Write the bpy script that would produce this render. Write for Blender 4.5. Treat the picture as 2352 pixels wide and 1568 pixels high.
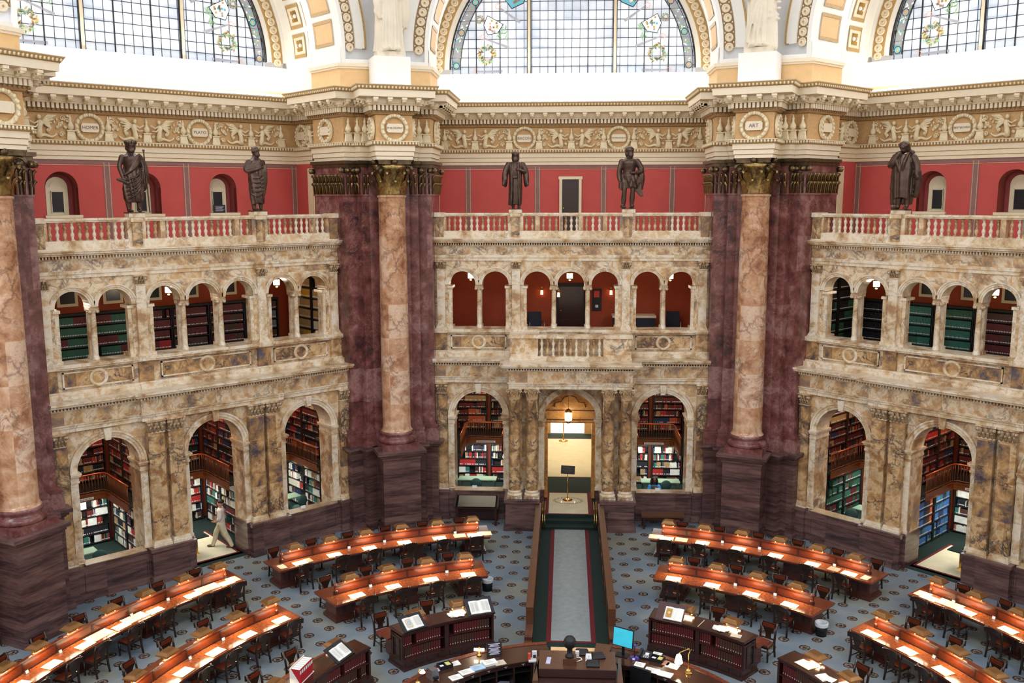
import bpy, bmesh, math, random
from math import sin, cos, pi, radians, sqrt, atan2, tan
from mathutils import Vector, Matrix, Euler
SC = 1.15                      # the place is laid out in units of 1.15 m
D = bpy.data
for o in list(D.objects): D.objects.remove(o)
scene = bpy.context.scene
COL = scene.collection
# ---------------------------------------------------------------- camera
cam_d = D.cameras.new('camera'); cam = D.objects.new('camera', cam_d); COL.objects.link(cam)
cam_d.sensor_width = 36; cam_d.lens = 2149.9/2352*36; cam_d.clip_end = 200
cam.location = (-0.1732, -15.70, 10.783)
_Y, _P, _R = radians(3.295), radians(8.868), radians(-0.155)
_fw = Vector((-sin(_Y)*cos(_P), cos(_Y)*cos(_P), -sin(_P))); _r = Vector((cos(_Y), sin(_Y), 0)); _u = _r.cross(_fw)
_r2 = _r*cos(_R)+_u*sin(_R); _u2 = _u*cos(_R)-_r*sin(_R)
cam.rotation_euler = Matrix((_r2, _u2, -_fw)).transposed().to_euler()
scene.camera = cam
# ---------------------------------------------------------------- world, exposure
w = D.worlds.new('world'); scene.world = w; w.use_nodes = True
_nt = w.node_tree; _nt.nodes.clear()
_o = _nt.nodes.new('ShaderNodeOutputWorld'); _b = _nt.nodes.new('ShaderNodeBackground')
_tc = _nt.nodes.new('ShaderNodeTexCoord'); _sx = _nt.nodes.new('ShaderNodeSeparateXYZ'); _mr = _nt.nodes.new('ShaderNodeMapRange'); _mx = _nt.nodes.new('ShaderNodeMix'); _mx.data_type = 'RGBA'
_nt.links.new(_tc.outputs['Generated'], _sx.inputs[0]); _nt.links.new(_sx.outputs[2], _mr.inputs[0])
_mr.inputs[1].default_value = -0.1; _mr.inputs[2].default_value = 0.7
_nt.links.new(_mr.outputs[0], _mx.inputs[0])
_mx.inputs[6].default_value = (1.0, .84, .66, 1); _mx.inputs[7].default_value = (.80, .87, 1.0, 1)
_nt.links.new(_mx.outputs[2], _b.inputs[0]); _b.inputs[1].default_value = 0.9
_nt.links.new(_b.outputs[0], _o.inputs[0])
vs = scene.view_settings
scene.display_settings.display_device = 'sRGB'
vs.view_transform = 'Standard'; vs.look = 'None'; vs.gamma = 1; vs.use_curve_mapping = False; vs.exposure = -0.25
def lamp(name, kind, loc, energy, color, size=1, size_y=None, aim=None, rz=0, spread=None):
    l = D.lights.new(name, kind); l.energy = energy; l.color = color
    if kind == 'AREA':
        l.size = size*SC
        if size_y: l.shape = 'RECTANGLE'; l.size_y = size_y*SC
        if spread: l.spread = spread
    else: l.shadow_soft_size = size*SC
    o = D.objects.new(name, l); COL.objects.link(o); o.location = loc
    if aim is not None:
        o.rotation_euler = (Vector(aim)-Vector(loc)).to_track_quat('-Z', 'Y').to_euler()
    return o
# daylight of the eight lunette windows and the lantern behind and above the visitor
for k in range(8):
    a = k*pi/4
    n = Vector((-sin(a), cos(a), 0)); p = n*(17.6 if k in (0, 1, 7) else 18.5); p.z = 17.6
    if k in (0, 1, 7): lamp('window_daylight', 'AREA', p, 420, (.86, .92, 1), 7.5, 4, (0, 0, 2))
    else: lamp('window_daylight', 'AREA', p, 1500, (.88, .93, 1), 7.5, 4, (0, 4, 6))
lamp('lantern_daylight', 'AREA', (0, 0, 27), 1700, (.86, .92, 1), 5, 5, (0, 3, 0))
# ---------------------------------------------------------------- materials
def nodes(name):
    m = D.materials.new(name); m.use_nodes = True; t = m.node_tree
    return m, t, t.nodes['Principled BSDF']
def N(t, typ, **kw):
    n = t.nodes.new(typ)
    for k, v in kw.items():
        if isinstance(k, str) and k.startswith('i_'):
            n.inputs[int(k[2:])].default_value = v
        else: setattr(n, k, v)
    return n
def rgb(h):
    if isinstance(h, str):
        c = [int(h[i:i+2], 16)/255 for i in (0, 2, 4)]
        return tuple([x/12.92 if x < .04045 else ((x+.055)/1.055)**2.4 for x in c])+(1,)
    return tuple(h)+(1,) if len(h) == 3 else h
def ramp(t, stops):
    r = N(t, 'ShaderNodeValToRGB'); e = r.color_ramp.elements
    e[0].position, e[0].color = stops[0][0], rgb(stops[0][1]); e[1].position, e[1].color = stops[-1][0], rgb(stops[-1][1])
    for p, c in stops[1:-1]:
        x = e.new(p); x.color = rgb(c)
    return r
def plain(name, col, rough=.5, metal=0, var=.12, scale=6, bump=0, coat=0, emis=None, spec=.5):
    m, t, b = nodes(name)
    b.inputs['Roughness'].default_value = rough; b.inputs['Metallic'].default_value = metal
    b.inputs['Specular IOR Level'].default_value = spec; b.inputs['Coat Weight'].default_value = coat
    c = rgb(col); tc = N(t, 'ShaderNodeTexCoord'); n = N(t, 'ShaderNodeTexNoise'); n.inputs['Scale'].default_value = scale; n.inputs['Detail'].default_value = 5
    t.links.new(tc.outputs['Object'], n.inputs['Vector'])
    r = ramp(t, [(.3, tuple(x*(1-var) for x in c[:3])), (.7, tuple(min(1, x*(1+var)) for x in c[:3]))])
    t.links.new(n.outputs[0], r.inputs[0]); t.links.new(r.outputs[0], b.inputs['Base Color'])
    if bump:
        bp = N(t, 'ShaderNodeBump'); bp.inputs['Strength'].default_value = bump; bp.inputs['Distance'].default_value = .02
        n2 = N(t, 'ShaderNodeTexNoise'); n2.inputs['Scale'].default_value = scale*5; t.links.new(tc.outputs['Object'], n2.inputs['Vector'])
        t.links.new(n2.outputs[0], bp.inputs['Height']); t.links.new(bp.outputs[0], b.inputs['Normal'])
    if emis: b.inputs['Emission Color'].default_value = rgb(emis[0]); b.inputs['Emission Strength'].default_value = emis[1]
    return m
def marble(name, stops, vein, vscale=2.2, scale=.9, rough=.28, vw=.05, block=True, stretch=(1, 1, 1), vamt=.8, seed=0, crack=0, camt=.8):
    m, t, b = nodes(name); L = t.links.new
    b.inputs['Roughness'].default_value = rough
    tc = N(t, 'ShaderNodeTexCoord'); mp = N(t, 'ShaderNodeMapping'); mp.inputs['Scale'].default_value = stretch; mp.inputs['Location'].default_value = (seed, seed*1.7, 0)
    L(tc.outputs['Object'], mp.inputs[0])
    fv = N(t, 'ShaderNodeVectorMath', operation='MULTIPLY'); fv.inputs[1].default_value = (1/1.37, 1/2.9, 1/1.06); fo = N(t, 'ShaderNodeVectorMath', operation='FLOOR'); L(mp.outputs[0], fv.inputs[0]); L(fv.outputs[0], fo.inputs[0])
    vor = N(t, 'ShaderNodeTexWhiteNoise', noise_dimensions='3D'); L(fo.outputs[0], vor.inputs['Vector'])
    n1 = N(t, 'ShaderNodeTexNoise'); n1.inputs['Scale'].default_value = scale*2.2; n1.inputs['Detail'].default_value = 8; n1.inputs['Distortion'].default_value = .35; n1.inputs['Roughness'].default_value = .66
    L(mp.outputs[0], n1.inputs['Vector'])
    src = n1.outputs[0]
    if block:                       # slabs differ in tone
        mm = N(t, 'ShaderNodeMath', operation='MULTIPLY_ADD'); sp = N(t, 'ShaderNodeSeparateColor'); L(vor.outputs['Color'], sp.inputs[0])
        L(sp.outputs[0], mm.inputs[0]); mm.inputs[1].default_value = .22
        m2 = N(t, 'ShaderNodeMath', operation='SUBTRACT'); L(n1.outputs[0], m2.inputs[0]); m2.inputs[1].default_value = .11
        L(m2.outputs[0], mm.inputs[2]); src = mm.outputs[0]
    r = ramp(t, stops); L(src, r.inputs[0])
    n2 = N(t, 'ShaderNodeTexNoise'); n2.inputs['Scale'].default_value = vscale; n2.inputs['Detail'].default_value = 9; n2.inputs['Distortion'].default_value = .7; n2.inputs['Roughness'].default_value = .68
    L(mp.outputs[0], n2.inputs['Vector'])
    s = N(t, 'ShaderNodeMath', operation='SUBTRACT'); L(n2.outputs[0], s.inputs[0]); s.inputs[1].default_value = .5
    ab = N(t, 'ShaderNodeMath', operation='ABSOLUTE'); L(s.outputs[0], ab.inputs[0])
    vr = N(t, 'ShaderNodeMapRange'); L(ab.outputs[0], vr.inputs[0]); vr.inputs[1].default_value = 0; vr.inputs[2].default_value = vw; vr.inputs[3].default_value = vamt; vr.inputs[4].default_value = 0
    n3 = N(t, 'ShaderNodeTexNoise'); n3.inputs['Scale'].default_value = vscale*.45; L(mp.outputs[0], n3.inputs['Vector'])
    g = N(t, 'ShaderNodeMapRange'); L(n3.outputs[0], g.inputs[0]); g.inputs[1].default_value = .42; g.inputs[2].default_value = .62
    mu = N(t, 'ShaderNodeMath', operation='MULTIPLY'); L(vr.outputs[0], mu.inputs[0]); L(g.outputs[0], mu.inputs[1])
    mx = N(t, 'ShaderNodeMix', data_type='RGBA'); L(mu.outputs[0], mx.inputs[0]); L(r.outputs[0], mx.inputs[6]); mx.inputs[7].default_value = rgb(vein)
    if crack:                       # broken, breccia like veins
        wa = N(t, 'ShaderNodeVectorMath', operation='MULTIPLY_ADD'); L(n2.outputs['Color'], wa.inputs[0]); wa.inputs[1].default_value = (.9, .9, .9); L(mp.outputs[0], wa.inputs[2])
        vd = N(t, 'ShaderNodeTexVoronoi', feature='DISTANCE_TO_EDGE'); vd.inputs['Scale'].default_value = crack; L(wa.outputs[0], vd.inputs['Vector'])
        cr = N(t, 'ShaderNodeMapRange'); L(vd.outputs['Distance'], cr.inputs[0]); cr.inputs[1].default_value = .01; cr.inputs[2].default_value = .07; cr.inputs[3].default_value = camt; cr.inputs[4].default_value = 0
        n4 = N(t, 'ShaderNodeTexNoise'); n4.inputs['Scale'].default_value = crack*.7; n4.inputs['Detail'].default_value = 3; L(mp.outputs[0], n4.inputs['Vector']); g4 = N(t, 'ShaderNodeMapRange'); L(n4.outputs[0], g4.inputs[0]); g4.inputs[1].default_value = .46; g4.inputs[2].default_value = .6
        m5 = N(t, 'ShaderNodeMath', operation='MULTIPLY'); L(cr.outputs[0], m5.inputs[0]); L(g4.outputs[0], m5.inputs[1]); m6 = N(t, 'ShaderNodeMix', data_type='RGBA'); L(m5.outputs[0], m6.inputs[0]); L(mx.outputs[2], m6.inputs[6]); m6.inputs[7].default_value = rgb(vein); mx = m6
    L(mx.outputs[2], b.inputs['Base Color'])
    return m
def wood(name, dark, light, rough=.3, scale=3, coat=.3):
    m, t, b = nodes(name); L = t.links.new
    b.inputs['Roughness'].default_value = rough; b.inputs['Coat Weight'].default_value = coat; b.inputs['Coat Roughness'].default_value = .15
    tc = N(t, 'ShaderNodeTexCoord'); mp = N(t, 'ShaderNodeMapping'); mp.inputs['Scale'].default_value = (1, 1, 5); L(tc.outputs['Object'], mp.inputs[0])
    n = N(t, 'ShaderNodeTexNoise'); n.inputs['Scale'].default_value = scale*4; n.inputs['Detail'].default_value = 5; n.inputs['Distortion'].default_value = .1; L(mp.outputs[0], n.inputs['Vector'])
    r = ramp(t, [(.1, dark), (.9, light)]); L(n.outputs[0], r.inputs[0]); L(r.outputs[0], b.inputs['Base Color'])
    return m
M = {}
M['siena'] = marble('siena_marble', [(.26, '7d7472'), (.36, 'a98560'), (.45, 'c9a478'), (.53, 'e4d3b6'), (.62, 'cfa774'), (.74, '8f7a6c')], '3f3a48', 1.9, .8, vw=.03, vamt=.7, crack=1.7, camt=.6)
M['siena_dark'] = marble('veined_tan_marble', [(.28, '57505a'), (.38, '94714c'), (.48, 'bb9160'), (.57, 'd4b488'), (.7, '9a6c40')], '2c2a36', 2.2, 1.1, vw=.06, vamt=.9, seed=5, crack=2.2, camt=.9)
M['siena_light'] = marble('pale_cream_marble', [(.3, 'a9825a'), (.42, 'd6bd98'), (.54, 'e9dcc6'), (.68, 'cfab7c')], '7a5a44', 2.4, 1.0, vw=.03, vamt=.6, seed=9)
M['column'] = marble('pink_tan_marble', [(.27, '8c5a42'), (.4, 'b98864'), (.5, 'cda280'), (.6, 'dcbda2'), (.74, 'a8704f')], '5e3830', 1.7, .9, rough=.16, vw=.02, seed=3, crack=1.4, camt=.55)
M['oxblood'] = marble('oxblood_marble', [(.27, '3c262a'), (.42, '6a3c36'), (.52, '7d4e4a'), (.62, '97706a'), (.76, '5a322e')], 'b09088', 2.0, 1.0, rough=.22, vw=.012, vamt=.45, seed=7)
M['plum'] = marble('plum_brown_marble', [(.3, '3c2b2b'), (.45, '58403e'), (.58, '6b4f4a'), (.74, '7d6059')], '8a6a60', 3.0, 1.0, rough=.2, vw=.02, vamt=.25, block=True, stretch=(.6, .6, 5), seed=2)
M['plaster'] = plain('ivory_plaster', 'ead9bc', .6, var=.03)
M['white'] = plain('white_plaster', 'f1ede4', .6, var=.02)
M['tan'] = plain('tan_plaster', 'e2b880', .6, var=.05)
M['gilt'] = plain('gilded_plaster', 'b8955e', .45, .1, var=.25, scale=30)
M['antique'] = plain('antique_glaze', '94764e', .6, var=.3, scale=40)
M['relief'] = plain('relief_plaster', 'e8d6b0', .6, var=.1, scale=12)
M['ground'] = plain('frieze_ground', 'c9a06c', .7, var=.1, scale=10)
M['shaded_plaster'] = plain('shaded_white_plaster', 'dcdcdc', .6, var=.03)  # white plaster with the spandrel shade put into its colour
M['statue_plaster'] = plain('cream_statue_plaster', 'e2d6bf', .6, var=.08, scale=3)
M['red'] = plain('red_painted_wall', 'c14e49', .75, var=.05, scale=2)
M['red2'] = plain('dark_red_niche', '94403c', .75, var=.05)  # darker red on the niche reveals and backs
M['stripe'] = plain('taupe_painted_stripe', '8d6660', .75, var=.06)
M['line'] = plain('pale_painted_line', 'c9a287', .75)
M['cream'] = plain('cream_painted_wood', 'e6d6b4', .5, var=.04)
M['carved'] = plain('carved_marble', 'b59a78', .55, var=.35, scale=16, bump=.8)
M['dark'] = plain('dark_pane', '17161a', .25, var=.1)
M['black'] = plain('black_plastic', '0e0e12', .45)
M['bronze'] = plain('dark_bronze', '5e4c36', .36, .75, var=.35, scale=9)
M['bronze_gold'] = plain('gilded_bronze', '94794a', .32, .85, var=.5, scale=14)
M['statue_bronze'] = plain('brown_statue_bronze', '57443a', .36, .6, var=.3, scale=6)
M['brass'] = plain('polished_brass', 'd9ae62', .22, 1, var=.1)
M['hood'] = plain('brushed_bronze_hood', '94683c', .38, .7, var=.18, scale=5)
M['mahogany'] = wood('mahogany', '3c160a', '84381a', .22, 4, .5)
M['mahogany_dark'] = wood('dark_mahogany', '1e0d0a', '45211a', .3, 4, .4)
M['rail_wood'] = wood('brown_rail_wood', '3c2013', '6b4024', .35, 4)
M['sill'] = marble('sill_marble', [(.3, '8a7058'), (.45, 'a98e6c'), (.6, 'c4aa84'), (.75, '97795a')], '5a4a44', seed=11)
M['desk_front'] = wood('reddish_desk_panel', '2e1210', '5a2a1e', .35, 4)
M['chair_wood'] = wood('chair_wood', '150a07', '2e190f', .35, 5)
M['leather'] = plain('russet_leather', '5a2413', .3, var=.2, scale=8)
M['paper'] = plain('white_paper', 'efece2', .7, var=.03, scale=40)
M['blotter'] = plain('cream_blotter', 'cfbfa6', .7, var=.04)
M['pink_blotter'] = plain('pink_blotter', 'c98a76', .7, var=.04)
M['glass_top'] = plain('dark_glass_lid', '20251f', .3, var=.1)
M['green'] = plain('dark_green_carpet', '0f251e', .95, var=.25, scale=40)
M['crimson'] = plain('crimson_carpet', '651418', .95, var=.15, scale=40)
M['runner'] = plain('pale_grey_runner', '8f938f', .95, var=.1, scale=6)
M['cream_carpet'] = plain('cream_carpet', 'd9cfae', .95, var=.06, scale=3)
M['terracotta'] = plain('terracotta_wall', 'a4421f', .7, var=.08, scale=2)
M['orange_marble'] = marble('honey_marble', [(.28, '9a5c24'), (.42, 'c98a44'), (.56, 'dba964'), (.74, 'b0703a')], '6a3c20', 2.2, 1, seed=4)
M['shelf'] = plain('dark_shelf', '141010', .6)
M['shelf_brown'] = wood('brown_shelf', '20100c', '3a1c14', .5)
M['iron'] = plain('bronze_painted_iron', '8a4f2a', .4, .35, var=.15, scale=10)
M['rail_copper'] = plain('copper_handrail', 'b0552e', .3, .5)
M['green_table'] = plain('green_table_top', '7c8f78', .4, var=.05)
M['green_chair'] = plain('green_upholstery', '32504a', .8)
M['blue_chair'] = plain('dark_blue_upholstery', '1f2436', .7)
M['steel'] = plain('steel', 'a8a8ac', .3, .9)
M['skin'] = plain('skin', 'b98468', .5)
M['skin_dark'] = plain('brown_skin', '5a3626', .5)
M['hair'] = plain('dark_hair', '120d0c', .6)
M['shirt'] = plain('pale_striped_shirt', 'd8c8c0', .8)
M['khaki'] = plain('khaki_cloth', 'd6c9a8', .8)
M['blue_cloth'] = plain('bright_blue_cloth', '3f9bd8', .8)
M['screen'] = plain('lit_screen', '20b0c8', .3, emis=('52b8cc', .6))
M['lamp_white'] = plain('lit_white_glass', 'fff4d8', .4, emis=((1, .86, .6), 14))
M['lamp_warm'] = plain('lit_amber_glass', 'ffd090', .4, emis=((1, .62, .3), 5))
M['cove_tube'] = plain('cove_tube', 'ffffff', .4, emis=((1, .94, .8), 20))
M['hood_tube'] = plain('hood_tube', 'ffe8c0', .4, emis=((1, .82, .55), 22))
M['label_white'] = plain('white_label', 'e8e8e8', .6)
M['bag'] = plain('clear_bag_liner', 'c3c8cc', .25)
M['sign_dark'] = plain('dark_sign_panel', '1c1214', .4)
M['tape_white'] = plain('white_marks', 'c9c4dc', .6)
M['ink'] = plain('grey_ink', '6a5a50', .6)
M['purple'] = plain('violet_plastic', '4a3a8c', .4)
M['yellow'] = plain('yellow_pad', 'cfc670', .6)
M['coral'] = plain('coral_red_card', 'd8483c', .6)
M['skyblue'] = plain('pale_blue_paper', 'a8c8e0', .6)
M['orange_case'] = plain('red_book_cover', 'b3202c', .5)
BOOKC = dict(maroon='5c1d1c', brown='4a2c20', red='9c2420', green='2c5a44', teal='2d6a5e', black='16161a', navy='1e2c4c', blue='3a64a0', cream='cfc8b4', tan='9a7c54', gold='b88a30', orange='b0502c', grey='6a6c70', white='dedad0')
BM = {k: plain('book_'+k, v, .55, var=.12, scale=9) for k, v in BOOKC.items()}
# ---------------------------------------------------------------- mesh builder
class MB:
    def __init__(s): s.v = []; s.f = []; s.m = []; s.mats = []; s.sm = []
    def mi(s, m):
        m = M[m] if isinstance(m, str) else m
        if m not in s.mats: s.mats.append(m)
        return s.mats.index(m)
    def add(s, vs_, fs, m, smooth=False, T=None):
        b = len(s.v); k = s.mi(m)
        if T is not None: vs_ = [tuple(T @ Vector(p)) for p in vs_]
        s.v += vs_; s.f += [tuple(b+i for i in f) for f in fs]; s.m += [k]*len(fs); s.sm += [smooth]*len(fs)
    def box(s, x0, x1, y0, y1, z0, z1, m, T=None):
        s.add([(x0, y0, z0), (x1, y0, z0), (x1, y1, z0), (x0, y1, z0), (x0, y0, z1), (x1, y0, z1), (x1, y1, z1), (x0, y1, z1)],
              [(0, 3, 2, 1), (4, 5, 6, 7), (0, 1, 5, 4), (1, 2, 6, 5), (2, 3, 7, 6), (3, 0, 4, 7)], m, False, T)
    def frust(s, x0, x1, y0, y1, z0, z1, i, m, T=None):      # box tapering by i at the top
        s.add([(x0, y0, z0), (x1, y0, z0), (x1, y1, z0), (x0, y1, z0), (x0+i, y0+i, z1), (x1-i, y0+i, z1), (x1-i, y1-i, z1), (x0+i, y1-i, z1)],
              [(0, 3, 2, 1), (4, 5, 6, 7), (0, 1, 5, 4), (1, 2, 6, 5), (2, 3, 7, 6), (3, 0, 4, 7)], m, False, T)
    def prism(s, poly, z0, z1, m, T=None):
        n = len(poly); a = sum(poly[i][0]*poly[(i+1) % n][1]-poly[(i+1) % n][0]*poly[i][1] for i in range(n))
        if a < 0: poly = poly[::-1]
        s.add([(x, y, z0) for x, y in poly]+[(x, y, z1) for x, y in poly],
              [tuple(range(n))[::-1], tuple(range(n, 2*n))]+[(i, (i+1) % n, n+(i+1) % n, n+i) for i in range(n)], m, False, T)
    def xz(s, poly, y0, y1, m, T=None, smooth=False):                      # polygon in x,z extruded in y
        n = len(poly); a = sum(poly[i][0]*poly[(i+1) % n][1]-poly[(i+1) % n][0]*poly[i][1] for i in range(n))
        if a < 0: poly = poly[::-1]
        s.add([(x, y0, z) for x, z in poly]+[(x, y1, z) for x, z in poly],
              [tuple(range(n)), tuple(range(n, 2*n))[::-1]]+[(i, n+i, n+(i+1) % n, (i+1) % n) for i in range(n)], m, smooth, T)
    def lathe(s, prof, m, seg=24, cx=0, cy=0, T=None, a0=0, a1=2*pi, smooth=True):
        full = abs(a1-a0-2*pi) < 1e-6; k = seg if full else seg+1; vs_ = []; fs = []
        for j in range(k):
            a = a0+(a1-a0)*j/seg
            for r, z in prof: vs_.append((cx+r*cos(a), cy+r*sin(a), z))
        n = len(prof)
        for j in range(seg):
            b = (j+1) % k
            for i in range(n-1): fs.append((j*n+i, b*n+i, b*n+i+1, j*n+i+1))
        s.add(vs_, fs, m, smooth, T)
    def tube(s, pts, r, m, seg=8, smooth=True, T=None, cap=True):
        pts = [Vector(p) for p in pts]; n = len(pts); vs_ = []; fs = []
        rr = r if isinstance(r, (list, tuple)) else [r]*n
        up = Vector((0, 0, 1))
        for i, p in enumerate(pts):
            d = (pts[min(i+1, n-1)]-pts[max(i-1, 0)]).normalized()
            if i == 0:
                a = d.cross(up)
                if a.length < .3: a = d.cross(Vector((1, 0, 0)))
            else: a = pa-d*pa.dot(d)                 # carry the frame along so the tube never twists
            a.normalize(); pa = a; b = a.cross(d)
            for j in range(seg):
                t = 2*pi*j/seg; q = p+a*cos(t)*rr[i]+b*sin(t)*rr[i]; vs_.append(tuple(q))
        for i in range(n-1):
            for j in range(seg):
                k = (j+1) % seg; fs.append((i*seg+j, (i+1)*seg+j, (i+1)*seg+k, i*seg+k))
        if cap: fs.append(tuple(range(seg))); fs.append(tuple(range((n-1)*seg, n*seg))[::-1])
        s.add(vs_, fs, m, smooth, T)
    def stube(s, pts, r, m, seg=8, T=None, **k):      # tube through smoothly interpolated joints
        rr = list(r) if isinstance(r, (list, tuple)) else [r]*len(pts); P = [Vector(p) for p in pts]; n = len(P); o, q = [], []
        for i in range(n-1):
            a, b_, c, d = P[max(i-1, 0)], P[i], P[i+1], P[min(i+2, n-1)]; ra, rb, rc, rd = rr[max(i-1, 0)], rr[i], rr[i+1], rr[min(i+2, n-1)]
            for j in range(4):
                t = j/4; f = lambda a, b_, c, d: .5*((2*b_)+(c-a)*t+(2*a-5*b_+4*c-d)*t*t+(3*b_-a-3*c+d)*t**3)
                o.append(f(a, b_, c, d)); q.append(f(ra, rb, rc, rd))
        s.tube(o+[P[-1]], q+[rr[-1]], m, max(seg, 10), T=T)
        for p_, r_ in ((P[0], rr[0]), (P[-1], rr[-1])): s.ball(tuple(p_), r_*.98, m, 10, 6, T=T)
    def ball(s, c, r, m, seg=12, rings=8, T=None):
        rx, ry, rz = r if isinstance(r, (tuple, list)) else (r, r, r); vs_ = []; fs = []
        for i in range(rings+1):
            p = pi*i/rings
            for j in range(seg):
                a = 2*pi*j/seg; vs_.append((c[0]+rx*sin(p)*cos(a), c[1]+ry*sin(p)*sin(a), c[2]+rz*cos(p)))
        for i in range(rings):
            for j in range(seg):
                k = (j+1) % seg; fs.append((i*seg+j, (i+1)*seg+j, (i+1)*seg+k, i*seg+k))
        s.add(vs_, fs, m, True, T)
    def sweep(s, path, prof, m, closed=False, T=None, caps=True):
        """path: xy polyline; prof: (offset to the RIGHT of travel, z) list (m may be a list per profile segment)"""
        n = len(path); P = [Vector((p[0], p[1])) for p in path]; rows = []
        for i in range(n):
            def nr(a, b):
                d = (b-a).normalized(); return Vector((d.y, -d.x))
            if closed: n1 = nr(P[i-1], P[i]); n2 = nr(P[i], P[(i+1) % n])
            else:
                n1 = nr(P[i-1], P[i]) if i > 0 else nr(P[0], P[1]); n2 = nr(P[i], P[i+1]) if i < n-1 else n1
            mvec = n1+n2; mvec = mvec/max(.15, (mvec.length_squared/2)); rows.append(mvec)
        k = len(prof); vs_ = []
        for i in range(n):
            for o, z in prof: vs_.append((P[i].x+rows[i].x*o, P[i].y+rows[i].y*o, z))
        for j in range(k-1):
            mm = m[j] if isinstance(m, list) else m; fs = []
            for i in range(n if closed else n-1):
                b = (i+1) % n; fs.append((i*k+j, b*k+j, b*k+j+1, i*k+j+1))
            s.add(vs_, fs, mm, False, T) if j == 0 else s._addf(fs, mm)
    def _addf(s, fs, m):
        k = s.mi(m); b = s._base
        s.f += [tuple(b+i for i in f) for f in fs]; s.m += [k]*len(fs); s.sm += [False]*len(fs)
    def arc(s, r0, r1, a0, a1, z0, z1, m, seg=None, T=None):   # a sector box around the room's centre; angles in degrees, left of +Y
        seg = seg or max(2, int(abs(a1-a0)/1.5)); vs_ = []; fs = []
        for j in range(seg+1):
            a = radians(a0+(a1-a0)*j/seg); sx_, cy_ = -sin(a), cos(a)
            for r, z in ((r0, z0), (r1, z0), (r1, z1), (r0, z1)): vs_.append((r*sx_, r*cy_, z))
        for j in range(seg):
            for i in range(4):
                k = (i+1) % 4; fs.append((j*4+i, j*4+k, (j+1)*4+k, (j+1)*4+i))
        fs.append((0, 3, 2, 1)); fs.append((seg*4, seg*4+1, seg*4+2, seg*4+3))
        s.add(vs_, fs, m, False, T)
    def mesh(s, name):
        me = D.meshes.new(name); me.from_pydata(s.v, [], s.f)
        for m in s.mats: me.materials.append(m)
        me.polygons.foreach_set('material_index', s.m); me.polygons.foreach_set('use_smooth', s.sm)
        me.update()
        return me
    def build(s, name, parent=None, loc=None, rz=None):
        o = D.objects.new(name, s.mesh(name)); COL.objects.link(o)
        if parent is not None: o.parent = parent
        if loc is not None: o.location = loc
        if rz is not None: o.rotation_euler = (0, 0, rz)
        return o
_old_add = MB.add
def _add2(s, *a, **k):
    s._base = len(s.v); return _old_add(s, *a, **k)
MB.add = _add2
def tag(o, label, cat, group=None, kind=None):
    if label: o['label'] = label
    if cat: o['category'] = cat
    if group: o['group'] = group
    if kind: o['kind'] = kind
    return o
def thing(name, label, cat, loc=(0, 0, 0), rz=0, group=None):
    o = D.objects.new(name, None); COL.objects.link(o); o.location = loc; o.rotation_euler = (0, 0, rz); o.empty_display_size = .1
    return tag(o, label, cat, group)
def struct(o, label=None, cat=None):
    o['kind'] = 'structure'
    if label: o['label'] = label
    if cat: o['category'] = cat
    return o
def dup(root, loc, rz, label=None, group=None):
    r = root.copy(); COL.objects.link(r); r.location = loc; r.rotation_euler = (0, 0, rz)
    if label: r['label'] = label
    if group: r['group'] = group
    for ch in list(root.children):
        c = ch.copy(); COL.objects.link(c); c.parent = r
        for g in list(ch.children):
            d = g.copy(); COL.objects.link(d); d.parent = c
    return r
def polar(r, a, z=0):
    a = radians(a); return (-r*sin(a), r*cos(a), z)
def text(body, size, m, parent, loc, rot, name='lettering', align='CENTER', extr=.004):
    cu = D.curves.new('t', 'FONT'); cu.body = body; cu.size = size; cu.align_x = align; cu.align_y = 'CENTER'; cu.extrude = extr; cu.resolution_u = 2
    to = D.objects.new('t', cu); COL.objects.link(to)
    dg = bpy.context.evaluated_depsgraph_get(); me = D.meshes.new_from_object(to.evaluated_get(dg)); D.objects.remove(to); D.curves.remove(cu)
    me.materials.clear(); me.materials.append(M[m]); o = D.objects.new(name, me); COL.objects.link(o); o.parent = parent; o.location = loc; o.rotation_euler = rot
    return o
ORD = ['', 'first', 'second', 'third', 'fourth', 'fifth', 'sixth', 'seventh', 'eighth', 'ninth', 'tenth', 'eleventh', 'twelfth']
BAYS = [('center', 0), ('left', pi/4), ('right', -pi/4)]
BT = {'center': 'central', 'left': 'left', 'right': 'right'}
def bp(b, u, d, z=0):
    a = dict(BAYS)[b]; return (cos(a)*u-sin(a)*(15+d), sin(a)*u+cos(a)*(15+d), z)
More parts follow.
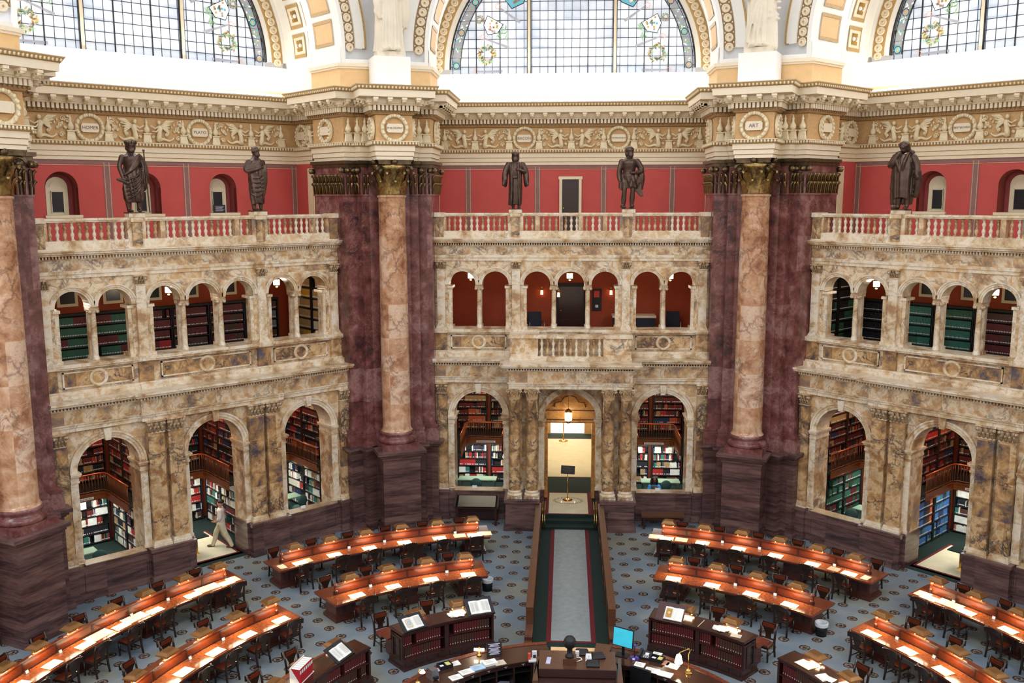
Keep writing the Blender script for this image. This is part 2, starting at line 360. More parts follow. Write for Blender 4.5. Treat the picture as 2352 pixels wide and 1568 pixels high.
# ================================================================ floor
def floor_material():
    m, t, b = nodes('patterned_carpet'); L = t.links.new
    b.inputs['Roughness'].default_value = .95; b.inputs['Specular IOR Level'].default_value = .2
    tc = N(t, 'ShaderNodeTexCoord'); sp = N(t, 'ShaderNodeSeparateXYZ'); L(tc.outputs['Object'], sp.inputs[0])
    PX, PY = .8075, .826
    def mth(op, a, c=None, d=None):
        n = N(t, 'ShaderNodeMath', operation=op)
        for i, x in enumerate((a, c, d)):
            if x is None: continue
            if isinstance(x, (int, float)): n.inputs[i].default_value = x
            else: L(x, n.inputs[i])
        return n.outputs[0]
    ds = []
    for k in (0, .5):
        fx = mth('SUBTRACT', mth('FRACT', mth('ADD', mth('DIVIDE', mth('ADD', sp.outputs[0], 1.635), PX), 100.5+k)), .5)
        fy = mth('SUBTRACT', mth('FRACT', mth('ADD', mth('DIVIDE', mth('SUBTRACT', sp.outputs[1], 9.95), PY), 100.5+k)), .5)
        x = mth('MULTIPLY', fx, PX); y = mth('MULTIPLY', fy, PY)
        ax, ay = mth('ABSOLUTE', x), mth('ABSOLUTE', y)
        oc = mth('MAXIMUM', mth('MAXIMUM', ax, ay), mth('MULTIPLY', mth('ADD', ax, ay), .72))
        ds.append((oc, x, y))
    dmin = mth('MINIMUM', ds[0][0], ds[1][0])
    n1 = N(t, 'ShaderNodeTexNoise'); n1.inputs['Scale'].default_value = .45; n1.inputs['Detail'].default_value = 4; L(tc.outputs['Object'], n1.inputs['Vector'])
    base = ramp(t, [(.38, '6d7a86'), (.5, '7f878b'), (.62, '8b8a7c')]); L(n1.outputs[0], base.inputs[0])
    n2 = N(t, 'ShaderNodeTexNoise'); n2.inputs['Scale'].default_value = 30; L(tc.outputs['Object'], n2.inputs['Vector'])
    mx0 = N(t, 'ShaderNodeMix', data_type='RGBA', blend_type='MULTIPLY'); mx0.inputs[0].default_value = .25; L(base.outputs[0], mx0.inputs[6]); L(n2.outputs['Color'], mx0.inputs[7])
    wv = N(t, 'ShaderNodeTexVoronoi'); wv.inputs['Scale'].default_value = 22; L(tc.outputs['Object'], wv.inputs['Vector'])
    med = ramp(t, [(0, '2a2320'), (.45, '3a2e28'), (.62, '9a8878'), (.72, '5a4438'), (1, '241c1a')])
    q = mth('DIVIDE', dmin, .135); q2 = mth('ADD', q, mth('MULTIPLY', mth('SUBTRACT', wv.outputs['Distance'], .35), .55)); L(q2, med.inputs[0])
    mask = mth('LESS_THAN', dmin, .128)
    mx = N(t, 'ShaderNodeMix', data_type='RGBA'); L(mask, mx.inputs[0]); L(mx0.outputs[2], mx.inputs[6]); L(med.outputs[0], mx.inputs[7])
    L(mx.outputs[2], b.inputs['Base Color'])
    return m
M['carpet'] = floor_material()
b = MB(); b.prism([(17.5*sin(radians(22.5+45*k)), 17.5*cos(radians(22.5+45*k))) for k in range(8)], -.2, 0, 'carpet')
struct(b.build('floor'), 'blue grey carpet floor with rows of dark medallions')
# aisle, its landing and steps
b = MB(); b.box(-.95, .97, 4.3, 14.2, 0, .012, 'green'); b.box(-.6, .62, 5.75, 13.68, .012, .017, 'crimson'); b.box(-.48, .5, 5.83, 13.6, .017, .021, 'runner')
struct(b.build('trim_1'), 'dark green aisle carpet with crimson border around a pale grey runner')
b = MB()
b.box(-1.0, 1.0, 13.55, 13.88, 0.012, .1, 'green'); b.box(-1.0, 1.0, 13.88, 14.2, 0.012, .2, 'green'); b.box(-1.0, 1.0, 14.2, 15.35, 0.012, .3, 'green')
b.box(-.84, .78, 14.22, 16.55, .3, .304, 'crimson'); b.box(-.70, .63, 14.3, 16.48, .304, .308, 'cream_carpet')
for k in range(44):      # woven wreath
    a = 2*pi*k/44; r = .50+.03*sin(k*2.4)
    for q in (0, 1):
        c = (-.045+r*cos(a)*(1-.08*q), 15.63+.62*r*sin(a)*1.12*(1-.08*q)); T = Matrix.Translation((c[0], c[1], .309)) @ Matrix.Rotation(a+1.1-q*1.6, 4, 'Z')
        b.add([(-.035, -.012, 0), (.035, 0, 0), (-.035, .012, 0)], [(0, 1, 2)], 'green', T=T)
b.box(-.29, .2, 15.38, 15.58, .309, .311, 'rail_wood'); b.box(-.26, .17, 15.40, 15.56, .311, .312, 'tan')
b.box(-1.0, 1.0, 15.35, 18.35, .0, .3, 'green'); b.box(-1.6, 1.6, 18.35, 25, 0, .3, 'green')
b.box(-1.3, 1.3, 18.35, 24.05, .3, .304, 'crimson'); b.box(-1.25, 1.25, 18.42, 23.98, .304, .308, 'cream_carpet'); b.box(-1.6, 1.6, 25, 29, 0, .3, 'white')
struct(b.build('floor'), 'raised green landing with a cream rug running through the portal')
# ================================================================ screens: level 1
S1 = -.33; HW1 = .82; Z1 = 3.53
def archpts(c, hw, zs, n=20): return [(c+hw*cos(pi-pi*i/n), zs+hw*sin(pi*i/n)) for i in range(n+1)]
def arch_wall(b, u0, u1, z0, z1, ops, y0, y1, m, mi, n=20):
    """ops: (c, hw, bottom, spring)"""
    ops = sorted(ops); x = u0
    for c, hw, zb, zs in ops:
        if c-hw > x+1e-6: b.box(x, c-hw, y0, y1, z0, z1, m)
        if zb > z0+1e-6: b.box(c-hw, c+hw, y0, min(y1, y0+.2), z0, zb, m)
        p = archpts(c, hw, zs, n)
        for i in range(n):
            (xa, za), (xb, zb_) = p[i], p[i+1]
            b.add([(xa, y0, za), (xb, y0, zb_), (xb, y0, z1), (xa, y0, z1), (xa, y1, za), (xb, y1, zb_), (xb, y1, z1), (xa, y1, z1)],
                  [(0, 1, 2, 3), (7, 6, 5, 4)], m)
            b.add([(xa, y0, za), (xb, y0, zb_), (xb, y1, zb_), (xa, y1, za)], [(3, 2, 1, 0)], mi)
        x = c+hw
    if u1 > x: b.box(x, u1, y0, y1, z0, z1, m)
def ring(b, c, zc, r0, r1, y0, y1, m, n=24, a0=0, a1=pi):
    vs_ = []; fs = []
    for i in range(n+1):
        a = a0+(a1-a0)*i/n
        for r, y in ((r0, y1), (r0, y0), (r1, y0), (r1, y1)): vs_.append((c+r*cos(a), y, zc+r*sin(a)))
    for i in range(n):
        for j in range(3): fs.append((i*4+j, i*4+j+1, i*4+4+j+1, i*4+4+j))
    b.add(vs_, fs, m)
def archivolt(b, c, zc, r, wdt, y, m, n=24):
    ring(b, c, zc, r, r+wdt*.35, y-.03, y, m, n); ring(b, c, zc, r+wdt*.35, r+wdt*.75, y-.05, y, m, n); ring(b, c, zc, r+wdt*.75, r+wdt, y-.08, y, m, n)
def dentils(b, u0, u1, y, z0, z1, dep, pitch, m, fill=.55):
    n = max(1, int(round((u1-u0)/pitch))); p = (u1-u0)/n
    for i in range(n):
        x = u0+p*i+p*(1-fill)/2; b.box(x, x+p*fill, y-dep, y, z0, z1, m)
def leafcap(b, u0, u1, yf, yb, z0, z1, m):      # square pilaster capital with leaves and corner scrolls
    h = z1-z0; w_ = u1-u0; m = 'carved'
    b.box(u0+.01, u1-.01, yf, yb, z0, z1-.05, m); b.box(u0-.05, u1+.05, yf-.07, yb, z1-.045, z1, 'siena'); b.box(u0-.015, u1+.015, yf-.02, yb, z0-.03, z0, 'siena')
    for row, (zz, k) in enumerate(((z0, 4), (z0+h*.3, 3))):
        for i in range(k):
            x = u0+w_*(i+.5)/k; hh = h*.45; q = w_/k*.4
            b.tube([(x, yf-.005, zz), (x, yf-.03, zz+hh*.6), (x, yf-.075, zz+hh*.95), (x, yf-.1, zz+hh*.8)], [q*.7, q, q*.8, q*.3], m, 6)
    for sx in (u0+.01, u1-.01): b.tube([(sx, yf-.09, z1-.11), (sx, yf+.03, z1-.11)], .05, m, 10); b.tube([(sx, yf-.1, z1-.11), (sx, yf+.03, z1-.11)], .02, 'siena_light', 8)
    b.ball(((u0+u1)/2, yf-.07, z1-.04), .035, m, 8, 5)
def pilaster(b, u0, u1, yf, yb, z0, z1, m, base=.18, cap=.34, bm='siena_light'):
    b.box(u0-.05, u1+.05, yf-.05, yb, z0, z0+base*.4, bm); b.box(u0-.03, u1+.03, yf-.03, yb, z0+base*.4, z0+base*.75, bm); b.box(u0-.015, u1+.015, yf-.015, yb, z0+base*.75, z0+base, bm)
    b.box(u0, u1, yf, yb, z0+base, z1-cap, m); leafcap(b, u0, u1, yf, yb, z1-cap, z1, 'siena')
def level1(center):
    b = MB(); Y = 15
    ops = [(-3.04, HW1, .93, Z1), (0, .86 if center else .84, 0, 3.46 if center else Z1), (3.04, HW1, .93, Z1)]
    arch_wall(b, -4.55, 4.55, 0, 4.67, ops, Y+S1, Y+.42, 'siena', 'siena_light')
    for c, hw, zb, zs in ops:
        archivolt(b, c, zs, hw, .2, Y+S1, 'siena_light')
        b.xz([(c-.07, zs+hw-.04), (c+.07, zs+hw-.04), (c+.11, zs+hw+.28), (c-.11, zs+hw+.28)], Y+S1-.13, Y+S1, 'siena_light')
        for s in (-1, 1):
            x0, x1 = sorted((c+s*hw, c+s*(hw+.2)))
            b.box(x0, x1, Y+S1-.05, Y+S1, max(zb, 1.02)+.1, zs-.25, 'siena_light')
            b.box(x0-.02, x1+.02, Y+S1-.07, Y+S1, max(zb, 1.02), max(zb, 1.02)+.1, 'siena_light')
            for z0, z1, e in ((zs-.27, zs-.22, .015), (zs-.22, zs-.1, .0), (zs-.1, zs-.05, .05), (zs-.05, zs, .08)):
                xa, xb = sorted((c+s*(hw-.012-e*.8), c+s*(hw+.2))); b.box(xa, xb, Y+S1-.06-e, Y+.41, z0, z1, 'siena_light')
    # wainscot
    def wain(u0, u1, d, cap=True):
        b.box(u0-.06, u1+.06, Y+d-.1, Y+S1, 0, .12, 'plum'); b.box(u0-.03, u1+.03, Y+d-.05, Y+S1, .12, .2, 'plum'); b.box(u0, u1, Y+d, Y+S1, .2, .92, 'plum')
        b.box(u0-.05, u1+.05, Y+d-.06, Y+S1, .92, 1.02, 'plum')
    for s in (-1, 1):
        x0, x1 = sorted((s*(3.04-HW1-.25), s*(3.04+HW1+.25)))
        b.box(x0, x1, Y+S1-.1, Y+S1, 0, .93, 'plum'); b.box(x0, x1, Y+S1-.16, Y+S1, 0, .12, 'plum')
        xi0, xi1 = x0+.22, x1-.22                          # raised frame of the panel
        for q in ((xi0, xi1, .72, .76), (xi0, xi1, .22, .26)): b.box(q[0], q[1], Y+S1-.125, Y+S1-.1, q[2], q[3], 'plum')
        for q in ((xi0, xi0+.04), (xi1-.04, xi1)): b.box(q[0], q[1], Y+S1-.125, Y+S1-.1, .26, .72, 'plum')
        x0, x1 = sorted((s*(3.04-HW1), s*(3.04+HW1))); b.box(x0, x1, Y+S1-.14, Y-.11, .93, .98, 'plum'); b.box(x0, x1, Y+S1-.16, Y-.1, .98, 1.0, 'sill')
        x0, x1 = sorted((s*4.07, s*4.5)); wain(x0, x1, -.5); pilaster(b, x0+.08, x1-.02, Y-.44, Y+S1, 1.02, 4.67, 'siena_dark')
        if not center:
            x0, x1 = sorted((s*.9, s*2.12)); wain(x0, x1, -.62); b.box(min(s*.8, s*.9), max(s*.8, s*.9), Y-.45, Y+.43, 0, 1.02, 'plum')
            for c in (1.22, 1.78): pilaster(b, s*c-.22, s*c+.22, Y-.52, Y+S1, 1.02, 4.67, 'siena_dark')
        else:
            x0, x1 = sorted((s*1.02, s*2.08)); wain(x0, x1, -1.52)
            b.box(min(s*.86, s*1.02), max(s*.86, s*1.02), Y-.45, Y+.32, 0, 1.02, 'plum')
            for c in (1.235, 1.8): pilaster(b, s*c-.2, s*c+.2, Y-.42, Y+S1, 1.02, 4.67, 'siena_dark')
    # entablature
    def ent(u0, u1, d):
        e = 0 if u1 > 4 else 1; dz = 0 if u1 > 4 else .004
        b.box(u0, u1, Y+d, Y+.32, 4.67, 4.78, 'siena_light'); b.box(u0, u1, Y+d-.03, Y+.32, 4.78, 4.87, 'siena_light'); b.box(u0-.04, u1+.04, Y+d-.06, Y+.32, 4.85, 4.88, 'siena_light')
        b.box(u0, u1, Y+d, Y+.32, 4.88, 5.27, 'siena'); b.box(u0-.02, u1+.02, Y+d-.03, Y+.32, 5.24, 5.29, 'siena_light'); dentils(b, u0-.06, u1+.06, Y+d, 5.28, 5.36, .11, .085, 'siena_light'); b.box(u0, u1, Y+d-.03, Y+.32, 5.28, 5.36, 'shelf')  # near-black backing paints the shade between the dentils
        b.box(u0-.16*e, u1+.16*e, Y+d-.2, Y+.32, 5.36, 5.40, 'siena_light'); b.box(u0-.24*e, u1+.24*e, Y+d-.32, Y+.32, 5.40, 5.46, 'siena_light'); b.box(u0-.28*e, u1+.28*e, Y+d-.38, Y+.32, 5.46, 5.51+dz, 'siena_light')
    ent(-4.5, 4.5, -.43)
    if center: ent(-1.97, 1.97, -1.4)
    else: ent(-2.14, 2.14, -.53)
    return b
# ================================================================ screens: level 2
A1, A2, A3, HW2, Z2 = 1.113, 2.484, 3.579, .44, 7.88
def level2(center):
    b = MB(); Y = 15
    ops = [(c, HW2, 6.42, Z2) for c in (-A3, -A2, -A1, 0, A1, A2, A3)]
    arch_wall(b, -4.52, 4.52, 7.84, 8.67, [(c, HW2, 7.84, Z2) for c in (-A3, -A2, -A1, 0, A1, A2, A3)], Y, Y+.5, 'siena', 'siena_light', 16)
    for c in (-A3, -A2, -A1, 0, A1, A2, A3): archivolt(b, c, Z2, HW2, .14, Y, 'siena_light', 18)
    for s in (-1, 1):                                     # solid piers below the springing
        for u0, u1 in ((A1+HW2, A2-HW2), (A3+HW2, 4.52)):
            x0, x1 = sorted((s*u0, s*u1)); b.box(x0, x1, Y, Y+.5, 6.42, 7.84, 'siena')
            xm = (u0+u1)/2 if u1 < 4 else 4.28
            pilaster(b, s*xm-.13, s*xm+.13, Y-.1, Y, 6.42, 8.67, 'siena_light', .12, .26)
    # parapet
    b.box(-4.5, 4.5, Y-.02, Y+.5, 5.51, 6.3, 'siena'); b.box(-4.5, 4.5, Y-.24, Y+.1, 5.51, 5.62, 'siena_light'); b.box(-4.5, 4.5, Y-.17, Y+.1, 5.62, 5.70, 'siena_light')
    b.box(-4.52, 4.52, Y-.16, Y+.55, 6.27, 6.33, 'siena_light'); b.box(-4.54, 4.54, Y-.22, Y+.55, 6.33, 6.42, 'siena_light')
    for s in (-1, 1):
        for c, hw in ((1.78, .2), (4.3, .2)):
            if center and c < 2: continue
            b.box(s*c-hw, s*c+hw, Y-.12, Y, 5.6, 6.3, 'siena_dark'); b.box(s*c-hw-.03, s*c+hw+.03, Y-.27, Y, 5.51, 5.66, 'siena_light'); b.box(s*c-hw-.03, s*c+hw+.03, Y-.24, Y, 6.3, 6.43, 'siena_light')
    for c, hw in ([(-3.05, .92), (3.05, .92)] + ([] if center else [(0, 1.35)])):
        b.box(c-hw, c+hw, Y-.05, Y, 5.76, 6.2, 'siena_dark')
        for q in ((c-hw, c+hw, 6.16, 6.2), (c-hw, c+hw, 5.76, 5.80)): b.box(q[0], q[1], Y-.075, Y, q[2], q[3], 'siena_light')
        for x in (c-hw, c+hw-.04): b.box(x, x+.04, Y-.075, Y, 5.76, 6.2, 'siena_light')
        T = Matrix.Translation((c, Y-.05, 5.98)) @ Matrix.Rotation(pi/2, 4, 'X')
        b.lathe([(.16, 0), (.16, .03), (.235, .045), (.25, .02), (.25, 0)], 'siena_light', 28, T=T); b.lathe([(0, .02), (.16, .02)], 'siena_dark', 28, T=T)
    # entablature and gallery edge
    b.box(-4.52, 4.52, Y-.04, Y+.5, 8.67, 8.77, 'siena_light'); b.box(-4.52, 4.52, Y-.07, Y+.5, 8.77, 8.86, 'siena_light'); b.box(-4.52, 4.52, Y-.03, Y+.5, 8.86, 9.17, 'siena')
    b.box(-4.52, 4.52, Y-.06, Y+.5, 9.14, 9.18, 'siena_light'); dentils(b, -4.52, 4.52, Y-.03, 9.18, 9.26, .12, .08, 'siena_light'); b.box(-4.52, 4.52, Y-.05, Y+.5, 9.18, 9.26, 'shelf')  # shade in the dentil gaps is again a near-black band
    b.box(-4.55, 4.55, Y-.24, Y+.5, 9.26, 9.31, 'siena_light'); b.box(-4.58, 4.58, Y-.33, Y+.5, 9.31, 9.37, 'siena_light'); b.box(-4.6, 4.6, Y-.38, Y+.5, 9.37, 9.40, 'siena_light')
    return b
L1c, L1s, L2c, L2s = level1(True).mesh('screen'), level1(False).mesh('screen'), level2(True).mesh('screen'), level2(False).mesh('screen')
def place(me, name, ang, label=None):
    o = D.objects.new(name, me); COL.objects.link(o); o.rotation_euler = (0, 0, ang); return struct(o, label)
for bn, ang in BAYS:
    c = bn == 'center'
    place(L1c if c else L1s, 'wall_'+bn, ang, 'lower veined marble screen with three round arches in the %s bay' % BT[bn])
    place(L2c if c else L2s, 'wall_'+bn, ang, 'upper veined marble arcade of seven arches in the %s bay' % BT[bn])
# ---- small columns of the upper arcades
def arcade_column():
    t = thing('arcade_column', '', 'column')
    b = MB(); b.lathe([(.0, 0), (.105, 0), (.105, .04), (.095, .05), (.105, .075), (.085, .1), (.08, .13)], 'siena_light', 20); b.build('base', t)
    b = MB(); b.lathe([(.078, .13), (.08, .5), (.073, 1.0), (.068, 1.27)], 'siena_light', 20); b.build('shaft', t)
    b = MB(); b.lathe([(.068, 1.27), (.08, 1.28), (.08, 1.3), (.095, 1.34), (0, 1.35)], 'siena_light', 20)
    for s in (-1, 1): b.tube([(s*.1, -.1, 1.325), (s*.1, .1, 1.325)], .048, 'siena_light', 12)
    b.box(-.13, .13, -.11, .11, 1.365, 1.42, 'siena_light'); b.box(-.1, .1, -.09, .09, 1.33, 1.37, 'siena_light'); b.build('capital', t)
    return t
proto = None
for bn, ang in BAYS:
    for i, u in enumerate((-(A2+A3)/2, -A1/2, A1/2, (A2+A3)/2)):
        lb = 'slim cream marble column in the upper arcade of the %s bay, %s from the left' % (BT[bn], ORD[i+1])
        for yy, back in ((.12, False), (.41, True)):
            if back: continue
            if proto is None: proto = arcade_column(); proto.location = bp(bn, u, yy, 6.42); proto.rotation_euler = (0, 0, ang); proto['label'] = lb; proto['group'] = 'slim columns of the upper arcades'
            else: dup(proto, bp(bn, u, yy, 6.42), ang, lb)
    b = MB()
    for u in (-(A2+A3)/2, -A1/2, A1/2, (A2+A3)/2): b.box(u-.07, u+.07, 15.33, 15.47, 6.42, 7.84, 'siena_light'); b.box(u-.1, u+.1, 15.3, 15.5, 7.74, 7.84, 'siena_light'); b.box(u-.1, u+.1, 15.3, 15.5, 6.42, 6.52, 'siena_light')
    for s in (-1, 1):
        for u in (A1+HW2-.04, A2-HW2+.04, A3+HW2-.04): b.box(s*u-.06, s*u+.06, 15.02, 15.14, 6.42, 7.84, 'siena_light'); b.box(s*u-.09, s*u+.09, 14.97, 15.5, 7.76, 7.84, 'siena_light'); b.box(s*u-.08, s*u+.08, 14.98, 15.5, 6.42, 6.5, 'siena_light')
    struct(b.build('trim_2', rz=ang), 'square marble antae behind the slim columns')
# ---- portico columns of the central bay
def portico_column():
    t = thing('portico_column', '', 'column')
    b = MB(); b.box(-.25, .25, -.25, .25, 0, .07, 'siena'); b.lathe([(0, .07), (.245, .07), (.25, .1), (.24, .13), (.205, .15), (.205, .17), (.225, .2), (.2, .225), (.19, .25)], 'siena_light', 28); b.build('base', t)
    b = MB(); b.lathe([(.19, .25), (.192, 1.2), (.185, 2.2), (.168, 3.22), (.18, 3.24), (.18, 3.27), (.165, 3.28)], 'siena_dark', 28); b.build('shaft', t)
    b = MB(); capital(b, 3.28, 3.66, .165, .26, 'siena', 'siena'); b.build('capital', t)
    return t
def capital(b, z0, z1, r, a, ml, mt):
    """Composite capital: bell, two rings of leaves, four corner scrolls, curved abacus"""
    h = z1-z0; b.lathe([(r, z0), (r*1.02, z0+h*.4), (r*1.2, z0+h*.72), (r*1.45, z0+h*.85), (0, z0+h*.86)], ml, 24)
    for row, (k, zz, hh, out, ph) in enumerate(((8, z0, h*.42, r*.42, 0), (8, z0+h*.1, h*.58, r*.62, pi/8))):
        for i in range(k):
            an = 2*pi*i/k+ph; wl = 2*pi*r/k*.52; T = Matrix.Rotation(an, 4, 'Z'); P = []
            for (f, o, ww) in ((0, .01, 1), (.45, .06, .95), (.8, .35, .8), (.97, .8, .55), (.93, 1.05, .3), (.82, 1.1, .15)):
                P.append((r*1.03+out*o, wl*ww, zz+hh*f)); P.append((r*1.06+out*o+r*.08, 0, zz+hh*f)); P.append((r*1.03+out*o, -wl*ww, zz+hh*f))
            fs = []
            for q in range(5):
                for e in (0, 1): fs.append((q*3+e, q*3+e+1, q*3+3+e+1, q*3+3+e))
            b.add(P, fs, ml, True, T)
    for i in range(4):                         # corner scrolls
        an = pi/4+i*pi/2; T = Matrix.Rotation(an, 4, 'Z'); R = a*1.16; pts = []
        for q in range(26):
            th = q/25*4.3*pi/2; rr = h*.17*(1-q/30); pts.append((R-h*.06+rr*sin(-th+pi/2)*1.0, 0, z1-h*.31+rr*cos(-th+pi/2)))
        b.tube(pts, [h*.045]*26, mt, 8, T=T); b.tube([(r*1.05, 0, z0+h*.52), (r*1.3, 0, z0+h*.72), (R-h*.12, 0, z1-h*.15), (R-h*.05, 0, z1-h*.13)], h*.03, mt, 6, T=T)
        b.tube([(R-h*.06, -.06*h, z1-h*.31), (R-h*.06, .06*h, z1-h*.31)], h*.06, mt, 10, T=T)
    P = []
    for i in range(4):
        for f in (-1, -.55, 0, .55, 1):
            dd = a*(1.02-.2*(1-f*f)); an = i*pi/2-pi/2
            x, y = a*.9*f, dd; P.append((x*cos(an)-y*sin(an), x*sin(an)+y*cos(an)))
    b.prism(P, z1-h*.13, z1-h*.05, mt); b.prism([(x*1.05, y*1.05) for x, y in P], z1-h*.05, z1, mt)
    for i in range(4):
        an = i*pi/2; b.ball((a*.92*cos(an), a*.92*sin(an), z1-h*.06), h*.1, mt, 10, 6)
    for i in range(4):
        an = i*pi/2; T = Matrix.Rotation(an, 4, 'Z'); pts = []
        for s in (-1, 1):
            pts = [(a*.78, s*(h*.02+h*.11*q/10), z1-h*.42+h*.2*sin(q/10*pi*.75)) for q in range(11)]; b.tube(pts, h*.025, ml, 5, T=T)
pc = None
for i, u in enumerate((-1.8, -1.235, 1.235, 1.8)):
    lb = 'veined marble portico column beside the central doorway, %s from the left' % ORD[i+1]
    if pc is None: pc = portico_column(); pc.location = bp('center', u, -1.15, 1.02); pc['label'] = lb; pc['group'] = 'columns of the portal'
    else: dup(pc, bp('center', u, -1.15, 1.02), 0, lb)
# ================================================================ balustrades
def baluster_mesh(h, m, r=.052):
    b = MB(); b.box(-r*.9, r*.9, -r*.9, r*.9, 0, h*.06, m); b.box(-r*.9, r*.9, -r*.9, r*.9, h*.94, h, m)
    b.lathe([(r*.5, h*.06), (r*.75, h*.1), (r*.55, h*.13), (r*.95, h*.26), (r*1.02, h*.33), (r*.7, h*.42), (r*.48, h*.48), (r*.7, h*.5), (r*.48, h*.52), (r*.7, h*.58), (r*1.02, h*.67), (r*.95, h*.74), (r*.5, h*.86), (r*.75, h*.9), (r*.5, h*.94)], m, 14)
    return b.mesh('baluster')
BAL = [baluster_mesh(.48, k) for k in ('siena_light', 'siena', 'siena_light', 'siena_dark')]
rnd = random.Random(3)
for bn, ang in BAYS:
    t = thing('balustrade', 'veined marble balustrade along the upper gallery of the %s bay' % BT[bn], 'balustrade', bp(bn, 0, 0, 9.40), ang)
    b = MB(); b.box(-4.5, 4.5, -.17, .17, 0, .05, 'siena_light'); b.box(-4.5, 4.5, -.13, .13, .05, .24, 'siena_light'); b.build('plinth', t)
    b = MB(); b.box(-4.52, 4.52, -.13, .13, .72, .76, 'siena_light'); b.box(-4.53, 4.53, -.16, .16, .76, .82, 'siena_light'); b.build('handrail', t)
    posts = [(-4.5, -4.08), (-2.06, -1.56), (-1.16, -1.02), (1.02, 1.16), (1.56, 2.06), (4.08, 4.5)]
    if bn == 'center': posts += [(-.38, -.27), (.27, .38)]
    posts.sort()
    for p0, p1 in posts:
        b = MB(); b.box(p0, p1, -.12, .12, .24, .72, 'siena')
        if p1-p0 > .4: b.box((p0+p1)/2-.13, (p0+p1)/2+.13, -.185, .115, .055, .69, 'siena_dark'); b.box((p0+p1)/2-.17, (p0+p1)/2+.17, -.2, .17, .70, .84, 'siena_light')
        b.build('post', t)
    for (a0, a1), (b0, b1) in zip(posts[:-1], posts[1:]):
        n = max(2, int(round((b0-a1)/.187)))
        for i in range(n):
            o = D.objects.new('baluster', BAL[rnd.randrange(4)]); COL.objects.link(o); o.parent = t; o.location = (a1+(b0-a1)*(i+.5)/n, 0, .24)
t = thing('balcony', 'projecting marble balcony with short balusters above the central portal', 'balcony', (0, 14.1, 5.51))
b = MB(); b.box(-1.97, 1.97, 0, .9, 0, .08, 'siena_light'); b.box(-1.95, 1.95, 0.02, .14, .08, .13, 'siena_light')
for s in (-1, 1): x0, x1 = sorted((s*1.05, s*1.95)); b.box(x0, x1, .03, .88, .08, .72, 'siena'); b.box(x0+.02, x1-.02, .0, .1, .08, .2, 'siena_light')
b.build('plinth', t); b = MB(); b.box(-1.98, 1.98, -.03, .2, .72, .84, 'siena_light')
for s in (-1, 1): x0, x1 = sorted((s*1.02, s*1.976)); b.box(x0, x1, .2, .9, .721, .838, 'siena_light')
b.build('handrail', t)
for i in range(11):
    o = D.objects.new('baluster', None if 0 else BAL[(i*7) % 4]); COL.objects.link(o); o.parent = t; o.location = (-.93+.186*i, .1, .13); o.scale = (1.05, 1.05, .59/.48)
# ================================================================ piers (columns, dark half pillars)
def l2p(u, d, sgn):   # bay coordinates (left bay sgn=1, right bay sgn=-1) to pier coordinates (t, n)
    be = radians(22.5)*sgn; return (u*cos(be)-(15+d)*sin(be), u*sin(be)+(15+d)*cos(be))
PL = [l2p(4.47, -.62, 1), l2p(4.86, -.62, 1), l2p(4.86, -.92, 1), l2p(5.14, -.92, 1)]
PR = [(-x, y) for x, y in PL[::-1]]
def offs(pts, o):
    P = [Vector(p) for p in pts]; out = []
    for i in range(len(P)):
        def nr(a, c): d = (c-a).normalized(); return Vector((d.y, -d.x))
        n1 = nr(P[i-1], P[i]) if i else nr(P[0], P[1]); n2 = nr(P[i], P[i+1]) if i < len(P)-1 else n1
        m = n1+n2; m = m/max(.15, m.length_squared/2); out.append((P[i].x+m.x*o, P[i].y+m.y*o))
    return out
def pier_body():
    b = MB(); back = [l2p(4.47, 1.2, -1) if 0 else (1.9, 16.6), (-1.9, 16.6)]
    back_l = l2p(4.47, 1.25, 1); back_r = (-back_l[0], back_l[1])
    core = [back_l]+PL+[(-.3, 15.0), (.3, 15.0)]+PR+[back_r]
    def slab(o, z0, z1, m):
        pts = offs(core, o); b.prism(pts, z0, z1, m)
    slab(0, 0, 11.86, 'oxblood')
    for o, z0, z1 in ((.2, 0, .14), (.16, .14, .24), (.1, .24, 2.55), (.14, 2.55, 2.6), (.2, 2.6, 2.68), (.28, 2.68, 2.78)): slab(o, z0, z1, 'plum')
    for o, z0, z1 in ((.14, 2.78, 2.98), (.13, 2.98, 3.1), (.08, 3.1, 3.2), (.1, 3.2, 3.3), (.03, 3.3, 3.36)): slab(o, z0, z1, 'oxblood')
    slab(.04, 10.78, 10.83, 'oxblood')
    # leafy capitals of the half pillars
    slab(.05, 11.66, 11.86, 'bronze'); slab(.12, 11.76, 11.86, 'bronze')
    path = [back_l]+PL+[(-.5, 15.08)]
    for sg in (1, -1):
        pp = path if sg == 1 else [(-x, y) for x, y in path[::-1]]
        for i in range(len(pp)-1):
            A, B = Vector(pp[i]), Vector(pp[i+1]); ln = (B-A).length
            if ln < .25: continue
            d = (B-A)/ln; nn = Vector((d.y, -d.x)); k = max(2, int(ln/.105)); ang = atan2(d.y, d.x)
            for q in range(k):
                c = A+d*(ln*(q+.5)/k)
                for z0, hh, rr in ((10.83, .34, .034), (11.12, .30, .036)):
                    q0 = c+nn*.03; q1 = c+nn*.05; q2 = c+nn*.11; q3 = c+nn*.12
                    b.tube([(q0.x, q0.y, z0), (q1.x, q1.y, z0+hh*.75), (q2.x, q2.y, z0+hh), (q3.x, q3.y, z0+hh*.86)], [rr*.8, rr, rr*1.1, rr*.7], 'bronze_gold' if q % 2 else 'bronze', 6)
            for c in ((A, 1), (B, -1)):     # scrolls at the corners
                if ln < .3: continue
                p = c[0]+d*c[1]*.03; T = Matrix.Translation((p.x+nn.x*.07, p.y+nn.y*.07, 11.56)) @ Matrix.Rotation(ang, 4, 'Z')
                b.tube([(0, -.08, 0), (0, .05, 0)], .085, 'bronze', 12, T=T); b.tube([(0, -.11, 0), (0, .05, 0)], .045, 'bronze_gold', 10, T=T)
    return b
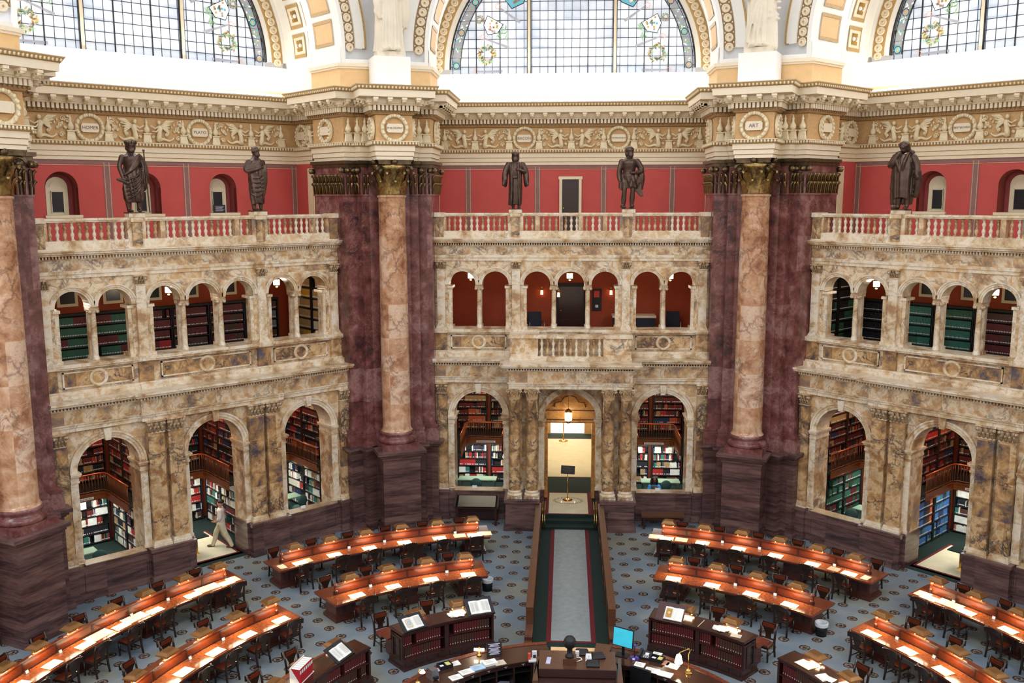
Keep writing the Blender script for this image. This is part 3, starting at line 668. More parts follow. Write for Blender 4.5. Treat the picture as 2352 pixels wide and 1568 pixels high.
def main_column():
    t = thing('monumental_column', '', 'column')
    b = MB(); b.box(-.68, .68, -.75, .35, 0, .14, 'plum'); b.box(-.64, .64, -.71, .35, .14, .24, 'plum'); b.box(-.6, .6, -.66, .35, .24, 2.5, 'plum'); b.box(-.63, .63, -.69, .35, 2.5, 2.56, 'plum')
    b.box(-.7, .7, -.73, .35, 2.6, 2.68, 'plum'); b.box(-.78, .78, -.8, .35, 2.68, 2.78, 'plum'); b.box(-.62, .62, -.67, .35, 2.56, 2.6, 'plum'); b.build('pedestal', t)
    b = MB(); b.box(-.6, .6, -.6, .45, 2.78, 2.96, 'oxblood'); b.lathe([(.0, 2.96), (.58, 2.96), (.6, 3.01), (.6, 3.06), (.56, 3.12), (.5, 3.14), (.49, 3.2), (.53, 3.23), (.54, 3.28), (.51, 3.33)], 'oxblood', 48); b.build('base', t)
    b = MB(); b.lathe([(.51, 3.33), (.47, 3.38), (.452, 3.45), (.45, 6.0), (.435, 8.5), (.415, 10.7), (.42, 10.72), (.455, 10.74), (.455, 10.78), (.42, 10.8), (.40, 10.83)], 'column', 48); b.build('shaft', t)
    b = MB(); capital(b, 10.83, 11.86, .41, .56, 'bronze_gold', 'bronze'); b.build('capital', t)
    return t
PIERS = [('far left', 67.5), ('left', 22.5), ('right', -22.5), ('far right', -67.5)]
PBM = pier_body().mesh('pier'); mc = None
for i, (nm, dg) in enumerate(PIERS):
    a = radians(dg); place(PBM, 'trim_3', a, 'oxblood marble pier with gilded leaf capitals on a plum stone base, %s' % nm)
    lb = 'tall pink tan marble column with bronze capital, %s' % {'far left': 'cut by the left edge of the photo', 'left': 'just left of the central bay', 'right': 'just right of the central bay', 'far right': 'beyond the right bay'}[nm]
    loc = (-14.6*sin(a), 14.6*cos(a), 0)
    if mc is None: mc = main_column(); mc.location = loc; mc.rotation_euler = (0, 0, a); mc['label'] = lb
    else: dup(mc, loc, a, lb)
# ================================================================ main entablature round bays and piers
def rot(p, a): return (p[0]*cos(a)-p[1]*sin(a), p[0]*sin(a)+p[1]*cos(a))
def pier_pts(simple):
    if simple: L = [l2p(4.47, -.62, 1), l2p(5.30, -.62, 1)]; L = [L[0], (-.56, L[0][1]+(L[0][0]+.56)*-tan(radians(22.5))*-1 if 0 else 15.29), (-.56, 14.02)]
    else: L = PL+[(-.56, 14.99), (-.56, 14.02)]
    return L+[(-x, y) for x, y in L[::-1]]
WALLP = [(-4.47, 16.2), (-5.15, 16.2), (-5.15, 18.55), (5.15, 18.55), (5.15, 16.2), (4.47, 16.2)]
def full(simple):
    out = []
    for seg, a in (('p', 67.5), ('b', 45), ('p', 22.5), ('b', 0), ('p', -22.5), ('b', -45), ('p', -67.5)):
        out += [rot(p, radians(a)) for p in (pier_pts(simple) if seg == 'p' else WALLP)]
    return out
FP, FS = full(False), full(True)
b = MB()
pr = [(-.3, 11.86), (0, 11.86), (0, 11.955), (.012, 11.975), (.03, 11.975), (.03, 12.10), (.042, 12.12), (.06, 12.12), (.06, 12.27), (.08, 12.28)]
b.sweep(FP, pr, ['plaster', 'plaster', 'gilt', 'plaster', 'plaster', 'gilt', 'plaster', 'plaster', 'gilt'])
b.sweep(FP, [(.08, 12.28), (.13, 12.31), (.13, 12.38), (.16, 12.39), (.16, 12.41), (0, 12.41)], ['gilt', 'antique', 'plaster', 'plaster', 'plaster'])
b.sweep(FP, [(0, 12.41), (0, 13.17)], 'ground')
b.sweep(FP, [(0, 13.17), (.05, 13.19), (.05, 13.23), (.12, 13.25)], 'antique')
b.sweep(FS, [(.0, 13.17), (.12, 13.25), (.12, 13.45), (.26, 13.45), (.26, 13.5), (.3, 13.5), (.3, 13.65), (.58, 13.66), (.58, 13.86), (.6, 13.86), (.62, 13.88), (.68, 13.98), (.7, 14.0), (.3, 14.03), (-.3, 14.03)],
        ['ground', 'antique', 'plaster', 'plaster', 'plaster', 'plaster', 'plaster', 'plaster', 'plaster', 'antique', 'gilt', 'plaster', 'white', 'white'])
def along(path, off, pitch, fn, minlen=.2):
    Q = offs(path, off)
    for i in range(len(Q)-1):
        A, B = Vector(Q[i]), Vector(Q[i+1]); od = Vector(path[i+1])-Vector(path[i]); ln = (B-A).length
        if ln < minlen or (B-A).dot(od) < 0: continue
        d = (B-A)/ln; n = max(1, int(round(ln/pitch))); ang = atan2(d.y, d.x)
        for q in range(n):
            c = A+d*(ln*(q+.5)/n); fn(Matrix.Translation((c.x, c.y, 0)) @ Matrix.Rotation(ang, 4, 'Z'), ln/n)
along(FS, .12, .125, lambda T, p: b.box(-p*.3, p*.3, -.1, 0, 13.30, 13.45, 'plaster', T))          # dentils
along(FS, .12, .125, lambda T, p: b.ball((0, -.03, 13.26), (.035, .04, .035), 'antique', 6, 4, T))
along(FP, .13, .1, lambda T, p: b.ball((0, -.01, 12.345), (.036, .03, .045), 'relief', 6, 4, T))     # egg moulding
along(FS, .64, .11, lambda T, p: b.ball((0, 0, 13.93), (.038, .03, .055), 'relief', 6, 4, T))
def modil(T, p):
    b.box(-.075, .075, -.26, 0, 13.58, 13.65, 'plaster', T); b.box(-.06, .06, -.2, 0, 13.50, 13.58, 'relief', T)
    b.tube([(-.06, -.2, 13.555), (.06, -.2, 13.555)], .045, 'relief', 8, T=T); b.tube([(-.06, -.06, 13.52), (.06, -.06, 13.52)], .06, 'relief', 8, T=T)
along(FS, .3, .46, modil, .6)
struct(b.build('trim_4'), 'ivory and gilt entablature with dentils and brackets running round bays and piers')
# ---- frieze relief
def medallion(b, T, r=.37):
    R = Matrix.Rotation(pi/2, 4, 'X')
    b.lathe([(r*.86, 0), (r*.86, .05), (r*.95, .085), (r*1.08, .085), (r*1.15, .05), (r*1.15, 0)], 'relief', 28, T=T @ R)
    for k in range(16):
        a = 2*pi*k/16; b.ball((r*cos(a), -.09, r*sin(a)), (.055, .035, .055), 'relief', 6, 4, T)
    w_, h_ = .25, .13; b.xz([(-w_, -h_+.03), (-w_+.03, -h_+.03), (-w_+.03, -h_), (w_-.03, -h_), (w_-.03, -h_+.03), (w_, -h_+.03), (w_, h_-.03), (w_-.03, h_-.03), (w_-.03, h_), (-w_+.03, h_), (-w_+.03, h_-.03), (-w_, h_-.03)], -.09, 0, 'plaster', T)
def candelabrum(b, T):
    b.frust(-.13, .13, -.1, 0, -.37, -.12, .03, 'relief', T); b.box(-.12, .12, -.11, 0, -.12, -.09, 'relief', T)
    b.lathe([(.03, -.09), (.09, -.04), (.095, .04), (.05, .12), (.03, .2), (.05, .23), (.03, .27), (.015, .34), (0, .36)], 'relief', 10, T=T @ Matrix.Translation((0, -.04, 0)))
def putto(b, T, s):
    X = lambda x: s*x
    b.tube([(X(.34), -.05, -.33), (X(.36), -.07, -.2), (X(.38), -.08, -.05), (X(.40), -.08, .08), (X(.38), -.08, .16)], [.06, .085, .07, .09, .05], 'relief', 8, T=T)
    b.ball((X(.37), -.1, .25), (.06, .06, .07), 'relief', 8, 6, T)
    b.tube([(X(.36), -.1, .13), (X(.24), -.11, .06), (X(.1), -.1, .14)], .025, 'relief', 6, T=T); b.tube([(X(.37), -.1, .08), (X(.27), -.11, -.04), (X(.13), -.1, -.02)], .024, 'relief', 6, T=T)
    for k in range(6):        # wing feathers
        f = k/5; b.tube([(X(.44), -.06, .12), (X(.56+.12*f), -.05, .2-.25*f), (X(.62+.2*(1-f)), -.03, .3-.5*f)], [.03, .045, .02], 'relief', 5, T=T)
    b.xz([(X(.42), .14), (X(.6), .1), (X(.88), .33), (X(.62), .33)] if s > 0 else [(X(.42), .14), (X(.6), .1), (X(.88), .33), (X(.62), .33)], -.03, 0, 'relief', T)
    pts = [(X(.34+.5*q/12), -.04, -.31+.05*sin(q*.5)+.12*(q/12)**2) for q in range(13)]; b.tube(pts, [.06-.003*q for q in range(13)], 'relief', 6, T=T)
    for cx_, cz_, r in ((.98, -.22, .08), (.62, -.12, .06), (.95, .05, .07)):
        pts = [(X(cx_+r*(1-q/20)*cos(q*.55)), -.04, cz_+r*(1-q/20)*sin(q*.55)) for q in range(18)]; b.tube(pts, .018, 'relief', 5, T=T); b.ball((X(cx_), -.05, cz_), .035, 'relief', 6, 4, T)
    for k in range(5):
        b.ball((X(.8+.07*k), -.02, .12+.09*sin(k*2.1)), (.03, .02, .045), 'relief', 5, 4, T)
def frieze_mesh():
    b = MB()
    def T(u): return Matrix.Translation((u, 18.53, 12.79))
    for u in (-1.68, 1.68): medallion(b, T(u))
    for u in (-4.55, -3.45, -2.22, -1.15, 0, 1.15, 2.22, 3.45, 4.55): candelabrum(b, T(u))
    for c in (-3.45, 0, 3.45):
        for s in (-1, 1): putto(b, T(c), s)
    for c in (-3.45, 0, 3.45, -1.68, 1.68):
        for s in (-1, 1):
            if abs(c) == 1.68: sp_ = [(.62, .18, .07), (.68, -.02, .05), (.6, .3, .04)]
            else: sp_ = [(1.02, .24, .08), (.2, -.2, .05), (.88, -.02, .05), (.78, .28, .045)]
            for (dx, dz, r_) in sp_:
                b.tube([(c+s*(dx+r_*(1-q/16)*cos(q*.6)), 18.5, 12.79+dz+r_*(1-q/16)*sin(q*.6)) for q in range(14)], .016, 'relief', 5); b.ball((c+s*dx, 18.5, 12.79+dz), (.026, .03, .026), 'relief', 6, 4)
    for s in (-1, 1):       # side walls: half wreath at the corner, figures, wreath on the pier face
        S = Matrix.Translation((s*5.13, 0, 12.79)) @ Matrix.Rotation(-s*pi/2, 4, 'Z')
        for y in (18.05,): medallion(b, Matrix.Translation((s*5.13, y, 12.79)) @ Matrix.Rotation(-s*pi/2, 4, 'Z'), .34)
        for y in (17.0,):
            TT = Matrix.Translation((s*5.13, y, 12.79)) @ Matrix.Rotation(-s*pi/2, 4, 'Z'); candelabrum(b, TT)
            putto(b, TT, 1); putto(b, TT, -1)
        medallion(b, Matrix.Translation((s*4.45, 15.35, 12.79)) @ Matrix.Rotation(-s*pi/2, 4, 'Z'), .33)
    return b.mesh('frieze')
FM = frieze_mesh()
WORDS = {'center': ('BACON', 'MICHELANGELO'), 'left': ('HOMER', 'PLATO'), 'right': ('BEETHOVEN', '')}
for bn, ang in BAYS:
    o = place(FM, 'trim_5', ang, 'gilded plaster frieze of winged figures, wreaths and scrolls in the %s bay' % BT[bn])
    for s, wd in zip((-1, 1), WORDS[bn]):
        if wd: text(wd, .135 if len(wd) < 7 else (.085 if len(wd) < 11 else .065), 'ink', o, (s*1.68, 18.53-.093, 12.79), (pi/2, 0, 0))
def pier_frieze():
    b = MB()
    medallion(b, Matrix.Translation((0, 14.0, 12.79)))
    for s in (-1, 1):
        medallion(b, Matrix.Translation((s*.575, 14.45, 12.79)) @ Matrix.Rotation(s*pi/2, 4, 'Z'), .3)
        for p, a in (((-.98, 14.92), 22.5), ((-.76, 14.86), 22.5), ((-1.25, 14.98), 22.5)):
            candelabrum(b, Matrix.Translation((s*p[0]*-1 if 0 else (p[0] if s < 0 else -p[0]), p[1], 12.79)) @ Matrix.Rotation(radians(a)*(-s), 4, 'Z'))
    return b.mesh('frieze')
PF = pier_frieze()
for nm, dg in PIERS:
    a = radians(dg); o = place(PF, 'trim_6', a, 'carved wreath and candelabra on the %s pier entablature' % nm)
    wd = {'left': 'PHILOSOPHY', 'right': 'ART'}.get(nm)
    if wd: text(wd, .08 if len(wd) > 5 else .15, 'ink', o, (0, 14.0-.093, 12.79), (pi/2, 0, 0))
# ================================================================ red gallery wall, upper shell
def upper(center):
    b = MB(); Y = 18.6
    niches = [] if center else [(-2.56, .46), (-.09, .46), (2.44, .46)]
    # gallery floor
    b.box(-5.15, 5.15, 15.3, 18.9, 9.2, 9.37, 'cream')
    if center:
        b.box(-5.15, -.37, Y, Y+.2, 9.37, 11.86, 'red'); b.box(.33, 5.15, Y, Y+.2, 9.37, 11.86, 'red'); b.box(-.37, .33, Y, Y+.2, 11.28, 11.86, 'red')
    else:
        x = -5.15
        for c, hw in niches:
            b.box(x, c-hw, Y, Y+.2, 9.37, 11.86, 'red'); b.box(c-hw, c+hw, Y, Y+.2, 9.37, 10.22, 'red'); x = c+hw
            p = archpts(c, hw, 11.05, 16)
            for i in range(16):
                (xa, za), (xb, zb) = p[i], p[i+1]
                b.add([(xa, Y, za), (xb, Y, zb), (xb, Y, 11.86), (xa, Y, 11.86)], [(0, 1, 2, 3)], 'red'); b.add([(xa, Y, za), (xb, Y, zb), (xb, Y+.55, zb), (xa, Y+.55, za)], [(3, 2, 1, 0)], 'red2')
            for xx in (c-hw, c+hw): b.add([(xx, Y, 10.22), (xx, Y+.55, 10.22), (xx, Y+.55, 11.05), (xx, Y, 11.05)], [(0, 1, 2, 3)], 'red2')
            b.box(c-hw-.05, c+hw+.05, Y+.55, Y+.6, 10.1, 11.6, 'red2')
            # window frame inside the niche
            b.box(c-.31, c+.31, Y+.5, Y+.55, 10.24, 11.05, 'cream'); ring(b, c, 11.05, .0, .31, Y+.5, Y+.55, 'cream', 14); ring(b, c, 11.05, .17, .2, Y+.485, Y+.5, 'plaster', 14)
            b.box(c-.16, c+.16, Y+.47, Y+.5, 10.33, 10.92, 'dark'); b.box(c-.18, c-.16, Y+.45, Y+.5, 10.3, 10.94, 'cream'); b.box(c+.16, c+.18, Y+.45, Y+.5, 10.3, 10.94, 'cream'); b.box(c-.18, c+.18, Y+.45, Y+.5, 10.92, 10.95, 'cream'); b.box(c-.16, c+.16, Y+.46, Y+.475, 10.63, 10.65, 'black')
            b.box(c-hw-.06, c+hw+.06, Y-.1, Y+.55, 10.16, 10.24, 'cream'); b.box(c-hw-.03, c+hw+.03, Y-.06, Y, 10.1, 10.16, 'cream')
        b.box(x, 5.15, Y, Y+.2, 9.37, 11.86, 'red')
    for u in ((-5.0, -3.72, -1.21, 1.17, 3.62, 5.0) if center else (-5.05, -3.72, -1.24, 1.22, 3.72, 5.05)):
        b.box(u-.11, u+.11, Y-.012, Y, 9.37, 11.86, 'stripe')
        for s in (-.075, .075): b.box(u+s-.01, u+s+.01, Y-.018, Y, 9.37, 11.8, 'line')
    b.box(-5.15, 5.15, Y-.013, Y, 11.74, 11.86, 'stripe'); b.box(-5.15, 5.15, Y-.019, Y, 11.70, 11.72, 'line')
    for s in (-1, 1):        # side walls with cream door case next to the pier
        x0, x1 = sorted((s*5.15, s*5.35)); b.box(x0, x1, 16.2, 18.8, 9.37, 11.86, 'red'); x0, x1 = sorted((s*5.09, s*5.15))
        b.box(x0, x1, 16.2, 17.75, 9.37, 11.7, 'cream'); x0, x1 = sorted((s*5.07, s*5.12)); b.box(x0, x1, 16.55, 17.45, 9.37, 11.25, 'cream'); x0, x1 = sorted((s*5.05, s*5.1)); b.box(x0, x1, 16.65, 17.35, 9.37, 11.15, 'tan')
        x0, x1 = sorted((s*4.47, s*5.2)); b.box(x0, x1, 16.2, 16.3, 9.37, 11.86, 'cream')
        x0, x1 = sorted((s*5.04, s*5.16)); b.box(x0, x1, 16.75, 17.3, 11.95, 12.2, 'dark')      # vent
    return b
UC, US = upper(True).mesh('gallery'), upper(False).mesh('gallery')
for bn, ang in BAYS: place(UC if bn == 'center' else US, 'wall_'+bn, ang, 'red painted gallery wall with taupe stripes in the %s bay' % BT[bn])
# central gallery door
b = MB(); b.box(-.42, -.32, -.05, .05, 0, 1.98, 'cream'); b.box(.28, .38, -.05, .05, 0, 1.98, 'cream'); b.box(-.45, .41, -.06, .05, 1.98, 2.08, 'cream'); b.box(-.32, .28, .0, .06, 0, 1.98, 'shelf_brown')
for z in (.25, 1.15): b.box(-.24, .2, -.015, .0, z, z+.7, 'shelf_brown')
o = b.build('door_1', loc=(0, 18.58, 9.37)); struct(o, 'dark wooden door in a cream frame on the red gallery'); bb = MB(); bb.ball((-.27, -.04, .95), .03, 'brass'); bb.build('door_handle', o)
# small dark notice board on the left gallery
t = thing('notice_sign', 'small black notice standing on the sill of the left gallery window', 'sign', bp('left', 2.28, 3.62, 10.24), pi/4)
b = MB(); b.box(-.2, .2, -.02, .02, 0, .26, 'sign_dark'); b.build('panel', t); b = MB()
for k in range(5): b.box(-.15+.02*(k % 2), .15-.03*(k % 3), -.024, -.02, .2-.035*k, .212-.035*k, 'tape_white')
b.build('lettering', t)
ZC = 15.26
def shell():
    b = MB()
    # tan stage above the cornice and white sill slope
    b.box(-5.15, 5.15, 18.9, 19.1, 13.9, 14.28, 'tan'); b.box(-5.2, 5.2, 18.95, 19.2, 14.28, 15.09, 'white'); b.box(-5.2, 5.2, 18.88, 19.3, 15.0, 15.09, 'white')
    for s in (-1, 1):
        x0, x1 = sorted((s*5.1, s*5.3)); b.box(x0, x1, 16.2, 19.2, 13.9, ZC, 'white')
        x0, x1 = sorted((s*4.5, s*5.3)); b.box(x0, x1, 16.18, 16.3, 13.9, ZC, 'white')
    # front arch: soffit with tan panels
    def barrel(r, y0, y1, m, n=48):
        for i in range(n):
            a, c = pi*i/n, pi*(i+1)/n
            b.add([(r*cos(a), y0, ZC+r*sin(a)), (r*cos(c), y0, ZC+r*sin(c)), (r*cos(c), y1, ZC+r*sin(c)), (r*cos(a), y1, ZC+r*sin(a))], [(0, 1, 2, 3)], m)
    def panel(r, a, da, y0, y1, m, dep, mr=None, bead=False):
        q = 4
        P = lambda rr, t_, y: (rr*cos(t_), y, ZC+rr*sin(t_))
        for i in range(q):
            t0, t1 = a-da+2*da*i/q, a-da+2*da*(i+1)/q
            b.add([P(r-dep, t0, y0), P(r-dep, t1, y0), P(r-dep, t1, y1), P(r-dep, t0, y1)], [(0, 1, 2, 3)], m)
        if mr:
            for (ya, yb) in ((y0-.05, y0), (y1, y1+.05)):
                for i in range(q):
                    t0, t1 = a-da-.01+2*(da+.01)*i/q, a-da-.01+2*(da+.01)*(i+1)/q
                    b.add([P(r-.03, t0, ya), P(r-.03, t1, ya), P(r-.03, t1, yb), P(r-.03, t0, yb)], [(0, 1, 2, 3)], mr)
            for t_ in (a-da, a+da):
                b.add([P(r-.03, t_-.011, y0-.05), P(r-.03, t_+.011, y0-.05), P(r-.03, t_+.011, y1+.05), P(r-.03, t_-.011, y1+.05)], [(0, 1, 2, 3)], mr)
    ring(b, 0, ZC, 4.5, 4.62, 14.38, 14.5, 'white', 64); ring(b, 0, ZC, 4.62, 4.98, 14.43, 14.5, 'antique', 64); ring(b, 0, ZC, 4.98, 5.3, 14.36, 14.5, 'white', 64); ring(b, 0, ZC, 5.3, 5.36, 14.34, 14.5, 'gilt', 64)
    n = 52
    for i in range(n+1):                                    # rosettes on the archivolt
        a = pi*i/n; c = (4.8*cos(a), 14.42, ZC+4.8*sin(a)); T = Matrix.Translation(c) @ Matrix.Rotation(pi/2, 4, 'X')
        b.lathe([(0, .05), (.04, .045), (.05, .01), (.085, .01), (.095, .03), (.125, .03), (.135, 0)], 'plaster', 12, T=T)
        b.ball((c[0], 14.37, c[2]), .03, 'gilt', 6, 4)
    for i in range(n):
        a = pi*(i+.5)/n
        for dr in (-.13, .13): b.ball(((4.8+dr)*cos(a), 14.42, ZC+(4.8+dr)*sin(a)), (.03, .02, .03), 'plaster', 5, 4)
    barrel(4.5, 14.4, 16.2, 'white'); barrel(5.1, 16.2, 19.15, 'white')
    ring(b, 0, ZC, 4.5, 5.2, 16.18, 16.3, 'white', 64)
    for s in (-1, 1): b.add([(s*4.5, 14.4, 14.78), (s*4.5, 16.2, 14.78), (s*4.5, 16.2, ZC), (s*4.5, 14.4, ZC)], [(0, 1, 2, 3)], 'white'); x0, x1 = sorted((s*4.5, s*4.62)); b.box(x0, x1, 14.38, 14.5, 14.78, ZC, 'white')
    for i in range(15):
        a = pi*(i+.5)/15; panel(4.5, a, .075, 14.85, 15.85, 'tan', .012, 'gilt')
    for i in range(17):
        a = pi*(i+.5)/17
        for yc in (16.9, 17.9):
            panel(5.1, a, .065, yc-.34, yc+.34, 'plaster', .02, 'gilt'); panel(5.1, a, .035, yc-.17, yc+.17, 'brass', .035)
            for k in (-.1, .1): b.ball((5.05*cos(a), yc+k, ZC+5.05*sin(a)), .07, 'white', 8, 5)
            b.ball((5.03*cos(a), yc, ZC+5.03*sin(a)), .055, 'gilt', 8, 5)
    # inner archivolt round the window
    ring(b, 0, ZC, 4.36, 4.58, 18.98, 19.12, 'white', 64); ring(b, 0, ZC, 4.58, 4.98, 18.96, 19.12, 'gilt', 64); ring(b, 0, ZC, 4.98, 5.15, 18.9, 19.12, 'white', 64)
    for i in range(57):
        a = pi*i/56; c = (4.78*cos(a), 18.95, ZC+4.78*sin(a)); T = Matrix.Translation(c) @ Matrix.Rotation(pi/2, 4, 'X')
        b.lathe([(0, .05), (.04, .045), (.05, .01), (.08, .01), (.1, .035), (.13, .03), (.14, 0)], 'plaster', 10, T=T); b.ball((c[0], 18.9, c[2]), .035, 'gilt', 6, 4)
    # spandrel wall with the arch cut out
    nn = 32
    for i in range(nn):
        a, c = pi*i/nn, pi*(i+1)/nn
        def out(t_):
            k = min(6.05/max(1e-6, abs(cos(t_))), 6.4/max(1e-6, sin(t_))); return (k*cos(t_), 14.5, ZC+k*sin(t_))
        b.add([(5.3*cos(a), 14.5, ZC+5.3*sin(a)), out(a), out(c), (5.3*cos(c), 14.5, ZC+5.3*sin(c))], [(0, 1, 2, 3)], 'shaded_plaster')
    for s in (-1, 1): x0, x1 = sorted((s*4.6, s*6.03)); b.box(x0, x1, 14.5, 14.6, 14.7, ZC, 'shaded_plaster')
    return b
SH = shell().mesh('vault')
for bn, ang in BAYS: place(SH, 'ceiling', ang, 'white coffered vault with gilt rosettes round the %s lunette' % BT[bn])
# tan stage, impost and white statue plinth over each pier
b = MB(); base = [l2p(4.47, 1.2, 1), l2p(4.47, -.52, 1), (-.95, 15.05), (.95, 15.05), (-l2p(4.47, -.52, 1)[0], l2p(4.47, -.52, 1)[1]), (-l2p(4.47, 1.2, 1)[0], l2p(4.47, 1.2, 1)[1])]
b.prism(base, 14.0, 14.66, 'tan'); b.prism(offs(base, .05), 14.62, 14.68, 'plaster'); b.prism(offs(base, .1), 14.68, 14.78, 'plaster'); b.prism(offs(base, .02), 14.78, 14.9, 'white')
PS = b.mesh('stage')
for nm, dg in PIERS: place(PS, 'trim_7', radians(dg), 'tan plaster stage under the great arches on the %s pier' % nm)
# ================================================================ lunette windows
def window_mesh():
    # glass with procedural cames and soft clouding
    m, t, bs = nodes('leaded_glass'); L = t.links.new
    tc = N(t, 'ShaderNodeTexCoord'); sp = N(t, 'ShaderNodeSeparateXYZ'); L(tc.outputs['Object'], sp.inputs[0])
    n = N(t, 'ShaderNodeTexNoise'); n.inputs['Scale'].default_value = .9; n.inputs['Detail'].default_value = 2; L(tc.outputs['Object'], n.inputs['Vector'])
    vo = N(t, 'ShaderNodeTexWhiteNoise', noise_dimensions='3D')
    mp = N(t, 'ShaderNodeVectorMath', operation='MULTIPLY'); mp.inputs[1].default_value = (1/.286, 0, 1/.32); fl = N(t, 'ShaderNodeVectorMath', operation='FLOOR')
    ad = N(t, 'ShaderNodeVectorMath', operation='ADD'); ad.inputs[1].default_value = (.5*.0, 0, -(15.09 % .32)); L(tc.outputs['Object'], ad.inputs[0]); L(ad.outputs[0], mp.inputs[0]); L(mp.outputs[0], fl.inputs[0]); L(fl.outputs[0], vo.inputs[0])
    r = ramp(t, [(.35, '9aa6bc'), (.5, 'c6ccd8'), (.65, 'dcdee2')]); L(n.outputs[0], r.inputs[0])
    mz = N(t, 'ShaderNodeMapRange'); L(sp.outputs[2], mz.inputs[0]); mz.inputs[1].default_value = 15.1; mz.inputs[2].default_value = 16.0; mz.inputs[3].default_value = .62; mz.inputs[4].default_value = 1
    mw = N(t, 'ShaderNodeMapRange'); L(vo.outputs[0], mw.inputs[0]); mw.inputs[3].default_value = .8; mw.inputs[4].default_value = 1.0
    mm = N(t, 'ShaderNodeMath', operation='MULTIPLY'); L(mz.outputs[0], mm.inputs[0]); L(mw.outputs[0], mm.inputs[1]); m3 = N(t, 'ShaderNodeMath', operation='MULTIPLY'); L(mm.outputs[0], m3.inputs[0]); m3.inputs[1].default_value = 1.0
    L(r.outputs[0], bs.inputs['Emission Color']); L(m3.outputs[0], bs.inputs['Emission Strength']); bs.inputs['Base Color'].default_value = (.6, .65, .7, 1); bs.inputs['Roughness'].default_value = .2
    M['glass'] = m; bs.inputs['Specular IOR Level'].default_value = .1
    for k, c, e in (('sg_green', '8fae88', .55), ('sg_blue', '5fa8bc', .6), ('sg_gold', 'b89a58', .6), ('sg_pink', 'd8a79a', .7), ('sg_white', 'f0f0ec', .9), ('sg_brown', '8a7450', .45), ('sg_grey', '9a98a0', .55)):
        M[k] = plain(k, c, .3, emis=(rgb(c)[:3], e))
    M['lead'] = plain('lead_came', '23272c', .5, .3)
    g = MB(); gl = [(4.4*cos(pi*i/48), ZC+4.4*sin(pi*i/48)) for i in range(49)]+[(-4.4, 15.09), (4.4, 15.09)]; g.xz(gl, 19.10, 19.12, 'glass')
    c = MB(); Y0, Y1 = 19.05, 19.1
    def hx(z): return sqrt(max(0, 4.4**2-max(0, z-ZC)**2))
    x = -4.29
    xs = [-4.29+.286*k for k in range(31)]
    for i, x in enumerate(xs):
        if abs(x) > 4.38: continue
        zt = ZC+sqrt(4.4**2-x*x); thick = .03 if abs(abs(x)-2.6) < .1 or abs(abs(x)-3.46) < .1 or abs(abs(x)-.6) < .1 else .014
        c.box(x-thick/2, x+thick/2, Y0 if thick > .02 else Y0+.03, Y1, 15.09, zt, 'lead')
    z = 15.36
    while z < 19.6: h = hx(z); c.box(-h, h, Y0+.02, Y1, z-.008, z+.008, 'lead'); z += .32
    f = MB()
    for x in (-1.53, 1.53): zt = ZC+sqrt(4.4**2-x*x); f.box(x-.05, x+.05, 18.98, 19.12, 15.09, zt, 'plaster'); c.box(x-.075, x-.05, 19.0, 19.1, 15.09, zt, 'lead'); c.box(x+.05, x+.075, 19.0, 19.1, 15.09, zt, 'lead')
    f2 = MB(); ring(f2, 0, ZC, 4.36, 4.40, 18.97, 19.1, 'lead', 64); ring(f2, 0, ZC, 4.30, 4.315, 19.03, 19.1, 'lead', 64); ring(f2, 0, ZC, 4.0, 4.02, 19.03, 19.1, 'lead', 64)
    g2 = MB(); rn = random.Random(8)     # stained garland border
    ring(g2, 0, ZC, 4.02, 4.31, 19.07, 19.1, 'sg_grey', 64)
    for i in range(420):
        a = pi*rn.random(); r = 4.16+rn.uniform(-.12, .12); k = rn.choice(['sg_green']*5+['sg_grey', 'sg_white', 'sg_white', 'sg_white', 'sg_blue']); s = rn.uniform(.03, .07); T = Matrix.Translation((r*cos(a), 19.06, ZC+r*sin(a))) @ Matrix.Rotation(rn.random()*6, 4, 'Y')
        g2.xz([(-s, 0), (0, s*.4), (s, 0), (0, -s*.4)], 0, .01, k, T)
    for i in range(12):
        a = pi*(i+.08)/11.2
        if a > pi: continue
        T = Matrix.Translation((4.16*cos(a), 19.06, ZC+4.16*sin(a))) @ Matrix.Rotation(pi/2, 4, 'X'); g2.lathe([(0, .02), (.05, .02)], 'sg_gold', 14, T=T); g2.lathe([(.05, .021), (.1, .021)], 'sg_blue' if i % 2 else 'sg_grey', 14, T=T); g2.lathe([(.1, .022), (.12, .022)], 'lead', 14, T=T)
    # wreaths, shields, torches hanging down each side
    def wreath(x, z, r):
        for k in range(64):
            a = 2*pi*k/64+rn.random()*.2; q = r*rn.uniform(.62, 1.25); T = Matrix.Translation((x+q*cos(a), 19.05, z+q*sin(a))) @ Matrix.Rotation(rn.random()*6, 4, 'Y'); s = r*.3
            g2.xz([(-s, 0), (0, s*.35), (s, 0), (0, -s*.35)], 0, .01, rn.choice(['sg_brown', 'sg_green', 'sg_gold', 'sg_grey']), T)
    def shield(x, z, s, ta, cols):
        T = Matrix.Translation((x, 19.04, z)) @ Matrix.Rotation(ta, 4, 'Y'); g2.xz([(-s, s*.8), (s, s*.8), (s*.9, -s*.3), (0, -s), (-s*.9, -s*.3)], 0, .015, 'lead', T); s2 = s*.92
        g2.xz([(-s2, s2*.8), (s2, s2*.8), (s2*.9, -s2*.3), (0, -s2), (-s2*.9, -s2*.3)], -.004, .0, cols[0], T)
        for k in range(14):
            px, pz = rn.uniform(-.6, .6)*s, rn.uniform(-.5, .6)*s; w_ = s*.16; g2.xz([(px-w_, pz), (px, pz+w_), (px+w_, pz), (px, pz-w_)], -.008, -.004, rn.choice(cols[1:]), T)
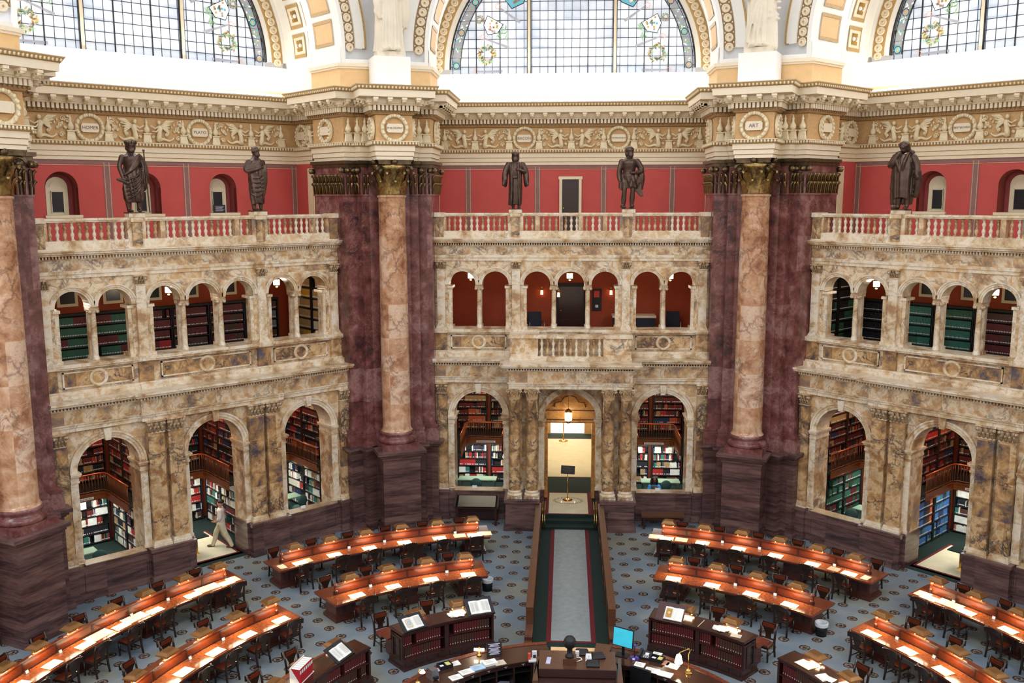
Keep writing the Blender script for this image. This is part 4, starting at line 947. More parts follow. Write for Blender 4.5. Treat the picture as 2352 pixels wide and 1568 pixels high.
    def torch(x, z, ln, ta):
        T = Matrix.Translation((x, 19.05, z)) @ Matrix.Rotation(ta, 4, 'Y'); g2.xz([(0, -.02), (ln, -.045), (ln, .045), (0, .02)], 0, .01, 'sg_grey', T)
        for k in range(8): a = k*.8; g2.xz([(-.1+.09*cos(a), .09*sin(a)), (-.06+.09*cos(a), .04+.09*sin(a)), (-.02+.09*cos(a), .09*sin(a))], 0, .01, 'sg_pink', T)
    for s in (-1, 1):
        wreath(s*3.05, 15.78, .27); shield(s*2.86, 16.75, .33, -s*.5, ['sg_white', 'sg_brown', 'sg_blue', 'sg_gold', 'sg_pink', 'sg_grey']); wreath(s*3.3, 17.0, .12)
        torch(s*3.15, 16.35, .95, .35 if s < 0 else pi-.35); shield(s*2.05, 17.75, .42, -s*.25, ['sg_blue', 'sg_blue', 'sg_white', 'sg_brown', 'sg_pink']); torch(s*2.6, 17.4, .9, .6 if s < 0 else pi-.6)
        torch(s*3.4, 15.2, .9, 0 if s < 0 else pi)
        for k in range(20): T = Matrix.Translation((s*(2.5+rn.uniform(-.15, .15)), 19.05, 16.6+rn.uniform(-.3, .3))) @ Matrix.Rotation(rn.random()*6, 4, 'Y'); g2.xz([(-.12, 0), (0, .02), (.12, 0), (0, -.02)], 0, .01, 'sg_green', T)
    wreath(0, 18.9, .3)
    return g, c, f, f2, g2
WM = [x.mesh(n) for x, n in zip(window_mesh(), ('glass', 'lead_bars', 'mullion', 'window_frame', 'stained_border'))]
for i, (bn, ang) in enumerate(BAYS):
    o = D.objects.new('window_%d' % (i+1), WM[0]); COL.objects.link(o); o.rotation_euler = (0, 0, ang); struct(o, 'half round leaded window with stained garlands above the %s bay' % BT[bn])
    for me, nm in zip(WM[1:], ('lead_bars', 'mullion', 'window_frame', 'stained_border')): c = D.objects.new(nm, me); COL.objects.link(c); c.parent = o
    # cove tubes behind the cornice
    t = thing('cove_light', 'long cove tube hidden behind the cornice of the %s bay' % BT[bn], 'light', bp(bn, 0, 3.35, 14.03), ang)
    b = MB(); b.box(-4.6, 4.6, -.08, .08, 0, .04, 'steel'); b.build('housing', t); b = MB(); b.tube([(-4.55, 0, .07), (4.55, 0, .07)], .03, 'cove_tube', 8); b.build('tube', t)
    a = lamp('cove_glow', 'AREA', bp(bn, 0, 3.3, 14.15), 230, (1, .95, .84), 9.2, .25); a.rotation_euler = (radians(180-38), 0, ang)
# ================================================================ rooms behind the screens
def room_mesh(center):
    b = MB(); Y = 15
    
    if center:
        for s in (-1, 1): x0, x1 = sorted((s*1.0, s*4.9)); b.box(x0, x1, Y+3.9, Y+4.0, 0, 5.2, 'terracotta')
    else: b.box(-4.9, 4.9, Y+3.9, Y+4.0, 0, 5.2, 'terracotta')
    b.box(-4.9, 4.9, Y-.12, Y+3.9, -.1, .004, 'green') if not center else [b.box(min(s*1.05, s*4.9), max(s*1.05, s*4.9), Y-.12, Y+3.9, -.1, .004, 'green') for s in (-1, 1)]
    if not center: b.box(-.84, .84, Y-.35, Y+.34, -.1, .004, 'green'); b.box(-.76, .76, Y+.02, Y+2.5, .004, .008, 'crimson'); b.box(-.68, .68, Y+.1, Y+2.42, .008, .012, 'cream_carpet')
    b.box(-4.9, 4.9, Y+.33, Y+4, 5.1, 5.45, 'cream')
    b.box(-4.9, 4.9, Y+3.95, Y+4.05, 5.5, 9.2, 'terracotta'); b.box(-4.9, 4.9, Y+.45, Y+4, 5.5, 5.6, 'green' if not center else 'mahogany_dark'); b.box(-4.9, 4.9, Y+.45, Y+4, 9.05, 9.2, 'cream')
    for s in (-1, 1):
        x0, x1 = sorted((s*4.75, s*4.9)); b.box(x0, x1, Y+.3, Y+4, 0, 9.2, 'terracotta')
    if center:
        for s in (-1, 1):
            x0, x1 = sorted((s*1.0, s*1.72)); b.box(x0, x1, Y+.75, Y+3.9, 0, 5.15, 'shelf_brown')
    else:
        for s in (-1, 1):
            x0, x1 = sorted((s*1.52, s*1.53)); b.box(s*1.52-.03, s*1.52+.03, Y+1.0, Y+3.9, 0, 5.15, 'terracotta')
    return b.mesh('room')
RC, RS = room_mesh(True), room_mesh(False)
for bn, ang in BAYS: place(RC if bn == 'center' else RS, 'wall_back_'+{'center': 'center', 'left': 'left', 'right': 'right'}[bn] if 0 else 'wall_'+bn, ang, 'terracotta walls of the book rooms behind the %s screen' % BT[bn])
# ---- books
STUFF = MB(); BOOKS = []       # BOOKS: individual volumes
def book_geo(b, x, w_, dp, h, m, T, label=.5, lm='label_white'):
    b.add([(x, 0, 0), (x+w_, 0, 0), (x+w_, 0, h), (x, 0, h), (x, dp, h), (x+w_, dp, h), (x, dp, 0), (x+w_, dp, 0)], [(0, 1, 2, 3), (3, 2, 5, 4), (0, 3, 4, 6), (1, 7, 5, 2)], m, False, T)
    if label: b.add([(x+w_*.2, -.004, h*.12), (x+w_*.8, -.004, h*.12), (x+w_*.8, -.004, h*.12+h*label*.3), (x+w_*.2, -.004, h*.12+h*label*.3)], [(0, 1, 2, 3)], lm, False, T)
IND = {}
def one_book(T, x, w_, h, c, label, group, dp=.15, lf=.5):
    w_ = round(w_, 3)
    key = (c, round(w_, 3), round(h, 2), lf)
    loc = T @ Vector((x+w_/2, 0, 0))
    if key not in IND:
        t = thing('book', label, 'book', loc, T.to_euler().z, group); b = MB(); b.prism([(-w_/2, .012), (-w_*.3, .002), (0, -.001), (w_*.3, .002), (w_/2, .012), (w_/2, dp), (-w_/2, dp)], 0, h, BM[c]); b.build('cover', t)
        b = MB(); q = .3 if lf > .3 else .17; b.box(-w_*q, w_*q, -.004, .0, h*.16, h*(.16+lf*.3), 'label_white'); b.build('spine_label', t); IND[key] = t
    else: dup(IND[key], loc, T.to_euler().z, label, group)
def shelf_run(rn, T, x0, x1, hmax, pal, style, collect=None):
    x = x0+rn.uniform(0, .02)
    while x < x1-.02:
        if rn.random() < style.get('gap', .06): x += rn.uniform(.03, .25); continue
        run = rn.choice(style['runs']); c = rn.choice(pal); hh = hmax*rn.uniform(*style.get('h', (.72, .93))); w_ = rn.uniform(*style['w'])
        for _ in range(run):
            ww = w_*(1 if run > 2 else rn.uniform(.7, 1.3)); h2 = hh if run > 2 else hmax*rn.uniform(*style.get('h', (.7, .93)))
            if x+ww > x1: return
            book_geo(STUFF, x, ww*.93, .15, h2, BM[c], T, style.get('label', .5) if rn.random() < style.get('lp', .7) else 0)
            x += ww
PAL = dict(bright=['white', 'cream', 'red', 'maroon', 'black', 'navy', 'teal', 'tan', 'brown', 'cream', 'white', 'black'], dark=['maroon', 'maroon', 'black', 'brown', 'black', 'maroon', 'navy', 'tan', 'red', 'orange', 'brown'],
           green=['green', 'green', 'green', 'green', 'maroon'], maroon=['maroon', 'maroon', 'brown'], teal=['teal', 'teal', 'green'], wine=['maroon', 'red', 'maroon'], brown=['brown', 'brown', 'grey'], blackgreen=['black', 'green', 'black'],
           blue=['blue', 'navy', 'blue', 'teal'], tan=['tan', 'cream', 'tan', 'gold'], pale=['cream', 'white', 'cream', 'red', 'tan'])
ST = dict(mix=dict(runs=[1, 1, 1, 2, 2, 3, 5, 8], w=(.018, .034), gap=.06), set=dict(runs=[8, 12, 18], w=(.03, .038), gap=.02, h=(.84, .9)), lvl2=dict(runs=[8, 12, 18], w=(.04, .05), gap=.03, h=(.84, .9), label=.35, lp=1))
CASES = {}
def bookcase(Tm, wdt, ht, nsh, label, group, pal, style, seed, wood='shelf', dp=.24, solo=None):
    """Tm: world matrix of the case: origin bottom centre of its back, fronts face local -y"""
    key = (round(wdt, 2), ht, nsh, wood); loc = Tm.to_translation(); rz = Tm.to_euler().z
    if key not in CASES:
        t = thing('bookcase', label, 'bookcase', loc, rz, group)
        for s in (-1, 1): b = MB(); x0, x1 = sorted((s*wdt/2, s*(wdt/2-.035))); b.box(x0, x1, -dp, 0, 0, ht, wood); b.build('side_panel', t)
        b = MB(); b.box(-wdt/2+.035, wdt/2-.035, -.02, 0, .0, ht, wood); b.build('back_panel', t)
        for i in range(nsh+1): z = .06+(ht-.1)*i/nsh; b = MB(); b.box(-wdt/2+.035, wdt/2-.035, -dp+.01, -.02, z-.012, z+.012, wood); b.build('shelf', t)
        b = MB(); b.box(-wdt/2-.01, wdt/2+.01, -dp-.02, 0, ht-.03, ht+.02, wood); b.build('cornice', t)
        CASES[key] = t
    else: t = dup(CASES[key], loc, rz, label, group)
    rn = random.Random(seed); st = (ht-.1)/nsh
    for i in range(nsh):
        if solo and i in solo:
            x = -wdt/2+.05; cc = solo[i]; n = 0
            while x < wdt/2-.09:
                one_book(Tm @ Matrix.Translation((0, -dp+.03, .075+st*i)), x, .046, round((st-.03)*(.84+.06*(n//5 % 2)), 3), cc[(n//4) % len(cc)], '%s volume on %s' % (cc[(n//4) % len(cc)], solo['where'] % ORD[i+1]), solo['group']); x += .053; n += 1
            continue
        p = pal[i % len(pal)] if isinstance(pal, list) else pal
        shelf_run(rn, Tm @ Matrix.Translation((0, -dp+.03, .075+st*i)), -wdt/2+.045, wdt/2-.045, st-.03, PAL[p], ST[style[i % len(style)] if isinstance(style, list) else style])
    return t
RB = {bn: Matrix.Rotation(ang, 4, 'Z') for bn, ang in BAYS}
ALC = {'center': [(-3.04, 'left of the portal', 'bright'), (3.04, 'right of the portal', 'bright')],
       'left': [(-3.04, 'behind its left arch', 'bright'), (0, 'behind its doorway', 'bright'), (3.04, 'behind its right arch', 'pale')],
       'right': [(-3.04, 'behind its left arch', 'green'), (0, 'behind its doorway', 'bright'), (3.04, 'behind its right arch', 'bright')]}
sd = 100
for bn, ang in BAYS:
    for c, wh, pl in ALC[bn]:
        sides = {'center': (-1 if c < 0 else 1,), 'left': (1,), 'right': (-1,)}[bn]
        for k, s in enumerate((-1, 1)):
            x = c+s*.62; sd += 1
            if bn == 'center' and c < 0 and s > 0: pass
            T = RB[bn] @ Matrix.Translation((x, 18.86, 0))
            bookcase(T, 1.14, 1.8, 6, 'dark bookcase below the iron gallery, %s bay, back wall %s, %s one' % (BT[bn], wh, 'left' if s < 0 else 'right'), 'bookcases under the galleries', [pl, 'bright'] if pl != 'bright' else 'bright', ['mix', 'mix', 'set'] if (k+int(c)) % 2 else ['mix', 'set', 'mix', 'mix'], sd)
            T = RB[bn] @ Matrix.Translation((x, 18.86, 2.03)); sd += 1
            bookcase(T, 1.14, 2.7, 10, 'tall bookcase on the iron gallery, %s bay, back wall %s, %s one' % (BT[bn], wh, 'left' if s < 0 else 'right'), 'bookcases on the galleries', 'dark', ['mix', 'set', 'mix'], sd, 'shelf_brown')
        for s in sides:
            for z, ht, ns, nm, pl2 in ((0, 1.8, 6, 'under the gallery', 'bright'), (2.03, 2.7, 10, 'on the gallery', 'dark')):
                for q, yy in enumerate((16.75, 17.92)):
                    sd += 1; T = RB[bn] @ Matrix.Translation((c+s*1.46, yy, z)) @ Matrix.Rotation(-s*pi/2, 4, 'Z')
                    p = pl2
                    if bn == 'right' and c == 0 and z == 0: p = 'blue'
                    if bn == 'right' and c < 0: p = 'green' if z == 0 else 'dark'
                    solo = None
                    if bn == 'right' and c == 0 and z == 0 and q == 0: solo = {i: ['blue', 'blue', 'navy', 'brown', 'orange'] for i in (2, 3, 4)}; solo['where'] = '%%s shelf up, %s side bookcase behind the right doorway' % ('near' if q == 0 else 'far'); solo['group'] = 'blue volumes in the right doorway'
                    bookcase(T, 1.14, ht, ns, 'side bookcase %s, %s bay, %s, %s one' % (nm, BT[bn], wh, 'near' if q == 0 else 'far'), 'side bookcases of the alcoves', p, ['mix', 'mix', 'set'], sd, 'shelf' if z == 0 else 'shelf_brown', solo=solo)
# upper floor bookcases (left and right bays)
for bn in ('left', 'right'):
    pals = {'left': ['green', 'green', 'green', 'wine', 'maroon', 'maroon', 'brown'], 'right': ['blackgreen', 'teal', 'teal', 'maroon', 'brown', 'brown', 'green']}[bn]
    for i in range(7):
        x = -3.96+1.24*i; sd += 1; T = RB[bn] @ Matrix.Translation((x, 18.55, 5.6))
        if bn == 'right' and i == 0: pass
        bookcase(T, 1.22, 1.72, 5, 'bookcase of bound volumes, upper floor of the %s bay, %s from left' % (BT[bn], ORD[i+1]), 'bookcases of the upper floor', pals[i], 'lvl2', sd, 'shelf')
    s = 1 if bn == 'left' else -1
    for q, yy in enumerate((16.1, 17.35)):
        sd += 1; T = RB[bn] @ Matrix.Translation((s*4.7, yy, 5.6)) @ Matrix.Rotation(-s*pi/2, 4, 'Z')
        bookcase(T, 1.2, 2.9, 8, 'tall bookcase against the upper floor end wall, %s bay, %s one' % (BT[bn], ('near', 'far')[q]), 'end wall bookcases', 'tan' if bn == 'left' else 'blackgreen', 'lvl2', sd, 'shelf')
    for i, x in enumerate((-2.56, -1.22, 0, 1.22, 2.56)):
        b = MB(); b.box(-.3, .3, -.03, .03, 0, 1.35, 'cream'); o = b.build('window_%d' % (4+i+(5 if bn == 'right' else 0)), loc=bp(bn, x, 3.88, 7.5), rz=dict(BAYS)[bn]); struct(o, 'small cream framed window above the upper bookcases')
        b = MB(); b.box(-.21, .21, -.045, -.03, .09, 1.28, 'dark'); b.build('pane', o)
# ---- iron galleries
def gallery():
    t = thing('iron_gallery', '', 'gallery')
    P = [(-.72, .44), (-.72, 2.12), (-.68, 2.27), (-.56, 2.36), (.56, 2.36), (.68, 2.27), (.72, 2.12), (.72, .44)]
    b = MB(); b.prism([(x, y) for x, y in P]+[(1.46, .5), (1.46, 3.85), (-1.46, 3.85), (-1.46, .5)], -.03, 0, 'shelf'); b.build('floor_plate', t)
    b = MB(); b.sweep(P, [(0, -.17), (.03, -.17), (.03, -.14), (.015, -.14), (.015, .02), (.035, .02), (.035, .05), (0, .05)], 'iron'); b.build('fascia', t)
    b = MB(); b.tube([(x, y, .62) for x, y in P], .026, 'rail_copper', 8); b.build('handrail', t)
    b = MB(); b.tube([(x, y, .1) for x, y in P], .012, 'iron', 6); b.build('bottom_rail', t)
    bm_ = MB(); bm_.tube([(0, 0, .05), (0, 0, .6)], .0095, 'iron', 6); me = bm_.mesh('baluster')
    L = 0; seg = []
    for a, c in zip(P[:-1], P[1:]): l = (Vector(c)-Vector(a)).length; seg.append((a, c, l)); L += l
    n = int(L/.085); d = 0
    for i in range(n):
        q = L*(i+.5)/n
        for a, c, l in seg:
            if q <= l: p = Vector(a).lerp(Vector(c), q/l); break
            q -= l
        o = D.objects.new('baluster', me); COL.objects.link(o); o.parent = t; o.location = (p.x, p.y, 0)
    b = MB(); b.box(-.35, .35, 2.325, 2.335, -.13, -.06, 'label_white')
    for k in range(14): b.box(-.3+.043*k, -.275+.043*k, 2.322, 2.325, -.11, -.08, 'ink')
    b.build('name_plate', t)
    return t
gp = None
for bn, ang in BAYS:
    for c, wh, pl in ALC[bn]:
        lb = 'iron gallery with copper handrail, %s bay, %s' % (BT[bn], wh); loc = bp(bn, c, 0, 2.02)
        if gp is None: gp = gallery(); gp.location = loc; gp.rotation_euler = (0, 0, ang); gp['label'] = lb; gp['group'] = 'iron galleries'
        else: dup(gp, loc, ang, lb)
for o in D.objects:      # gallery parts are drawn from the bay origin: shift them to the room side
    pass
# ---- pendant lamps of the upper floor, lantern of the portal
def globe_lamp(drop):
    t = thing('pendant_lamp', '', 'lamp')
    b = MB(); b.tube([(0, 0, .17), (0, 0, drop)], .008, 'brass', 6); b.build('stem', t)
    b = MB(); b.lathe([(0, -.16), (.07, -.14), (.1, -.08), (.1, .08), (.07, .14), (0, .16)], 'lamp_white', 16); b.build('lamp_shade', t)
    b = MB(); b.lathe([(.0, .17), (.08, .15), (.105, .09), (.1, .08)], 'brass', 16)
    for k in range(8): a = k*pi/4; b.tube([(.1*cos(a), .1*sin(a), -.09), (.1*cos(a), .1*sin(a), .09)], .006, 'brass', 5)
    b.lathe([(.0, -.175), (.07, -.15), (.1, -.09)], 'brass', 16); b.build('frame', t)
    return t
lp = None
for bn, us in (('center', (-3.45, -.03, 3.4)), ('left', (-3.65, -.4, 3.12)), ('right', (-3.12, .4))):
    for i, u in enumerate(us):
        lb = 'glowing glass pendant lamp in the upper arcade, %s bay, %s from left' % (BT[bn], ORD[i+1]); loc = bp(bn, u, 1.5, 8.05)
        if lp is None: lp = globe_lamp(.98); lp.location = loc; lp['label'] = lb; lp['group'] = 'pendant lamps of the upper floor'
        else: dup(lp, loc, 0, lb)
        l = lamp('pendant_glow', 'POINT', (loc[0]-.0, loc[1], loc[2]-.28), 26, (1, .8, .58), .1)
# wall lights
t0 = None
for i, (u, d, z) in enumerate(((-1.05, 3.9, 7.3), (-.43, 3.55, 7.25), (1.5, 3.9, 7.3))):
    lb = ['small amber wall lantern left of the upper dark door', 'brass lantern hanging in front of the upper dark door', 'small amber wall lantern right of the upper dark door'][i]
    if t0 is None:
        t0 = thing('wall_lantern', lb, 'lamp', bp('center', u, d, z)); b = MB(); b.frust(-.05, .05, -.13, -.03, -.14, .02, .012, 'lamp_warm'); b.build('glass', t0)
        b = MB(); b.tube([(0, 0, .1), (0, -.06, .14), (0, -.08, .05)], .012, 'brass', 6); b.frust(-.06, .06, -.14, -.02, .02, .08, .04, 'brass'); b.box(-.03, .03, -.01, .05, .0, .14, 'brass'); b.build('bracket', t0)
    else: dup(t0, bp('center', u, d, z), 0, lb)
# upper central door, sign board, bench, chairs
o = MB(); o.box(-.6, -.47, -.1, .02, 0, 1.85, 'shelf'); o.box(.47, .6, -.1, .02, 0, 1.85, 'shelf'); o.box(-.64, .64, -.12, .02, 1.85, 1.98, 'shelf'); o.box(-.47, .47, -.04, .02, 0, 1.85, 'mahogany_dark')
for z in (.1, .4, .7, 1.0, 1.3, 1.58):
    for s in (-1, 1): x0, x1 = sorted((s*.05, s*.42)); o.box(x0, x1, -.055, -.04, z, z+.22, 'mahogany_dark')
o = o.build('door_2', loc=bp('center', .03, 3.92, 5.6)); struct(o, 'dark panelled door behind the middle arch of the upper central arcade')
b = MB(); b.ball((-.38, -.08, .95), .03, 'brass'); b.build('door_handle', o)
t = thing('notice_board', 'narrow black notice board on the terracotta wall right of the upper door', 'notice board', bp('center', .98, 3.93, 6.55))
b = MB(); b.box(-.17, .17, -.04, 0, 0, .82, 'black'); b.build('board', t); b = MB(); b.box(-.1, .1, -.045, -.04, .5, .74, 'coral'); b.box(-.05, .06, -.045, -.04, .12, .22, 'label_white'); b.build('poster', t)
def armchair():
    t = thing('armchair', '', 'chair'); b = MB(); b.box(-.24, .24, -.24, .2, .36, .48, 'blue_chair'); b.build('seat', t); b = MB(); b.box(-.24, .24, .16, .26, .42, 1.0, 'blue_chair'); b.build('backrest', t)
    for s in (-1, 1):
        b = MB(); b.tube([(s*.27, .22, 0), (s*.27, .22, .66), (s*.27, -.22, .66), (s*.27, -.22, 0)], .016, 'steel', 6); b.build('arm_frame', t)
    return t
ac = armchair(); ac.location = bp('center', -1.86, 3.0, 5.6); ac['label'] = 'dark blue armchair on the upper floor behind the second arch from the left'; ac['group'] = 'blue armchairs of the upper floor'
dup(ac, bp('center', -1.24, 2.9, 5.6), .25, 'dark blue armchair on the upper floor at the left edge of the third arch'); dup(ac, bp('center', 3.72, 3.2, 5.6), -.1, 'dark blue armchair with steel arms behind the last arch on the right')
t = thing('display_case', 'low white topped case behind the second last upper arch', 'table', bp('center', 2.55, 3.2, 5.6)); b = MB(); b.box(-1.0, .5, -.3, .3, 0, .82, 'blue_chair'); b.build('body', t); b = MB(); b.box(-1.03, .53, -.33, .33, .82, .9, 'plaster'); b.build('top', t)
# ---- portal corridor
b = MB(); Y = 15
for s in (-1, 1):
    x0, x1 = sorted((s*.9, s*1.1)); b.box(x0, x1, Y+.3, Y+1.1, .3, 4.6, 'orange_marble'); x0, x1 = sorted((s*.76, s*.95)); b.box(x0, x1, Y+.95, Y+1.4, .3, 3.0, 'orange_marble')
    x0, x1 = sorted((s*1.6, s*1.7)); b.box(x0, x1, Y+1.4, Y+12, .3, 4.6, 'cream')
b.box(-1.1, 1.1, Y+1.0, Y+1.4, 2.98, 4.6, 'orange_marble')
for i in range(24):
    a, c = pi*i/24, pi*(i+1)/24; b.add([(.9*cos(a), Y+.3, 3.46+.9*sin(a)), (.9*cos(c), Y+.3, 3.46+.9*sin(c)), (.9*cos(c), Y+1.05, 3.46+.9*sin(c)), (.9*cos(a), Y+1.05, 3.46+.9*sin(a))], [(0, 1, 2, 3)], 'orange_marble')
for z in (3.02, 3.1, 3.42): b.box(-.88, .88, Y+.96, Y+1.0, z, z+.025, 'rail_wood' if z > 3.05 else 'orange_marble')
b.tube([(-.55, Y+.98, 3.55), (-.5, Y+.96, 3.72), (-.3, Y+.96, 3.74), (-.2, Y+.96, 3.9), (0, Y+.96, 3.98), (.2, Y+.96, 3.9), (.3, Y+.96, 3.74), (.5, Y+.96, 3.72), (.55, Y+.98, 3.55)], .018, 'rail_wood', 5)
b.box(-1.7, 1.7, Y+1.4, Y+12, 4.4, 4.6, 'cream'); b.box(-1.7, -.8, Y+9.9, Y+10.1, .3, 4.4, 'tan'); b.box(.7, 1.7, Y+9.9, Y+10.1, .3, 4.4, 'tan'); b.box(-3, 3, 29, 29.1, 0, 4.6, 'white')
struct(b.build('wall_center'), 'honey coloured marble vestibule behind the central portal')
lamp('corridor_light', 'AREA', (0, 21, 4.3), 230, (1, .9, .7), 2.4, 6, (0, 21, 0)); lamp('vestibule_light', 'POINT', (-.03, 15.62, 3.35), 38, (1, .72, .4), .12); lamp('hall_light', 'AREA', (0, 27, 4.2), 420, (1, .97, .92), 2.5, 2.5, (0, 27, 0))
t = thing('hanging_lantern', 'glowing glass lantern on a chain inside the central portal', 'lamp', bp('center', -.05, .6, 3.1))
b = MB(); b.tube([(0, 0, .5), (0, 0, 1.22)], .008, 'brass', 5); b.build('chain', t); b = MB(); b.lathe([(0, 0), (.09, .03), (.12, .12), (.12, .3), (.09, .4), (0, .42)], 'lamp_white', 12); b.build('lamp_shade', t)
b = MB(); b.lathe([(.0, .5), (.09, .44), (.13, .38), (.13, .36)], 'brass', 12); b.lathe([(0, -.04), (.06, -.02), (.12, .07)], 'brass', 12)
for k in range(6): a = k*pi/3; b.tube([(.125*cos(a), .125*sin(a), .08), (.125*cos(a), .125*sin(a), .37)], .007, 'brass', 5)
b.build('frame', t)
# light of the alcoves: tubes under each gallery and a ceiling fitting above
for bn, ang in BAYS:
    for c, wh, pl in ALC[bn]:
        l = lamp('gallery_tube', 'AREA', bp(bn, c, 2.45, 1.8), 85, (.95, 1, .96), 1.3, .3); l.rotation_euler = (radians(30), 0, ang)
        l = lamp('gallery_tube', 'AREA', bp(bn, c, 1.2, 1.9), 22, (.95, 1, .96), 1.0, 1.0)
        l = lamp('ceiling_fitting', 'AREA', bp(bn, c, 1.5, 5.0), 120, (1, .84, .62), 2.0, .9); l.rotation_euler = (radians(22), 0, ang)
# ================================================================ reading desks
def part_arc(nm, parent, *args, **k): b = MB(); b.arc(*args, **k); return b.build(nm, parent)
def long_desk(label, group, r0, r1, rp, a0, a1, lamps, H=.62):
    t = thing('reading_desk', label, 'desk', (0, 0, 0), 0, group)
    b = MB(); b.arc(r0, r1, a0, a1, H-.035, H, 'mahogany'); b.arc(r0+.02, r1-.02, a0+.1, a1-.1, H-.07, H-.035, 'mahogany_dark'); b.build('tabletop', t)
    ai = 0.9*180/pi/r0*.35
    b = MB(); b.arc(r0+.005, rp-.06, a0+.15, a1-.15, H, H+.006, 'desk_glass'); b.build('glass_cover', t)
    b = MB(); b.arc(rp-.03, rp+.03, a0+ai, a1-ai, H, H+.24, 'mahogany'); b.arc(rp-.045, rp+.045, a0+ai-.2, a1-ai+.2, H+.24, H+.265, 'mahogany'); b.arc(rp-.05, rp+.05, a0+ai-.1, a1-ai+.1, H, H+.035, 'mahogany_dark')
    b.arc(rp-.035, rp-.03, a0+ai+.3, a1-ai-.3, H+.2, H+.215, 'mahogany_dark'); b.build('partition', t)
    n = len(lamps)
    for i in range(1, n):
        am = (lamps[i-1]+lamps[i])/2; b = MB(); b.arc(rp-.04, rp-.028, am-.12, am+.12, H+.02, H+.235, 'mahogany_dark', seg=1); b.build('partition_stile', t)
    for s, a in ((-1, a0+ai), (1, a1-ai)):              # scrolled ends
        b = MB(); T = Matrix.Rotation(radians(a), 4, 'Z') @ Matrix.Translation((0, rp, 0))
        b.box(-.03, .03, -.07, .07, H, H+.07, 'mahogany_dark', T); b.box(-.025, .025, -.045, .045, H+.07, H+.2, 'mahogany', T); b.tube([(-.03, -.045, H+.1), (.03, -.045, H+.1)], .035, 'mahogany', 8, T=T); b.tube([(-.035, 0, H+.245), (.035, 0, H+.245)], .06, 'mahogany', 10, T=T); b.build('end_scroll', t)
    cuts = [a0+1.3*180/pi/r0*.35, a1-1.3*180/pi/r0*.35]
    k = max(2, round((a1-a0)*pi/180*r0/2.2)+1); w_ = .62*180/pi/r1/2
    for i in range(k):
        a = cuts[0]+(cuts[1]-cuts[0])*i/(k-1); lo, hi = a-w_, a+w_; b = MB()
        b.arc(rp-.34, rp+.34, lo-.3, hi+.3, 0, .09, 'desk_front'); b.arc(rp-.3, rp+.3, lo-.15, hi+.15, .09, .13, 'desk_front'); b.arc(rp-.27, rp+.27, lo, hi, .13, H-.07, 'desk_front')
        b.arc(rp-.285, rp-.27, lo+.4, hi-.4, .2, H-.15, 'mahogany_dark', seg=2); b.build('pedestal', t)
    return t
M['desk_glass'] = wood('glassed_mahogany', '4a200e', '8f4a26', .16, 4, .4)
def reading_lamp():
    """stands astride the partition; origin on the partition top, local y outwards"""
    t = thing('reading_lamp', '', 'lamp')
    b = MB(); b.frust(-.195, .195, -.15, .15, .13, .18, .05, 'hood'); b.frust(-.21, .21, -.165, .165, .1, .13, .008, 'hood'); b.frust(-.14, .14, -.095, .095, .18, .2, .012, 'hood'); b.build('lamp_hood', t)
    for s in (-1, 1): b = MB(); b.tube([(s*.14, 0, 0), (s*.14, 0, .11)], .012, 'brass', 8); b.lathe([(.0, .0), (.03, 0), (.03, .012), (.015, .025)], 'brass', 10, cx=s*.14); b.build('post', t)
    b = MB(); b.tube([(-.17, -.08, .088), (.17, -.08, .088)], .014, 'hood_tube', 8); b.tube([(-.17, .08, .088), (.17, .08, .088)], .014, 'hood_tube', 8); b.build('light_tube', t)
    return t
def reading_chair():
    t = thing('reading_chair', '', 'chair')   # sitter faces local +y
    b = MB(); b.frust(-.19, .19, -.17, .2, .33, .37, .01, 'chair_wood'); se = b.build('seat', t); b = MB(); b.frust(-.17, .17, -.15, .18, .37, .395, .02, 'leather'); b.build('seat_pad', se)
    for s in (-1, 1):
        b = MB(); b.tube([(s*.185, -.21, 0), (s*.18, -.175, .2), (s*.178, -.165, .4), (s*.182, -.2, .62), (s*.19, -.25, .8)], [.024, .026, .028, .026, .024], 'chair_wood', 6); b.build('rear_leg', t)
        b = MB(); b.tube([(s*.17, .17, 0), (s*.17, .17, .34)], [.02, .027], 'chair_wood', 6); b.build('front_leg', t)
        b = MB(); b.tube([(s*.175, -.18, .16), (s*.17, .16, .16)], .015, 'chair_wood', 5); b.build('side_stretcher', t)
    b = MB(); b.tube([(-.17, .0, .16), (.17, .0, .16)], .015, 'chair_wood', 5); b.build('cross_stretcher', t)
    b = MB(); P = []
    for i in range(9):
        f = -1+2*i/8; y = -.245+.05*f*f*-1+.0; z = .80-.015*f*f
        P += [(f*.2, y-.012, z-.12), (f*.2, y+.014, z-.12), (f*.2, y+.004, z), (f*.2, y-.022, z)]
    fs = []
    for i in range(8):
        for j in range(4): k = (j+1) % 4; fs.append((i*4+j, i*4+k, i*4+4+k, i*4+4+j))
    fs += [(0, 3, 2, 1), (32, 33, 34, 35)]; b.add(P, fs, 'chair_wood', False); tr = b.build('top_rail', t); b = MB(); b.box(-.15, .15, -.228, -.215, .69, .775, 'leather'); b.build('back_pad', tr)
    b = MB(); b.xz([(-.07, .40), (.07, .40), (.065, .52), (.15, .69), (-.15, .69), (-.065, .52)], -.222, -.208, 'chair_wood'); b.build('splat', t)
    b = MB(); b.box(-.17, .17, -.185, -.165, .42, .45, 'chair_wood'); b.build('lower_rail', t)
    return t
def patch_panel():       # white panel standing in for the bright patch under each lamp
    t = thing('bright_patch_panel', '', 'sheet'); b = MB(); b.box(-.21, .21, -.15, .15, 0, .008, 'brass'); b.build('frame', t); b = MB(); b.box(-.195, .195, -.135, .135, .008, .011, 'paper'); b.build('paper', t); return t
